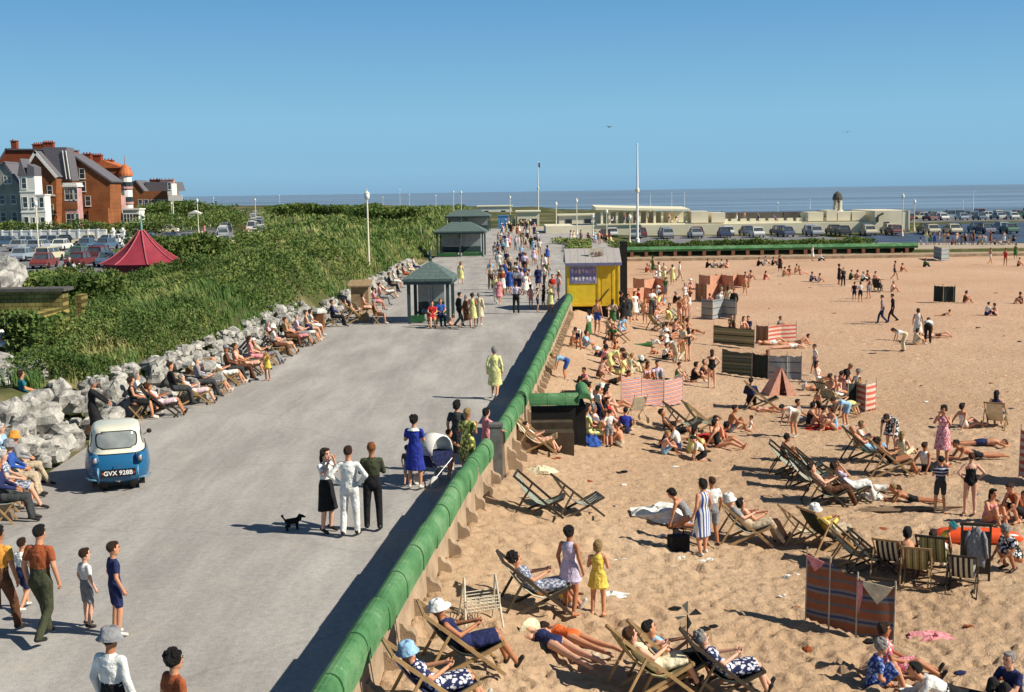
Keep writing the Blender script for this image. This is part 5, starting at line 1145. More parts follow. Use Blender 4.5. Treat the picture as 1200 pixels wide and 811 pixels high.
def gable(name, poly, Y, dep, wm, rm, label, roofseg, th=.3, over=.35, board=None):
    """poly: outline pixels of the gable face in the plane Y; roofseg: index pairs that carry roof slopes"""
    P = [aty(px, py, Y) for px, py in poly]; o = Vector((P[0].x, Y, 0)); e = empty(name, o, 0, label=label, cat='house')
    m = MB(); m.prism([p-o for p in P], (0, dep, 0)); obj('wall', m, wm, e)
    for i, j in roofseg:
        a, b_ = P[i]-o, P[j]-o; n = Vector((-(b_-a).z, 0, (b_-a).x)).normalized(); n = n if n.z > 0 else -n; d_ = (b_-a).normalized(); a2 = a-d_*over+n*.01; b2 = b_+d_*(over if board is None else over)+n*.01
        m = MB(); m.prism([a2, b2, b2+n*th, a2+n*th], (0, dep+.4, 0)); m.v = [(v_[0], v_[1]-.3, v_[2]) for v_ in m.v]; rf = obj('roof', m, rm, e)
        if board: m = MB(); m.prism([a2-n*.25, b2-n*.25, b2+n*(th+.03), a2+n*(th+.03)], (0, .12, 0)); m.v = [(v_[0], v_[1]-.43, v_[2]) for v_ in m.v]; obj('bargeboard', m, board, rf)
    return e, o
Yb = 232
# A grey rendered house at the frame edge
e, o = gable('rendered_house', [(-40, 272), (-40, 222), (-22, 196), (5, 192), (26, 222), (26, 272)], 228, 6, M_grey, M_sl, 'grey pebbledashed house cut by the left edge of the photo', [(1, 2), (2, 3), (3, 4)])
for px in (4, 17):
    for py in (238, 258): window(e, (X_(px, 228)-o.x, 0, Z_(py, 228)), .9, 1.6)
for px in (9, 14): window(e, (X_(px, 228)-o.x, 0, Z_(214, 228)), .5, 1.3)
# back range roof with tall chimneys
e, o = gable('brick_house', [(-10, 270), (-10, 205), (8, 176), (76, 176), (82, 186), (82, 270)], 262, 8, M_br2, M_sl, 'tall slate roofed range with big chimneys behind the white gable', [(1, 2), (2, 3)])
chimney(e, X_(20, 262)-o.x, 1.2, Z_(190, 262), Z_(165, 262), 1.2, 1.2, 1); chimney(e, X_(43, 262)-o.x, 3, Z_(178, 262), Z_(169, 262), 1.9, 1.2, 4); chimney(e, X_(56, 262)-o.x, 3, Z_(178, 262), Z_(167, 262), 2.3, 1.2, 5)
# B cream bay house
def tower(name, px0, px1, ptop, Y, dep, mat, label, pbase=272, cat='house'):
    x0, x1 = X_(px0, Y), X_(px1, Y); e = empty(name, (x0, Y, 0), 0, label=label, cat=cat); w = x1-x0; zt = Z_(ptop, Y, (px0+px1)/2); m = MB(); m.lohi((0, 0, 0), (w, dep, zt)); obj('wall', m, mat, e); return e, w, zt
e, w, zt = tower('bay_house', 25, 43, 206, 224, 3.5, M_wh, 'narrow white three storey house with two small slate gables')
m = MB(); m.prism([(-.2, -.2, zt), (w*.5, -.2, zt), (w*.18, -.2, zt+3.2)], (0, 3.9, 0)); obj('roof', m, M_sl, e); m = MB(); m.prism([(w*.5+.05, -.15, zt+.0), (w+.1, -.15, zt), (w+.1, -.15, zt+1.6), (w*.62, -.15, zt+2.2)], (0, 3.4, 0)); obj('roof', m, M_sl, e)
for z in (1.2, 4.9, 8.4):
    window(e, (w*.3, 0, z), .8, 1.9)
    if z < 8: window(e, (w*.78, 0, z), .45, 1.8)
x1 = X_(53, 224)-X_(25, 224); m = MB(); m.lohi((w+.01, .1, 0), (x1, 3, Z_(229, 224))); m.lohi((w+.01, 0, Z_(229, 224)), (x1+.15, 3.1, Z_(229, 224)+.25)); m.lohi((w+.01, .04, 4.0), (x1+.1, .09, 4.2)); bay = obj('bay', m, M_wh, e)
for z in (1.2, 4.9): window(bay, ((w+x1)/2+.2, .1, z), .75, 1.8)
for z in (3.9, 7.7): m = MB(); m.lohi((-.08, -.1, z), (w, -.002, z+.22)); obj('string_course', m, M_wh, e)
# C big white edged gable
e, o = gable('gabled_house', [(26, 272), (26, 205), (42, 179), (66, 207), (66, 272)], 238, 7, M_br, M_sl, 'large brick house with white bargeboards on its pointed gable', [(1, 2), (2, 3)], .25, .3, M_wh)
for px, py in ((35, 226), (48, 226), (60, 228), (35, 245), (48, 248), (60, 250)): window(e, (X_(px, 238)-o.x, 0, Z_(py, 238)), .9, 1.7)
m = MB(); zz = Z_(230, 238); m.lohi((X_(44, 238)-o.x, -.12, zz), (X_(66, 238)-o.x, -.002, zz+.3)); zz = Z_(252, 238); m.lohi((X_(50, 238)-o.x, -.12, zz), (X_(66, 238)-o.x, -.002, zz+.25)); obj('string_course', m, M_wh, e)
m = MB(); x = X_(66.2, 238)-o.x; m.lohi((x, 3, 0), (X_(80, 238)-o.x, 6, Z_(212, 238))); bb = obj('bay_wing', m, M_br, e); m = MB(); xr = X_(80, 238)-o.x; m.prism([(x-.2, 2.7, Z_(212, 238)), (xr+.2, 2.7, Z_(212, 238)), (xr-.6, 2.7, Z_(172, 238)), (x-3.2, 2.7, Z_(172, 238))], (0, 4, 0)); obj('roof', m, M_sl, bb)
for px in (74, 78): m = MB(); m.bar((X_(px-2, 238)-o.x, 2.6, Z_(176, 238)), (X_(px+1, 238)-o.x, 2.6, Z_(210, 238)), .3, .12); obj('bargeboard', m, M_wh, bb)
e2, w, zt = tower('bay_window_tower', 77, 91, 219, 233, 3, M_pink, 'two storey pink bay with white trim on the gabled brick house', cat='house')
m = MB(); m.lohi((-.3, -.3, zt), (w+.3, 3.2, zt+.35)); m.lohi((-.2, -.2, zt+.36), (w+.2, 3, zt+.8)); obj('cornice', m, M_wh, e2); m = MB(); m.lohi((-.15, -.15, 4.4), (w+.1, -.002, 5.6)); obj('string_course', m, M_br, e2)
for px in (.22, .6, .9):
    for z in (1.3, 6.2): window(e2, (w*px, 0, z), .8, 2.2)
# D monopitch orange brick house
e, o = gable('brick_house', [(80, 272), (80, 184), (84, 182), (129, 213), (129, 272)], 246, 7, M_br, M_sl, 'orange brick house with one long roof slope falling to the right', [(2, 3)], .35, .4)
for px, py in ((86, 209), (99, 209), (99, 224), (104, 241), (90, 241), (101, 262), (84, 226)): window(e, (X_(px, 246)-o.x, 0, Z_(py, 246, px)), 1.0, 1.9)
m = MB(); m.lohi((X_(106, 246)-o.x, -1.2, 0), (X_(129, 246)-o.x, -.01, Z_(244, 246, 118))); obj('outhouse_wall', m, M_br, e)
chimney(e, X_(92, 246)-o.x, 7, Z_(190, 246, 92), Z_(180, 246, 92), 1.8, 1.4, 3)
# E turret house
e, w, zt = tower('brick_house', 104, 146, 197, 270, 6, M_br, 'brick house with orange domed corner turret and pink front')
chimney(e, w*.17, 3, zt-2, Z_(182, 270, 112), 2.6, 1.6, 5); chimney(e, w*.42, 4, zt-1, Z_(188, 270, 120), 2.8, 1.6, 4)
m = MB(); m.prism([(-.3, -.3, zt), (w+.3, -.3, zt), (w*.5, -.3, zt+1.7)], (0, 6.6, 0)); obj('roof', m, M_orange, e); m = MB(); m.lohi((w*.36, -.25, Z_(206, 270, 120)), (w*.56, -.01, Z_(195, 270, 120))); obj('dormer', m, M_sl, e)
for px in (127, 135):
    for py in (218, 236, 254): window(e, (X_(px, 270)-X_(104, 270), 0, Z_(py, 270, px)), .9, 1.9)
tx = X_(147, 268)-X_(104, 270); tw = (X_(154, 268)-X_(140, 268))/2; m = MB(); zt2 = Z_(206, 268, 147); m.lathe([(tw, 0), (tw, zt2)], (tx, -.5, 0), 12); tt = obj('turret', m, M_wh, e)
m = MB(); m.lathe([(tw+.35, zt2), (tw+.3, zt2+.5), (tw*.9, zt2+1.4), (tw*.55, zt2+2.2), (.1, zt2+2.6), (.06, zt2+4.4)], (tx, -.5, 0), 14); obj('dome', m, M_orange, tt, smooth=False)
for z in (zt2-2.2, zt2-5.5, zt2-9):
    for k in range(5): a = -PI/2+(k-2)*.6; m = MB(); c = Vector((tx+(tw+.01)*math.cos(a), -.5+(tw+.01)*math.sin(a), z)); m.box(c, (.06, .75, 1.7), a); obj('window', m, M_win, tt)
for z in (zt2-2.9, zt2-6.3): m = MB(); m.lathe([(tw+.03, z), (tw+.14, z+.05), (tw+.14, z+.5), (tw+.03, z+.55)], (tx, -.5, 0), 12); obj('band', m, M_pink, tt)
e, w, zt = tower('bay_window_tower', 130, 143, 229, 262, 3, M_pink, 'pink painted two storey bay beside the plain brick gable')
for px in (.25, .75):
    for z in (1.4, 5.2): window(e, (w*px, 0, z), 1.2, 2.1)
e, w, zt = tower('conservatory', 144, 163, 246, 258, 4, M_wh, 'white bay fronted entrance extension below the orange domed turret', cat='extension')
for k in range(5): window(e, (w*(.12+.19*k), 0, 1.2), .5, 1.7)
m = MB(); m.lohi((-.2, -.25, zt), (w+.2, 4.1, zt+.3)); obj('cornice', m, M_wh, e)
# F far terrace
e, o = gable('brick_terrace', [(155, 262), (155, 214), (159, 213), (168, 224), (198, 224), (201, 262)], 345, 10, M_br, M_sl, 'far brick terrace with grey and red roofs ending the row', [(1, 2), (2, 3)], .35, .3)
m = MB(); zt = Z_(224, 345, 180); m.prism([(X_(170, 345)-o.x, 4, zt), (X_(199, 345)-o.x, 4, zt), (X_(196, 345)-o.x, 4, Z_(213, 345, 180)), (X_(166, 345)-o.x, 4, Z_(213, 345, 180))], (0, 14, 0)); rf = obj('roof', m, M_sl, e)
chimney(rf, X_(178, 345)-o.x, 5, Z_(215, 345, 180), Z_(211, 345, 180), 3, 1.4, 4); chimney(rf, X_(190, 345)-o.x, 5, Z_(215, 345, 190), Z_(211, 345, 190), 5, 1.4, 5, M_pink)
for px in (165, 172, 180, 188, 194):
    for py in (243, 255): window(e, (X_(px, 345)-o.x, 0, Z_(py, 345, px)), 1.1, 2.2, frame=M_wh if px > 185 else None)
e, w, zt = tower('white_end_house', 197.5, 203, 215, 342, 5, M_wh, 'slim white fronted house at the right end of the brick terrace')
for z in (1.5, 5.2, 8.6): window(e, (w*.5, 0, z), .8, 1.8)
# small white sign on post near the far terrace
p = at(204, 266, 0); m = MB(); m.tube(p, p+Vector((0, 0, 6)), .12, .1); m.box(p+Vector((.6, 0, 6.2)), (3, .15, 1.2)); obj('signboard', m, M_wh, label='blank white signboard on a post at the far terrace end', cat='sign')
# ------------------------------------------------------------- crimson tent
def tent():
    p = aty(168, 312, 104); p.z = float(ground_h(p.x, p.y))+.15; R = (aty(213, 308, 104).x-aty(121, 308, 104).x)/2; zt = aty(168, 270, 104).z-p.z; ze = aty(168, 308, 104).z-p.z
    e = empty('marquee', p, 0, label='crimson pointed marquee standing beyond the grassy dunes', cat='tent'); Mt = noisy('crimson_canvas', (.26, .03, .05), .7, .2, 1); n = 8
    m = MB(); rings = []
    for t in np.linspace(0, 1, 9):
        r = R*(1-t)+.15; z = ze+(zt-ze)*(t**2.0*.55+t*.45); rings.append([(r*math.cos(2*PI*(k+.5)/n), r*math.sin(2*PI*(k+.5)/n), z) for k in range(n)])
    m.loft(rings); obj('canopy', m, Mt, e)
    m = MB(); m.loft([[((R-.1)*math.cos(2*PI*(k+.5)/n), (R-.1)*math.sin(2*PI*(k+.5)/n), z) for k in range(n)] for z in (0, ze-.02)]); obj('side_wall', m, noisy('pink_canvas', (.22, .04, .05), .8, .2), e)
    for k in range(n):
        m = MB(); a = 2*PI*(k+.5)/n; m.path([((R*(1-t)+.2)*math.cos(a), (R*(1-t)+.2)*math.sin(a), ze+(zt-ze)*(t**2.0*.55+t*.45)+.03) for t in np.linspace(0, 1, 7)], .05, 5); obj('seam', m, noisy('pale_red_seam', (.5, .12, .14)), e)
    m = MB(); m.lathe([(.1, zt-.1), (.09, zt+.6), (.04, zt+1.1), (.01, zt+1.6)], n=8); obj('finial', m, noisy('verdigris', (.2, .4, .33)), e)
tent()
# ------------------------------------------------------------- stone terrace wall, far left
M_ystone = None
def stone():
    m, nt, b = newmat('yellow_stone_blocks', .95, .1); co = coords(nt); mp = N(nt, 'ShaderNodeMapping'); mp.inputs['Rotation'].default_value = (rad(90), 0, 0); nt.links.new(co, mp.inputs['Vector'])
    br = N(nt, 'ShaderNodeTexBrick', Scale=1.7); br.inputs['Color1'].default_value = (.36, .29, .1, 1); br.inputs['Color2'].default_value = (.24, .2, .08, 1); br.inputs['Mortar'].default_value = (.1, .08, .03, 1); br.inputs['Mortar Size'].default_value = .02; nt.links.new(mp.outputs[0], br.inputs['Vector'])
    n = N(nt, 'ShaderNodeTexNoise', Scale=1.5, Detail=6.0); nt.links.new(co, n.inputs['Vector']); nt.links.new(mixc(nt, .8, br.outputs[0], ramp(nt, n.outputs[0], [(.35, (.4, .4, .35)), (.65, (1.2, 1.2, 1.1))]), 'MULTIPLY'), b.inputs['Base Color']); return m
M_ystone = stone(); Y = 44.5; x1 = aty(74, 360, Y).x; zt = aty(30, 342, Y).z
e = empty('stone_terrace', (x1, Y, 0), 0, label='high yellow stone terrace wall with flat coping at the left edge', cat='wall')
m = MB(); m.lohi((-12, 0, -.3), (0, .6, zt));  obj('wall', m, M_ystone, e); m = MB(); m.lohi((-12, -.15, zt+.002), (.12, .9, zt+.12)); obj('coping', m, noisy('grey_coping', (.1, .095, .085), .9, .3), e)
m = MB(); m.lohi((aty(74, 350, 50).x+.3-x1, 6, -.3), (aty(90, 350, 50).x-x1, 6.8, aty(80, 345, 51).z)); obj('wing_wall', m, M_ystone, e)
# side buttress whose shade falls over the wall
m = MB(); m.prism([(-4.6, -.02, zt), (-.2, -.02, zt), (-.2, -2.2, -.3), (-3.4, -2.2, -.3)], (0, .0, .0)) if False else m.lohi((-.5, -3.2, -.3), (0, -.16, zt*.8)); obj('buttress', m, M_ystone, e)
hedge('ivy', [(x1-2.2, Y-.35, 0), (x1-.3, Y-.6, 0), (x1-.2, Y-3.3, 0)], 1.1, zt*.95, 16000, 'dark ivy hanging over the end of the stone terrace', seed=71, cat='ivy', size=.1)
for px, py, s, yy in ((4, 322, 1.3, 47), (0, 332, 1.2, 46), (12, 338, .7, 46)): p = aty(px, py, yy); rock(p.x, p.y, p.z, s, 'pale rock standing on top of the stone terrace wall')
# ------------------------------------------------------------- pavilion
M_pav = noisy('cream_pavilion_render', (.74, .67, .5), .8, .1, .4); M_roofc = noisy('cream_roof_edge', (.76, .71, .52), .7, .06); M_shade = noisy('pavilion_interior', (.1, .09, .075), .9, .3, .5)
def pavilion():
    Y = 184; x0, x1 = X_(702, Y), X_(1064, Y); e = empty('open_air_pavilion', (x0, Y, -.5), 0, label='long cream seafront pavilion with flat canopy and terrace', cat='pavilion'); Xp = lambda px: X_(px, Y)-x0; Zp = lambda py, px=880: aty(px, py, Y).z+.5
    m = MB(); m.lohi((Xp(752), 0, 0), (Xp(1064), 14, Zp(262))); m.lohi((Xp(640), 2, 0), (Xp(752)-.01, 14, Zp(262))); obj('lower_wall', m, M_pav, e)
    m = MB(); m.lohi((-.2, 1.8, Zp(262)), (Xp(1064)+.2, 14.2, Zp(260.5))); obj('terrace_floor', m, M_roofc, e)
    m = MB(); m.loft([[(-.3, 3, Zp(246.5, 700)), (-.3, 3, Zp(243, 700)), (-.3, 12, Zp(241, 700)), (-.3, 12, Zp(246.5, 700))], [(Xp(702+40), 3, Zp(245)), (Xp(742), 3, Zp(242)), (Xp(742), 12, Zp(240)), (Xp(742), 12, Zp(245))], [(Xp(812), 3, Zp(246)), (Xp(812), 3, Zp(244.3)), (Xp(812), 12, Zp(242)), (Xp(812), 12, Zp(246))]]); obj('canopy', m, M_roofc, e)
    for px in range(706, 812, 9): m = MB(); m.lohi((Xp(px), 3.3, Zp(260.5)), (Xp(px)+.35, 3.65, Zp(246.8))); obj('column', m, M_roofc, e)
    m = MB(); m.lohi((0, 9, Zp(260.5)), (Xp(812), 9.3, Zp(247.5))); obj('back_wall', m, M_pav, e)
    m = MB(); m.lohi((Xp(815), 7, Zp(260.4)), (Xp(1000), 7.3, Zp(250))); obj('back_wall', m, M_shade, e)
    for a, b_, t in ((812, 832, 247), (836, 852, 249), (950, 968, 250), (972, 984, 248), (985, 1000, 250), (1002, 1018, 250)): m = MB(); m.lohi((Xp(a), 1.5, Zp(260.4)), (Xp(b_), 6, Zp(t))); obj('cabin', m, M_pav, e)
    for a in range(838, 1000, 11): m = MB(); m.lohi((Xp(a), 1.9, Zp(260.5)), (Xp(a)+.9, 2.3, Zp(256.5))); obj('parapet_block', m, M_roofc, e)
    m = MB(); m.lohi((Xp(1023), -1, 0), (Xp(1064), 12, Zp(249))); obj('end_block', m, M_pav, e); m = MB(); m.lohi((Xp(1034), -1.04, .2), (Xp(1040), -1.002, Zp(262))); obj('door', m, M_shade, e)
    m = MB(); zt_ = Zp(228, 1000); xx = Xp(1000); m.lathe([(.95, Zp(260.4)), (.95, Zp(249))], (xx, 9, 0), 12)
    for a in range(6): m.tube((xx+.6*math.cos(a*1.047), 9+.6*math.sin(a*1.047), Zp(249)), (xx+.6*math.cos(a*1.047), 9+.6*math.sin(a*1.047), zt_-.9), .13)
    tu = obj('turret', m, M_roofc, e); m = MB(); m.lathe([(.8, zt_-.9), (.85, zt_-.5), (.6, zt_+.1), (.1, zt_+.5)], (xx, 9, 0), 12); m.tube((xx, 9, Zp(249)), (xx, 9, zt_-.95), .3); obj('turret_cap', m, M_shade, tu)
    m = MB(); m.path([(Xp(1026), -1.1, Zp(262)), (Xp(1026), -1.3, Zp(255)), (Xp(1032), -1.3, Zp(252))], .18, 6); obj('pipe', m, M_shade, e)
pavilion()
def lowbuild(px0, px1, pyt, Y, dep, label, mat=M_roofc):
    x0, x1 = X_(px0, Y), X_(px1, Y); z = aty((px0+px1)/2, pyt, Y).z; zb = -.6; e = empty('low_building', (x0, Y, zb), 0, label=label, cat='building'); m = MB(); m.lohi((0, 0, 0), (x1-x0, dep, z-zb-.25)); obj('wall', m, mat, e)
    m = MB(); m.lohi((-.3, -.3, z-zb-.25), (x1-x0+.3, dep+.3, z-zb)); obj('roof', m, M_roofc, e)
    for k in range(max(2, int((x1-x0)/4))): m = MB(); xx = (k+.5)*(x1-x0)/max(2, int((x1-x0)/4)); m.lohi((xx-.6, -.05, .6), (xx+.6, -.002, min(2.0, z-zb-.6))); obj('window', m, M_win, e)
lowbuild(606, 632, 247, 225, 8, 'low white building with flat roof at the promenade end'); lowbuild(655, 700, 251, 215, 6, 'low cream wall building left of the pavilion', M_pav); lowbuild(560, 600, 241, 330, 10, 'far pale huts on the skyline above the shelters', M_white)
m = MB(); p0 = at(600, 268, 0); m.lohi((X_(598, 205), 205, -.4), (X_(700, 205), 205.3, .55)); obj('balustrade', m, M_pav, label='long low cream wall beyond the end of the promenade', cat='wall')
# ------------------------------------------------------------- beach pieces
def smallmesh(name, m, mat, px, py, label, cat, rz=0, smooth=False, **kw): return obj(name, m, mat, loc=onb(px, py), rz=rz, label=label, cat=cat, smooth=smooth, **kw)
wb = windbreak([(944, 727), (971, 737), (1003, 748), (1047, 753)], 1.22, ['grand'], 'large windbreak with orange, grey and blue stripes and pale cloths on top', .05, poleh=.1, hs=[1.24, 1.2, 1.08, .98])
WP = [onb(*q)-wb.location for q in ((944, 727), (971, 737), (1003, 748), (1047, 753))]
HZ = [1.24, 1.2, 1.08, .98]
for k, t0, t1, tm, dz, cc in ((0, .1, .9, .5, .22, 'pink'), (2, .05, .95, .55, .34, 'cream'), (2, .0, .16, .06, .6, 'pink')):
    a, d_ = WP[k], WP[k+1]-WP[k]; nn = Vector((d_.y, -d_.x, 0)).normalized(); nn = nn if nn.y < 0 else -nn; pl_ = [(t0, .01), (t1, .01), ((tm+t1)/2+.05, -dz*.45), (tm, -dz), ((tm+t0)/2, -dz*.5)]
    m = MB(); m.loft([[a+d_*t+nn*(.1+o_)+Vector((0, 0, z+HZ[k]+(HZ[k+1]-HZ[k])*t)) for t, z in pl_] for o_ in (0, .012)]); obj('hanging_cloth', m, cloth(cc), wb)
windbreak([(728, 475), (752, 476), (778, 477), (800, 474)], .98, ['pink'], 'pink windbreak with thin blue stripes across the middle of the beach', .03)
windbreak([(836, 404), (884, 409)], .95, ['olive'], 'olive and black banded windbreak, longest panel of the middle pair', .02)
windbreak([(886, 402), (900, 403), (916, 401), (933, 400)], .9, ['brown', 'red', 'red'], 'windbreak of brown and red-and-white panels beside the olive one', .02)
windbreak([(846, 438), (881, 443), (900, 445), (922, 446), (939, 447)], 1.05, ['green', 'dark', 'grey', 'grey'], 'green and grey windbreak behind the little pink tent', .06)
windbreak([(993, 481), (1003, 480), (1014, 483), (1026, 480)], .98, ['dark', 'red', 'red'], 'red and white checked windbreak shading a crowded family group', .03)
windbreak([(1194, 560), (1215, 566), (1240, 572)], 1.3, ['red'], 'red striped windbreak cut by the right edge', .03)
for i, (px, py, c, h) in enumerate([(729, 356, 'peach', 1.1), (742, 343, 'peach', 1.1), (815, 352, 'brown', 1.2), (822, 373, 'grey', 1.2), (819, 338, 'peach', 1.1), (838, 336, 'peach', 1.0)]):
    windbreak([(px, py), (px+13, py+2), (px+26, py), (px+40, py+2)], h, [c, 'peach' if i != 3 else 'grey', c], ['peach windbreak close to the kiosk, nearer row', 'peach windbreak by the kiosk, further row', 'brown and peach windbreak left of the grey one', 'grey and white windbreak in the crowded middle distance', 'peach windbreak behind the brown one', 'pale peach windbreak beyond the crowded row'][i], .02)
windbreak([(1094, 354), (1105, 355), (1117, 355), (1119, 355)], 1.1, ['dark'], 'isolated dark green windbreak on the empty sand at right', .0)
windbreak([(1094, 303), (1103, 306), (1112, 305)], 1.3, ['grey'], 'small grey tarpaulin windbreak near the far ledge', .0)
# little tent
m = MB(); m.prism([(-.75, 0, 0), (.75, 0, 0), (0, .15, 1.35)], (0, .02, 0)); m.v = []; m.f = []; m.m = []
P = [(-.8, -.5, 0), (.8, -.5, 0), (.8, .7, 0), (-.8, .7, 0)]; T = (0, -.3, 1.35); T2 = (0, .3, 1.3)
i = m._p(P+[T, T2, (.25, -.5, .0), (-.2, -.5, 0)])
for q in ((0, 7, 4), (6, 1, 4), (1, 2, 5, 4), (2, 3, 5), (3, 0, 4, 5)): m.face([i+k for k in q])
smallmesh('play_tent', m, noisy('pink_tent_cloth', (.6, .3, .22), .8, .2), 913, 462, 'little pink child\'s tent pitched before the green windbreak', 'tent', rad(10)).scale = (.68, .68, .78)
# inflatable
m = MB(); m.path([(-.95, 0, .1), (-.9, 0, .14), (-.6, 0, .17), (.6, 0, .17), (.85, 0, .15), (.98, 0, .12)], [.05, .12, .16, .16, .12, .04], 12); m.path([(-.85, .3, .12), (-.6, .3, .15), (.6, .3, .15), (.85, .3, .12)], [.08, .13, .13, .08], 10)
smallmesh('air_bed', m, noisy('orange_vinyl', (.8, .09, .015), .3, .08, spec=.6), 1143, 637, 'orange inflatable air bed lying on the sand', 'air bed', rad(-6), True)
def heap(px, py, mat, label, cat='towel', w=.5, d=.35, h=.14, rz=0, sd=1):
    rs_ = random.Random(sd); m = MB(); n = 12; R = []
    for t, z in ((1, -.02), (.95, h*.45), (.7, h*.8), (.3, h)):
        R.append([(w*t*math.cos(2*PI*k/n)*(1+.3*rs_.uniform(-1, 1)), d*t*math.sin(2*PI*k/n)*(1+.3*rs_.uniform(-1, 1)), z*(1+.5*rs_.uniform(-1, 1))) for k in range(n)])
    m.loft(R); smallmesh(cat.replace(' ', '_'), m, mat, px, py, label, cat, rz, False)
heap(775, 606, cloth('white'), 'crumpled white and blue towel in front of the kneeling woman', w=.65, d=.45, h=.22, sd=3); heap(790, 614, cloth('sky'), 'pale blue cloth under the kneeling woman\'s hands', w=.4, d=.3, h=.2, sd=4); heap(1088, 749, cloth('pink'), 'pink cloth dropped on the sand below the big windbreak', w=.42, d=.2, h=.11, sd=5)
heap(632, 552, cloth('cream'), 'crumpled pale cloth above the two empty deckchairs', w=.42, d=.25, h=.1, sd=6); heap(492, 752, cloth('turquoise'), 'turquoise bundle behind the white hatted reader', w=.3, d=.25, h=.25, sd=7); heap(1018, 584, cloth('white'), 'white bundle beside the lilac shirted woman', w=.3, d=.22, h=.16, sd=8)
heap(486, 775, cloth('red'), 'small red bundle below the turquoise one', w=.13, d=.08, h=.07, sd=9); heap(688, 766, cloth('beige'), 'pale towel under the bathers\' feet', w=.4, d=.2, h=.03, sd=10); heap(715, 697, cloth('white'), 'white sandals heap beside the two girls', w=.3, d=.13, h=.05, sd=11, cat='clothes')
heap(960, 502, cloth('red'), 'red blanket under the family group', w=.7, d=.4, h=.04, sd=12, cat='blanket'); heap(1060, 598, noisy('dark_seaweed', (.2, .13, .08)), 'dark ridge of scattered sand and weed below the striped boy', 'debris', 1.3, .12, .05, sd=13); heap(690, 520, cloth('blue'), 'blue bag in the family group by the steps', 'bag', .35, .25, .25, sd=14)
m = MB(); m.lohi((-.2, -.12, 0), (.2, .12, .34)); m.path([(-.12, 0, .33), (-.1, 0, .48), (.1, 0, .48), (.12, 0, .33)], .015, 6); smallmesh('shopping_bag', m, cloth('black'), 795, 645, 'upright black shopping bag beside the striped sundress woman', 'bag', rad(15))
m = MB(); m.lathe([(.1, 0), (.14, .22), (.15, .24), (.12, .22), (.09, .02)], n=12); m.path([(-.14, 0, .23), (0, 0, .38), (.14, 0, .23)], .008, 5); smallmesh('bucket', m, cloth('yellow'), 662, 703, 'small yellow bucket beside the girl in lilac', 'bucket')
m = MB()
for a, b_ in (((-.3, -.25, 0), (-.2, .1, .75)), ((.3, -.25, 0), (.3, .1, .75)), ((-.25, .3, 0), (-.2, .1, .75)), ((.32, .3, 0), (.3, .1, .75))): m.tube(a, b_, .018)
for z in (.28, .33, .38, .43, .48): m.tube((-.28+z*.12, -.12, z), (.3, -.12, z), .008); m.tube((-.26+z*.1, .2, z), (.31, .2, z), .008)
for k in range(9): m.tube((-.25+k*.068, -.12, .27), (-.25+k*.068, .2, .27), .007); m.tube((-.23+k*.066, -.12, .26), (-.23+k*.066, -.12, .5), .007)
smallmesh('wicker_seat', m, noisy('white_wicker', (.62, .55, .42)), 562, 732, 'pale wicker child\'s seat on the sand by the wall', 'child seat', rad(20))
m = MB()
for s in (-1, 1): m.path([(s*.22, -.3, .15), (s*.22, .1, .5), (s*.22, .35, .95)], .014, 6); m.tube((s*.22, .3, .12), (s*.22, -.1, .55), .014); [m.ball((s*.24, y, .1), (.03, .1, .1), 10, 6) for y in (-.3, .3)]
m.loft([[(-.2, -.25, .42), (.2, -.25, .42), (.2, -.25, .4), (-.2, -.25, .4)], [(-.2, .1, .42), (.2, .1, .42), (.2, .1, .4), (-.2, .1, .4)], [(-.2, .25, .85), (.2, .25, .85), (.2, .28, .84), (-.2, .28, .84)]])
smallmesh('pushchair', m, CANV['cream'], 746, 497, 'pale pushchair standing below the pink windbreak', 'pushchair', rad(200))
# grey jacket over an upright chair, windmill cloth
m = MB(); m.lohi((-.28, -.03, 0), (-.24, .03, 1.15)); m.lohi((.24, -.03, 0), (.28, .03, 1.15)); m.lohi((-.3, -.02, 1.1), (.3, .02, 1.16)); m.lohi((-.24, -.01, .15), (.24, .01, 1.0)); e = smallmesh('folded_deckchair', m, M_woodd, 1142, 680, 'upright folded deckchair hung with a grey jacket', 'deckchair', rad(-15))
m = MB(); R = []
for j, (z, w_, d_) in enumerate(((.3, .36, .1), (.5, .33, .11), (.75, .29, .09), (.98, .24, .08), (1.1, .17, .06), (1.19, .12, .04))):
    R.append([(w_*math.cos(a)*(1+.1*math.sin(5*a+j))+.03*math.sin(j*2), d_*math.sin(a)*(1+.25*math.sin(7*a+j)), z+.035*math.sin(3*a+j)) for a in [2*PI*k/18 for k in range(18)]])
m.loft(R); m.path([(-.2, 0, 1.1), (-.31, .03, .95), (-.36, .05, .7), (-.33, .02, .48)], [.06, .075, .065, .055], 8); m.path([(.2, 0, 1.1), (.3, -.05, .92), (.33, -.08, .68), (.38, -.06, .5)], [.06, .075, .065, .055], 8)
obj('jacket', m, cloth('grey'), smooth=True, loc=e.location+Vector((0, 0, .05)), rz=rad(-15), label='grey jacket draped over the upright folded deckchair', cat='jacket').scale = (.56, .8, .86)
m = MB(); m.ball((0, 0, .01), (.0, .0, .0), 4, 3) if False else None
for a in (0, 1.57, 3.14, 4.71):
    m.mi = int(a > 1 and a < 4); m.loft([[(.02*math.cos(a), .0, .02*math.sin(a)+.95), (.16*math.cos(a+.5), .05, .16*math.sin(a+.5)+.95), (.22*math.cos(a), .0, .22*math.sin(a)+.95)], [(.02*math.cos(a), .02, .02*math.sin(a)+.95), (.16*math.cos(a+.5), .065, .16*math.sin(a+.5)+.95), (.22*math.cos(a), .02, .22*math.sin(a)+.95)]])
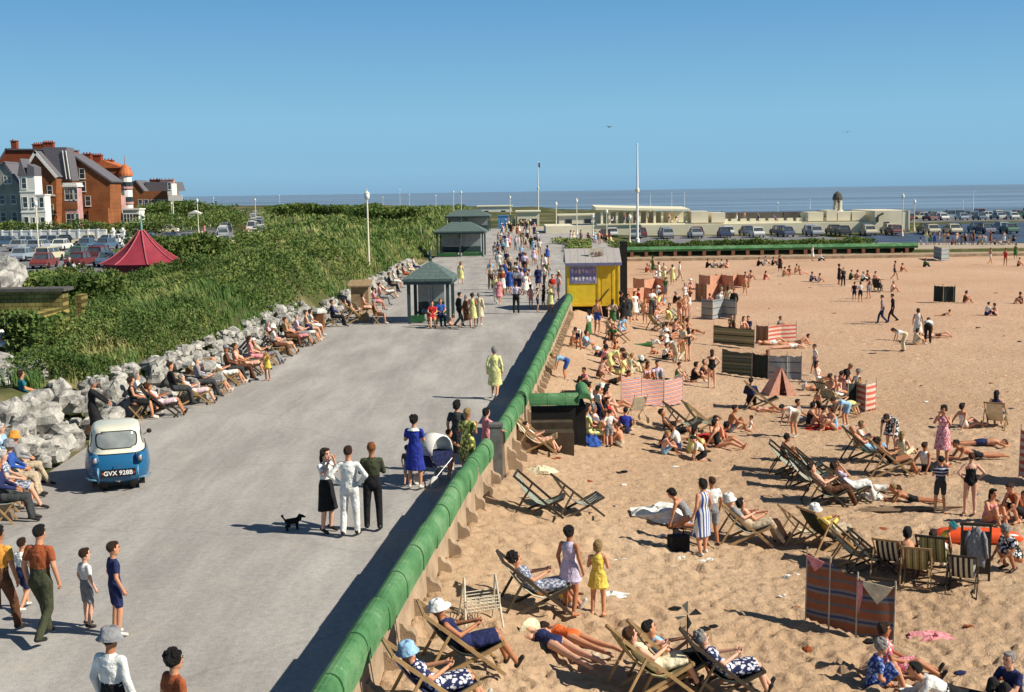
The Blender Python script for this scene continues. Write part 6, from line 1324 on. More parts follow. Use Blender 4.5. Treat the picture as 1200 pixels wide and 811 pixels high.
m.tube((0, .03, 0), (0, .03, .95), .01); smallmesh('pinwheel', m, [cloth('black'), cloth('cream')], 806, 800, 'black and cream toy windmill behind the floral sunbather\'s chair', 'toy windmill', rad(10))
# dog
def dog():
    parts = MB(); c = lambda *a: capsule(parts, *a); c((0, -.16, .27), .085, (0, .14, .28), .09); c((0, .14, .3), .07, (0, .24, .38), .06); c((0, .24, .4), .07, (0, .33, .39), .045); c((0, .33, .38), .035, (0, .4, .36), .028)
    for s in (-1, 1): c((s*.06, .13, .25), .045, (s*.06, .15, .03), .03); c((s*.06, -.16, .25), .055, (s*.065, -.1, .15), .04); c((s*.065, -.1, .15), .035, (s*.065, -.2, .1), .03); c((s*.065, -.2, .1), .03, (s*.065, -.17, .02), .032); c((s*.065, .25, .42), .03, (s*.085, .24, .32), .035)
    c((0, -.22, .3), .03, (0, -.3, .42), .025); parts.ball((0, -.31, .45), .045, 8, 6)
    me = bpy.data.meshes.new('t'); me.from_pydata(parts.v, [], parts.f); ob = bpy.data.objects.new('t', me); COL.objects.link(ob); md = ob.modifiers.new('r', 'REMESH'); md.mode = 'VOXEL'; md.voxel_size = .012; md.use_smooth_shade = True; dg = bpy.context.evaluated_depsgraph_get(); dg.update(); o2 = bpy.data.meshes.new_from_object(ob.evaluated_get(dg), depsgraph=dg); bpy.data.objects.remove(ob)
    o = obj('dog', o2, noisy('black_curly_coat', (.012, .011, .01), .8, .5, 30, bump=1, bscale=50), loc=at(343, 621, 0), rz=-rad(70), label='small curly black dog standing on the promenade', cat='dog'); o.scale = (.78, .62, .66); o2.polygons.foreach_set('use_smooth', [True]*len(o2.polygons)); return o
dog()
# pram
def pram():
    p = at(512, 566, 0); e = empty('pram', p, -rad(40), label='white hooded pushchair beside the woman in the blue dress', cat='pushchair'); Mw = noisy('white_hood_cloth', (.75, .73, .66), .8, .1)
    m = MB()
    for k in range(7):
        a = rad(-10+k*22); 
    R = [[(x*.24, -.05-.36*math.cos(a)*s_, .72+.42*math.sin(a)*s_) for x, s_ in ((-1, .92), (-.98, 1), (0, 1.04), (.98, 1), (1, .92), (0, .97))] for a in [rad(t) for t in range(0, 181, 20)]]
    m.loft(R); obj('hood', m, Mw, e, smooth=True)
    m = MB(); m.loft([[(-.22, -.35, .72), (.22, -.35, .72), (.22, .35, .72), (-.22, .35, .72)], [(-.16, -.28, .42), (.16, -.28, .42), (.16, .3, .42), (-.16, .3, .42)]][::-1]); obj('body', m, cloth('navy'), e)
    m = MB()
    for s in (-1, 1): m.tube((s*.22, -.35, .15), (s*.2, .3, .55), .012); m.tube((s*.22, .32, .15), (s*.2, -.3, .55), .012); m.path([(s*.2, -.3, .55), (s*.22, -.55, .95), (s*.2, -.62, 1.0)], .012, 6)
    m.tube((-.2, -.62, 1.0), (.2, -.62, 1.0), .014); obj('chassis', m, M_chr, e)
    for s in (-1, 1):
        for y in (-.35, .32): m = MB(); m.X = Matrix.Translation((s*.26, y, .13))@Matrix.Rotation(PI/2, 4, 'Y'); m.lathe([(.1, -.015), (.13, -.015), (.13, .015), (.1, .015)], n=16); m.lathe([(.02, -.012), (.1, -.006), (.1, .006), (.02, .012)], n=12); obj('wheel', m, noisy('white_wheel', (.6, .6, .58)), e)
pram()
# gull
m = MB(); m.path([(0, -.3, 0), (0, 0, .02), (0, .25, 0)], [.02, .08, .03], 8)
for s in (-1, 1): m.loft([[(s*.05, -.08, .02), (s*.05, .1, .02), (s*.05, .1, .04), (s*.05, -.08, .04)], [(s*.4, -.05, .16), (s*.4, .08, .16), (s*.4, .08, .17), (s*.4, -.05, .17)], [(s*.8, -.12, .08), (s*.8, -.04, .08), (s*.8, -.04, .085), (s*.8, -.12, .085)]])
me = m.mesh('gull'); mg = noisy('gull_feathers', (.12, .12, .13), .8)
obj('gull', me, mg, loc=aty(714, 149, 170), rz=.7, label='gull flying high left of the tallest flagpole', cat='gull'); obj('gull', me, mg, loc=aty(993, 155, 180), rz=-.5, label='gull flying high over the pavilion turret', cat='gull')
# ------------------------------------------------------------- who is where
# px py pose heading height outfit top bottom hair hat who [arm=..] [c=canvas] [h=y of the head top, for feet outside the photo]
def P_(txt, where, prom=False):
    for ln in txt.strip().splitlines():
        t = ln.split(); kw = {}
        while '=' in t[-1]: k, v = t.pop().split('='); kw[k] = v
        px, py, ps, hd, ht, out, top, bot, hair, hat, who = t; px, py, hd, ht = float(px), float(py), float(hd), float(ht)
        if 'h' in kw:
            z0 = 0 if prom else -1.2; q = at(px, float(kw['h']), z0+ht); loc = Vector((q.x, q.y, z0 if prom else beach_z(q.x, q.y)))
        else: loc = at(px, py, 0) if prom else onb(px, py)
        loc.z += float(kw.get('z', 0))
        if kw.get('c'): chair(loc.copy(), hd, kw['c'], where, occ='occupied'); sc = 1.0
        if ps == 'sb' and prom and 'z' not in kw and loc.y < 120: stool(loc.copy(), hd)
        person(loc, ps, hd, ht, out, top, bot, hair, hat, who, kw.get('w', where).replace('_', ' '), arm=kw.get('arm'), skin=int(kw['s']) if 's' in kw else None, extra=collar if 'collar' in kw else None)
def collar(o, fr):
    H, F, U, Sd, k = fr; m = MB(); c = H-U*.2-F*.03; R_ = []
    for r1, r2, z in ((.055, .05, .045), (.085, .075, .03), (.15, .105, -.012), (.152, .107, -.022), (.08, .07, .015)):
        R_.append([c+Sd*(r1*math.cos(a)*(1+.04*math.cos(8*a)))+F*(r2*math.sin(a)*(1+.04*math.cos(8*a)))+U*z for a in [2*PI*i/24 for i in range(24)]])
    m.loft(R_, cap=False); obj('collar', m, cloth('white'), o)
def C_(txt, where):
    for ln in txt.strip().splitlines():
        px, py, hd, cv = ln.split(); chair(onb(float(px), float(py)), float(hd), cv, where)
# promenade, near
P_('''52 752 wk 10 1.76 ST rust olive black - man arm=down
4 747 wk 8 1.7 ST ochre brown black.short - man
29 716 wk 12 1.15 SS white navy brown - boy
104 735 st 40 1.2 SS white grey brown - boy arm=down
138 745 st 55 1.42 SS navy navy brown - boy arm=down''', 'in the party at the lower left', True)
P_('''128 0 st 20 1.66 LT white black black grey.bucket man h=739 arm=down
203 0 st 45 1.62 ST rust brown black.curly - man h=763 arm=down''', 'cut by the bottom edge of the promenade', True)
P_('''384 624 st 120 1.66 KS white black brown - woman arm=up
411 629 st 5 1.76 LT white white brown - man arm=hips
438 622 st -5 1.74 LT olive black ginger.short - man arm=front''', 'in the trio beside the black dog', True)
P_('''487 574 st 10 1.66 DS royal royal black.curly - woman arm=front collar=1
478 570 st 15 .9 SS charcoal grey black - boy arm=down z=.0
527 560 st 60 1.1 NS white grey brown - boy arm=reach
549 563 st 30 1.66 DS yellowfloral olive blond.short - woman arm=front
537 553 st 20 1.7 DS charcoal black black.bob - woman arm=down
571 552 st 60 1.5 DS pink pink black.bob - girl arm=reach''', 'in the family round the white pushchair', True)
P_('''580 468 wk 5 1.68 DC lemon lemon grey - woman arm=down''', 'alone in the middle of the promenade', True)
P_('''110 516 wk 75 1.68 DC black charcoal grey - woman arm=reach''', 'walking past the rockery behind the car', True)
# seated along the rockery
P_('''33 500 sb 60 1.66 DS teal teal brown - woman z=.35 w=on_the_rocks_at_the_far_left''', '', True)
P_('''18 452 sb 120 1.7 LT black black - white.sun man z=.9
4 450 sb 120 1.66 DS white white brown - woman z=.9''', 'sitting up behind the rocks at the left edge', True)
def bench_row(pix, hd, lab):
    for k, (px, py) in enumerate(pix): bench(at(px, py, 0), hd, ('further ', 'nearer ')[k == (pix[1][1] > pix[0][1])]+lab)
bench_row([(8, 570), (12, 598)], 80, 'slatted bench under the seated group at the lower left edge'); bench_row([(300, 422), (330, 412)], 75, 'slatted bench in the middle group along the rockery'); bench_row([(432, 366), (424, 376)], 75, 'slatted bench below the tall lamp post')
P_('''8 612 sb 78 1.7 LT navy charcoal grey - man
2 600 sb 80 1.62 DS grey white grey - woman
14 598 sb 76 1.66 DS greyfloral grey white - woman
20 583 sb 82 1.62 LT blue beige - grey.bucket man
4 575 sb 78 1.62 DS white white - white.bucket woman
26 570 sb 74 1.6 LT grey beige - ochre.bucket man
10 560 sb 84 1.66 DC sky grey white - woman''', 'in the bench group at the lower left edge', True)
P_('''160 492 sb 75 1.64 D black black brown - woman
188 488 dk 82 1.66 D whitefloral white chestnut - woman c=dark
206 480 sb 65 1.74 LT black charcoal brown - man z=.12
226 474 dk 75 1.6 D whitefloral pink grey - woman c=olive''', 'by the rocks just behind the blue car', True)
P_('''262 452 dk 78 1.66 DS white grey - - woman c=olive
280 446 sb 85 1.7 ST peach brown brown - man
288 440 dk 80 1.62 D peach beige grey - woman c=cream
297 434 sb 76 1.66 DS pink pink brown - woman
308 428 dk 80 1.7 ST beige grey - white.cap man c=dark
314 446 st 200 1.1 M yellow yellow black - girl arm=up
318 412 sb 84 1.66 DS pinkfloral white grey - woman
328 416 dk 75 1.64 D peach peach brown - woman c=cream
338 408 sb 78 1.7 ST tan brown brown - man
347 406 dk 82 1.66 D pink beige blond - woman c=olive
356 402 dk 80 1.66 DS white peach - - woman c=dark
362 398 sb 75 1.7 K beige navy brown - man''', 'in the long row against the rockery', True)
P_('''428 372 sb 80 1.66 DS peach pink brown - woman
440 364 sb 85 1.66 DS pink pink chestnut - woman
447 358 sb 80 1.7 ST pinkfloral grey brown - man
418 378 dk 78 1.66 D tan beige brown - woman c=olive
452 350 dk 80 1.66 D white cream grey - woman c=cream
458 343 sb 75 1.7 LT charcoal black brown - man
441 380 sb 76 1.6 D brown tan grey - woman''', 'below the tall lamp post', True)
P_('''507 384 sb 175 1.66 DS red white black - woman
517 382 sb 165 1.7 ST blue navy ginger - man
498 376 sb 170 1.62 DS sky sky - - woman
528 382 kn 120 1.0 NS peach peach blond - boy
546 386 wk 60 1.66 DC brown charcoal grey - woman
538 384 wk 60 1.72 LT black black black - man
554 384 st 15 1.66 D lemon lemon brown - woman
562 382 st 20 1.64 DC cream lemon grey - woman
540 334 wk 10 1.66 D lemon cream ginger - woman
585 357 wk 185 1.6 DS pink red brown - woman
605 368 st 5 1.74 ST lilac black brown - man arm=hips
622 362 st 40 1.35 NS pink pink brown - girl
630 366 st 90 1.3 NS black navy black - boy
637 362 st 300 1.3 SS charcoal black brown - boy
645 366 st 200 1.5 D lemon yellow blond - woman
655 352 st 250 1.6 SS white grey brown - man
638 340 st 270 1.7 ST white black black - man
616 350 wk 170 1.66 D white cream brown - woman''', 'near the small shelter or the kiosk', True)
def crowd():
    rs = random.Random(11); cs = ['white', 'white', 'cream', 'lemon', 'sky', 'pink', 'navy', 'black', 'rust', 'red', 'grey', 'blue', 'beige', 'white', 'lilac', 'green']; bs = ['charcoal', 'black', 'grey', 'brown', 'navy', 'beige', 'white']
    hs = ['brown', 'black', 'grey', 'blond', 'chestnut', 'ginger', 'brown', 'white']
    n = 0
    while n < 105:
        y = 262+98*rs.random()**1.7; c = 605+.3*(y-262)*.35; w = 18+(y-262)*.3; px = c+rs.uniform(-w, w)
        p = at(px, y, 0)
        if p.x > wx(p.y)-1.2 or (570 > px and y > 290): continue
        fem = rs.random() < .5; out = rs.choice(['D', 'DS', 'KS', 'DC', 'M'] if fem else ['ST', 'LT', 'ST', 'SS']); child = rs.random() < .2
        who = ('girl' if fem else 'boy') if child else ('woman' if fem else 'man')
        person(p, 'wk' if rs.random() < .7 else 'st', rs.choice([0, 8, -8, 180, 172, 190, 90, 270, 20]), rs.uniform(1.1, 1.4) if child else rs.uniform(1.6, 1.78), out, rs.choice(cs), rs.choice(bs), rs.choice(hs), '-' if rs.random() < .8 else rs.choice(['white.sun', 'cream.sun', 'grey.cap']), who, 'in the promenade crowd beyond the kiosk'); n += 1
    for px, y, n_, wh in ((690, 286, 12, 'on the low ground between kiosk and pavilion'), (1130, 291, 22, 'on the sand coloured ledge by the lake'), (890, 262, 16, 'on the pavilion terrace')):
        for i in range(n_):
            if n_ == 22: p = at(1080+i*5.1+rs.uniform(-1, 1), 287, -.4); ps, z = rs.choice(['st', 'sh', 'st', 'bd']), -.39
            elif n_ == 12: p = at(668+i*4.2+rs.uniform(-2, 2), 284+rs.uniform(-4, 3), 0); p.y = min(p.y, 150); ps, z = rs.choice(['st', 'sb', 'wk']), 0 if p.x < 11.6 else -.4
            else: p = aty(715+i*16+rs.uniform(-5, 5), 255, 187); ps, z = rs.choice(['st', 'st', 'sb']), aty(880, 260.4, 184).z+.02
            fem = rs.random() < .5; person((p.x, p.y, z), ps, rs.uniform(0, 360), rs.uniform(1.5, 1.75), rs.choice(['D', 'DS']) if fem else rs.choice(['ST', 'K', 'LT']), rs.choice(cs), rs.choice(bs), rs.choice(hs), '-', 'woman' if fem else 'man', wh)
    for i in range(26):   # people among the parked cars
        p = at(rs.choice([rs.uniform(0, 200), rs.uniform(235, 300)]), rs.uniform(266, 300), 0); p = Vector((max(p.x, -78), p.y, .01)) if p.y < 180 else p
        fem = rs.random() < .5; person(p, rs.choice(['st', 'wk']), rs.uniform(0, 360), rs.uniform(1.5, 1.75), 'DS' if fem else 'ST', rs.choice(['white', 'white', 'cream', 'pink', 'black', 'red']), rs.choice(bs), rs.choice(hs), '-', 'woman' if fem else 'man', 'among the parked cars at left')
crowd()
P_('''166 484 sb 78 1.6 DS white grey grey - woman
236 466 sb 74 1.7 LT grey charcoal grey - man
244 462 dk 80 1.64 DS lilac grey white - woman c=dark
270 449 sb 80 1.7 LT brown charcoal - grey.cap man
324 419 sb 72 1.7 ST white brown - white.bucket man
351 404 sb 76 1.7 ST lilac grey grey - man
367 394 sb 70 1.6 DS white white brown - woman
392 383 sb 82 1.7 LT navy black brown - man
411 373 dk 80 1.66 D peach cream brown - woman c=dark
463 338 sb 80 1.6 DS white pink grey - woman
468 333 sb 78 1.7 LT charcoal grey brown - man
474 329 sb 82 1.62 D rust brown black - woman
480 324 sb 80 1.66 DS cream cream white - woman
486 320 sb 80 1.7 ST white navy brown - man''', 'squeezed into the seated row by the rocks', True)
def fill():
    rs = random.Random(23); cs = ['peach', 'white', 'black', 'navy', 'cream', 'brown', 'lemon', 'sky', 'red', 'green', 'pink', 'lilac']; hs = ['brown', 'black', 'blond', 'grey', 'chestnut', 'black']
    for cx, cy, r_, n in ((735, 395, 26, 9), (790, 372, 24, 9), (770, 350, 22, 8), (800, 408, 20, 6), (700, 458, 20, 6), (740, 428, 22, 6), (765, 320, 20, 7), (815, 352, 16, 5), (700, 500, 18, 5), (830, 520, 26, 4), (985, 462, 22, 5)):
        for i in range(int(n*.6)):
            px, py = cx+rs.gauss(0, r_*.6), cy+rs.gauss(0, r_*.32); fem = rs.random() < .5; ch = rs.random() < .3; k = rs.choice(['sh', 'sg', 'sh', 'pe', 'st', 'kn', 'sg'])
            out = rs.choice(['W', 'D', 'W', 'DS']) if fem else rs.choice(['K', 'ST', 'K', 'NS']); hd = rs.uniform(40, 240)
            person(onb(px, py), k, hd, rs.uniform(1.1, 1.4) if ch else 1.64, out, rs.choice(cs), rs.choice(cs), rs.choice(hs), '-' if rs.random() < .8 else 'white.sun', ('girl' if fem else 'boy') if ch else ('woman' if fem else 'man'), 'in the thick of the crowd on the middle sand')
            if rs.random() < .22: chair(onb(px+rs.uniform(-9, 9), py+rs.uniform(-3, 3)), rs.uniform(60, 120), rs.choice(['green', 'black', 'dark', 'olive']), 'in the thick of the beach crowd')
fill()
P_('''88 352 wk 30 1.68 DS white white brown - woman z=.9
78 356 st 90 1.66 D peach orange brown - woman z=.8
84 348 st 200 1.7 LT charcoal black white - man z=.9''', 'behind the end of the stone terrace', True)
# beach, near foreground
P_('''541 788 dk 78 1.68 D navy white - white.sun woman c=dark arm=lap
507 838 dk 72 1.6 DS navyfloral navy - sky.bucket woman c=navy
503 757 pr 300 1.3 NS sky blue brown - boy''', 'at the foot of the sea wall')
P_('''626 716 dk 80 1.66 DS greyfloral grey black.curly - woman c=cream
668 726 st 35 1.5 M lilac white black.curly - girl arm=down
701 720 st 15 1.3 M yellow yellow blond - girl arm=front
652 762 pr 322 1.66 W navy navy - cream.cone woman
672 752 pr 312 1.5 W orange orange brown - girl''', 'near the wicker seat')
P_('''762 818 dk 72 1.66 D cream peach chestnut.long - woman c=olive s=0
785 806 dk 78 1.7 NS sky black black - man c=black
846 816 dk 82 1.66 DS navyfloral navyfloral grey.curly - woman c=dark''', 'along the bottom edge of the photo')
P_('''1022 803 sh 95 1.64 DS bluefloral blue grey.curly - woman arm=lap
1043 790 sg 100 1.62 DS pinkfloral pink brown.bob - woman arm=lap
1120 822 pe 285 1.74 LT white black black - man
1187 826 sh 240 1.66 ST navy black grey - man''', 'in the bottom right corner')
P_('''823 652 st 320 1.62 D bluestripe bluestripe black.bob - woman arm=down
834 640 st 340 1.5 SS white grey chestnut - boy arm=down
802 618 kn 285 1.6 W grey navy black - woman
872 637 dk 92 1.74 ST grey beige - white.bucket man c=black
884 634 dk 88 1.6 NS peach peach black - girl''', 'by the black shopping bag')
P_('''968 645 dk 65 1.68 LT yellow beige - white.bucket man c=dark
1062 668 sh 20 1.66 W peach navy black - woman
1094 676 dk 25 1.7 ST white white brown - man c=olive
1104 640 kn 100 1.0 NS yellow white - teal.bucket boy
1188 668 cr 250 1.62 DS blackfloral black grey - woman''', 'in the chairs above the big windbreak')
C_('''940 636 85 cream
1000 662 110 dark
1022 668 100 dark
1042 672 28 black
1074 682 22 olive
1128 692 25 black''', 'in the cluster above the big windbreak')
C_('''633 604 98 green
677 606 75 black''', 'of the empty pair on the bare sand below the steps')
# beach, second row right
P_('''992 588 dk 84 1.68 ST lilac white brown.bob - woman c=olive arm=up
966 590 dk 92 1.7 ST peach brown brown - man c=green''', 'by the stack of green deckchairs')
C_('''924 552 105 green
940 560 100 green
956 566 98 green
946 574 102 black''', 'in the green deckchair stack')
P_('''930 512 bd 245 1.5 SS white beige black - boy arm=hang
917 540 sh 95 1.5 W black black black - girl
1004 524 sh 120 1.6 D white cream blond - woman
1044 528 bd 215 1.66 DS blackfloral white brown.bob - woman arm=hang
1012 540 dk 95 1.7 TL white sky - - man c=olive
1042 556 dk 92 1.66 W black black brown - woman c=black
1024 576 pr 100 1.4 W white white brown - girl
1058 536 sg 40 1.5 D cream cream blond - girl''', 'around the bending woman')
P_('''1104 545 st 215 1.68 D pinkfloral pink black.curly - woman arm=up
1086 552 sg 60 1.6 NS white black brown - boy arm=prop
1101 600 st 5 1.35 SS navystripe charcoal black - boy arm=front
1136 604 st 8 1.5 W black black chestnut.short - girl arm=hips
1158 614 sh 160 1.6 W pink pink black.long - girl
1068 588 pe 280 1.3 K black black blond - boy
1130 502 sg 70 1.6 W white white black - woman
1167 500 sb 30 1.66 D navy navy black - woman z=-.1 c=cream
1150 522 pr 100 1.6 K navy navy chestnut - boy
1142 538 pe 265 1.66 K black black black - man
1192 612 cr 250 1.6 NS rust black brown - man
1199 606 sh 200 1.3 W black black brown - girl''', 'right of the standing woman in pink')
# family round the red windbreak
P_('''955 440 wk 260 1.3 SS white grey brown - boy
972 478 dk 60 1.66 D white green blond - woman c=green
958 492 st 60 1.1 K black black brown - boy
985 488 dk 70 1.6 D lemon olive black - woman c=green
998 478 sh 300 1.66 ST cream brown brown - man
1008 470 sh 250 1.6 W ochre ochre blond - woman
975 465 sg 60 1.7 K green green brown - man
990 462 sh 120 1.6 D whitefloral pink brown - girl
965 458 su 100 1.7 K peach peach - white.sun man
1003 458 sg 240 1.6 D white white grey - woman''', 'beside the red and white windbreak')
P_('''948 500 sh 100 1.6 W black black black - woman
962 502 sh 80 1.4 K rust red black - boy
978 504 sh 260 1.5 W sky sky brown - girl
938 495 sg 120 1.5 NS grey grey black - boy
990 500 bd 250 1.4 SS sky sky brown - boy arm=hang''', 'on the red blanket')
P_('''880 478 sb 15 1.7 LT navy black black - man z=-.15
898 483 su 120 1.2 W peach peach - - girl
856 506 sh 95 1.66 K grey grey black - man
878 504 sg 280 .85 NS white white brown - boy
834 455 st 5 1.5 W black navy brown - girl arm=hips
922 520 wk 250 .0001 K peach peach brown - boy''' .replace('922 520 wk 250 .0001 K peach peach brown - boy', ''), 'near the little pink tent')
C_('''892 480 95 dark
800 508 82 green
822 506 80 green''', 'with nobody in it on the middle sand')
P_('''794 528 sh 280 1.66 ST white navy black - man
810 532 sh 60 1.6 D lemon cream black.long - woman
778 532 sh 85 1.3 NS peach sky blond - boy
822 538 kn 270 1.3 SS white black black - boy
842 524 sg 110 1.6 W black black black - girl
788 520 dk 110 1.66 NS charcoal black black - man''', 'in the group below the pink windbreak')
P_('''732 508 sh 20 1.5 SS royal navy black - boy
706 485 sh 95 1.66 W black grey black - woman
716 480 sg 100 1.6 W peach peach black - girl
690 518 sb 60 1.6 DS lemon white black - woman z=-.2
703 516 sh 95 1.66 D peach cream brown - woman
714 524 st 340 1.05 SS white grey brown - boy
684 505 sh 80 1.66 ST sky grey black - man
700 508 sg 110 1.6 D whitefloral white grey - woman
728 522 sh 290 1.4 K beige beige brown - boy
628 530 dk 92 1.3 NS white peach black - boy c=cream
676 498 sh 60 1.6 W pink pink brown - girl''', 'beside the beach steps')
# middle beach
P_('''757 448 sh 150 1.6 W lilac pink brown.long - woman
769 448 sh 170 1.66 ST lilac grey black - man
793 446 sh 110 1.4 NS green white black - boy
812 448 sh 95 1.6 D black navy black - woman
822 444 sh 85 1.5 W navy navy brown - girl
728 440 sg 280 1.66 DS lemon lemon brown - woman
738 438 sh 60 1.6 ST cream cream blond - man
716 440 bd 90 1.5 DS lemon cream brown - woman arm=hang
720 450 pe 110 1.6 K navy black black - man
662 444 bd 285 1.4 SS sky blue blond - boy arm=hang
790 420 sh 200 1.5 W white navy black - girl
778 422 sh 95 1.4 SS white black brown - boy
792 426 bd 70 1.6 TL beige beige brown - man arm=hang
800 424 wk 60 1.66 ST cream cream blond - man
806 424 st 330 1.5 W black black black - girl''', 'between the kiosk and the pink windbreak')
P_('''670 408 sh 70 1.5 K brown tan black - boy
678 412 bd 200 1.4 SS white navy brown - boy arm=hang
684 408 sh 110 1.6 DS sky sky brown - woman
690 402 st 300 1.5 KS white green black - girl
700 392 st 30 1.7 K peach blue ginger - man
707 428 sh 80 1.6 DS pink pink black - woman
712 420 sg 120 1.5 W peach peach brown - girl
703 446 cr 60 1.4 K rust brown black - boy
722 410 sh 200 1.3 W black white black - girl
728 378 st 90 1.7 LT black black black - woman
736 380 st 180 1.66 DC charcoal black brown - woman
744 376 st 150 1.66 DS white pink brown - woman
756 380 st 200 1.4 W peach peach blond - girl
764 372 st 170 1.7 ST white charcoal brown - man
748 370 st 250 1.6 ST red grey black - man
718 385 st 20 1.5 KS beige green brown - girl
731 384 st 340 1.66 DC black charcoal black - woman''', 'on the sand in front of the kiosk')
P_('''775 400 sh 100 1.66 ST white black black - man
784 396 sg 80 1.6 W black black brown - woman
790 392 sh 60 1.66 K brown black black - man
800 398 pe 100 1.6 K black black brown - man
796 384 st 60 1.7 K peach peach brown - man
802 378 st 200 1.6 W peach pink blond - woman
808 372 st 300 1.5 W white peach brown - girl
785 372 sh 200 1.66 D charcoal black black - woman
790 356 sh 90 1.6 LT black brown grey - woman
803 350 sb 180 1.66 D white white grey - woman z=-.2
780 350 st 30 1.5 SS green grey brown - boy
772 330 st 90 1.66 DS white cream brown - woman
778 332 st 200 1.7 ST cream lemon grey - man
788 334 st 10 1.66 D lemon white brown - woman
796 330 wk 90 1.7 ST white beige brown - man
765 322 st 60 1.66 D green beige black - woman
808 392 sg 95 1.6 W peach red brown - girl
843 372 st 10 1.66 ST white white brown - man
853 366 st 30 1.66 DS cream white brown - woman
860 370 st 200 1.66 LT black black black - man
845 356 sb 200 1.66 D white cream grey - woman z=-.2''', 'among the crowded windbreaks right of the kiosk')
P_('''857 386 sh 180 1.66 ST olive brown black - man
870 388 sh 160 1.6 W brown black brown - woman
877 388 sh 200 1.66 LT navy black black - man
912 386 sh 120 1.4 SS grey sky brown - boy
905 404 su 85 1.7 K cream white - - man
925 408 pr 80 1.66 W white peach - - woman
935 404 pe 80 1.6 K green brown brown - man
885 424 pe 95 1.66 K peach cream ginger - man
910 430 pr 100 1.66 W cream peach brown - woman
960 448 sg 120 1.66 W white white brown - woman''', 'around the middle pair of windbreaks')
P_('''872 330 sh 60 1.6 ST navy black brown - man
878 328 sh 100 1.6 W peach pink brown - woman
873 346 wk 180 1.5 K brown tan black - boy
896 328 sh 70 1.5 W red red brown - girl
828 314 sh 90 1.66 LT black black brown - man
836 314 sh 80 1.6 ST white grey blond - woman
844 314 sh 100 1.66 ST white brown black - man
853 314 sh 260 1.6 W peach brown brown - woman
888 312 sh 90 1.66 LT black black brown - man
896 310 sh 80 1.66 D white grey grey - woman
905 311 sh 120 1.66 ST charcoal black brown - man
912 308 sh 90 1.6 W white peach blond - girl
918 324 sh 90 1.66 K peach tan brown - man
925 322 sh 200 1.6 W brown red black - woman
932 320 sh 110 1.66 K peach peach brown - man
938 322 sg 80 1.6 W peach pink blond - woman
914 320 st 180 1.6 D black navy brown - woman
950 330 sh 80 1.6 ST grey navy black - man
959 331 sh 100 1.5 W white white brown - girl
952 306 st 90 1.6 D white black grey - woman
960 306 sh 80 1.66 LT white black brown - man
983 298 pr 100 1.6 K brown brown black - man
1035 298 pr 110 1.6 K red peach brown - man
1050 300 pe 100 1.6 K rust black black - man
1060 299 pr 120 1.66 W peach white brown - woman''', 'in the scattered groups near the far ledge')
P_('''983 334 st 90 1.66 DC black charcoal black - woman
988 336 st 200 1.5 ST charcoal black brown - boy
996 328 sh 90 1.66 ST green black brown - man
1003 328 sh 100 1.66 W peach peach brown - woman
1010 330 sh 80 1.66 LT white black grey - man
1018 328 sh 260 1.6 W rust brown brown - woman
1024 330 sh 90 1.66 K peach brown black - man
1001 353 st 20 1.3 SS black navy brown - boy
1008 354 st 10 1.35 SS white black brown - boy
1018 350 st 330 1.5 NS charcoal grey brown - girl
1028 342 dk 30 1.66 LT black black black - man c=dark
1045 342 sh 120 1.6 W white black grey - woman
1048 328 wk 100 1.6 K brown navy black - man
1056 318 sh 120 1.5 W red peach brown - girl
1034 380 wk 290 1.66 ST grey navy brown - man
1046 378 wk 280 1.66 LT black black black - man
1083 313 sh 80 1.6 LT green black brown - man
1130 355 sh 100 1.6 W brown brown black - woman
1156 370 sh 80 1.6 ST white navy black - man
1167 370 sh 260 1.5 W peach black brown - woman
1197 356 sh 260 1.5 W black black brown - girl
1106 370 pe 90 1.0 K black black black - boy''', 'on the open sand at the upper right')
P_('''1058 412 bd 270 1.6 ST white cream brown - woman arm=hang
1075 400 st 20 1.66 D white white brown - woman arm=down
1087 404 bd 20 1.74 ST white black black - man arm=hang
1072 404 sh 90 1.6 DS cream white brown - woman
1098 396 su 95 1.7 K orange brown - - man
1160 310 wk 80 1.6 K peach white brown - boy
1178 312 st 200 1.66 W red pink brown - woman
1190 304 st 10 1.6 D green sky brown - girl
1193 312 sh 90 1.6 K brown brown black - boy
1106 536 st 200 .001 K red red brown - boy'''.replace('\n1106 536 st 200 .001 K red red brown - boy', ''), 'in the bending group or far right edge')
# ------------------------------------------------------------- unique labels
def number(rows, mk, grp=None):
    from bpy_extras.object_utils import world_to_camera_view as w2c
    bpy.context.view_layer.update(); g = {}
    for r in rows: g.setdefault(mk(r), []).append(r)
    nm = ['', '']+'two three four five six seven eight nine ten eleven twelve thirteen fourteen fifteen sixteen seventeen eighteen nineteen twenty'.split(); od = ['leftmost']+[w+' from left' for w in 'second third fourth fifth sixth seventh eighth ninth tenth eleventh twelfth thirteenth fourteenth fifteenth sixteenth seventeenth eighteenth nineteenth'.split()]
    for s, rs_ in g.items():
        rs_.sort(key=lambda r: w2c(SC, camo, r[0].matrix_world.translation).x); n = len(rs_)
        for i, r in enumerate(rs_): r[0]['label'] = fit(s, '' if n == 1 else (od[min(i, 18)] if i < n-1 else 'rightmost')+(' of '+nm[n] if n <= 20 else ' of the row'))

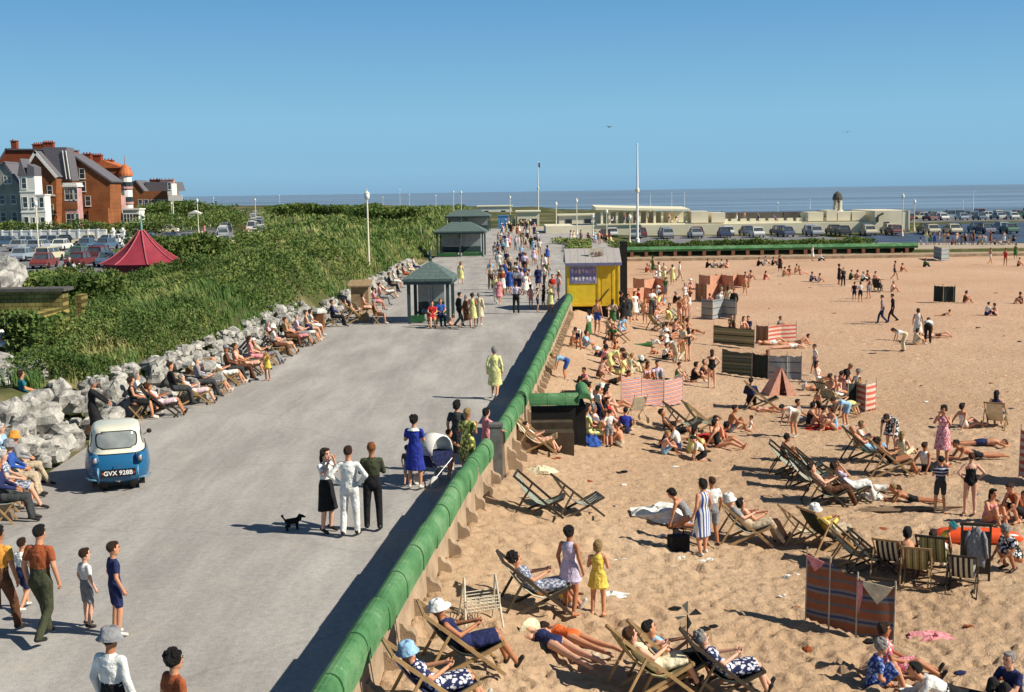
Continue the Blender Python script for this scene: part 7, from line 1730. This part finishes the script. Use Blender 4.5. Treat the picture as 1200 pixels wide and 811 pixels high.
def scatter():
    rs = random.Random(77); m = MB(); mats = [cloth(c) for c in ('white', 'rust', 'navy', 'brown', 'grey', 'black', 'cream')]
    for i in range(95):
        px = rs.uniform(600, 1200); py = 330+470*rs.random()**1.2; p = onb(px, py)
        if p.x < wx(p.y)+1: continue
        m.mi = rs.randrange(7); s = rs.uniform(.05, .13); m.ball(p+Vector((0, 0, .02)), (s, s*rs.uniform(.4, .8), rs.uniform(.02, .05)), 7, 4, .5, rs)
        if rs.random() < .5: m.ball(p+Vector((s*1.6, s, .02)), (s*.9, s*.5, .03), 7, 4, .5, rs)
    obj('litter', m, mats, kind='stuff', label='shoes, papers and small bundles scattered over the beach', cat='litter')
scatter()
# ------------------------------------------------------------- beyond 300 of a kind: the smallest become one mass
def merge(objs, name, label, cat):
    bpy.context.view_layer.update()
    V, L_, ST, MI, SMO, mats, nv, nl = [], [], [], [], [], [], 0, 0
    for o in objs:
        me = o.data; n = len(me.vertices); co = np.empty(n*3, np.float32); me.vertices.foreach_get('co', co); co = co.reshape(-1, 3)
        Mw = np.array(o.matrix_world); V.append(co@Mw[:3, :3].T+Mw[:3, 3])
        l = np.empty(len(me.loops), np.int32); me.loops.foreach_get('vertex_index', l); L_.append(l+nv)
        s = np.empty(len(me.polygons), np.int32); me.polygons.foreach_get('loop_start', s); ST.append(s+nl)
        mi = np.empty(len(me.polygons), np.int32); me.polygons.foreach_get('material_index', mi); mp = []
        for sl_ in o.material_slots:
            if sl_.material not in mats: mats.append(sl_.material)
            mp.append(mats.index(sl_.material))
        MI.append(np.array(mp, np.int32)[np.clip(mi, 0, len(mp)-1)]); nv += n; nl += len(l)
    me = bpy.data.meshes.new(name); V = np.concatenate(V); L_ = np.concatenate(L_); ST = np.concatenate(ST); MI = np.concatenate(MI)
    me.vertices.add(len(V)); me.vertices.foreach_set('co', V.astype(np.float32).ravel()); me.loops.add(len(L_)); me.loops.foreach_set('vertex_index', L_)
    me.polygons.add(len(ST)); me.polygons.foreach_set('loop_start', ST)
    for m_ in mats: me.materials.append(m_)
    me.polygons.foreach_set('material_index', MI); me.polygons.foreach_set('use_smooth', np.full(len(ST), name != 'boulders')); me.update(calc_edges=True)
    o = bpy.data.objects.new(name, me); COL.objects.link(o); props(o, label=label, cat=cat, kind='stuff')
    for x in objs: bpy.data.objects.remove(x)
rows = sorted(PEOPLE, key=lambda r: r[0].scale.x/r[0].location.y, reverse=True); far = rows[300:]; PEOPLE[:] = rows[:300]
if far: merge([x for r in far for x in ([r[0]]+list(r[0].children))], 'distant_crowd', 'tiny distant figures beyond the kiosk, pavilion and far ledge', 'crowd')
bo = sorted([o for o in COL.objects if o.name.startswith('boulder')], key=lambda o: o.scale.x/max(o.location.y, 1), reverse=True)
if len(bo) > 300: merge(bo[300:], 'boulders', 'smallest far limestone lumps of the rockery', 'rocks')
finish_labels()
number(CARS, lambda r: 'parked %s %s %s' % (r[1], r[2], r[3]))
for r in CARS: r[0]['group'] = 'cars parked behind the promenade and beach'
number(CHAIRS, lambda r: r[1]+' '+r[2]); number(STOOLS, lambda r: r[1])
bpy.data.scenes.remove(TMP)
if False: pass
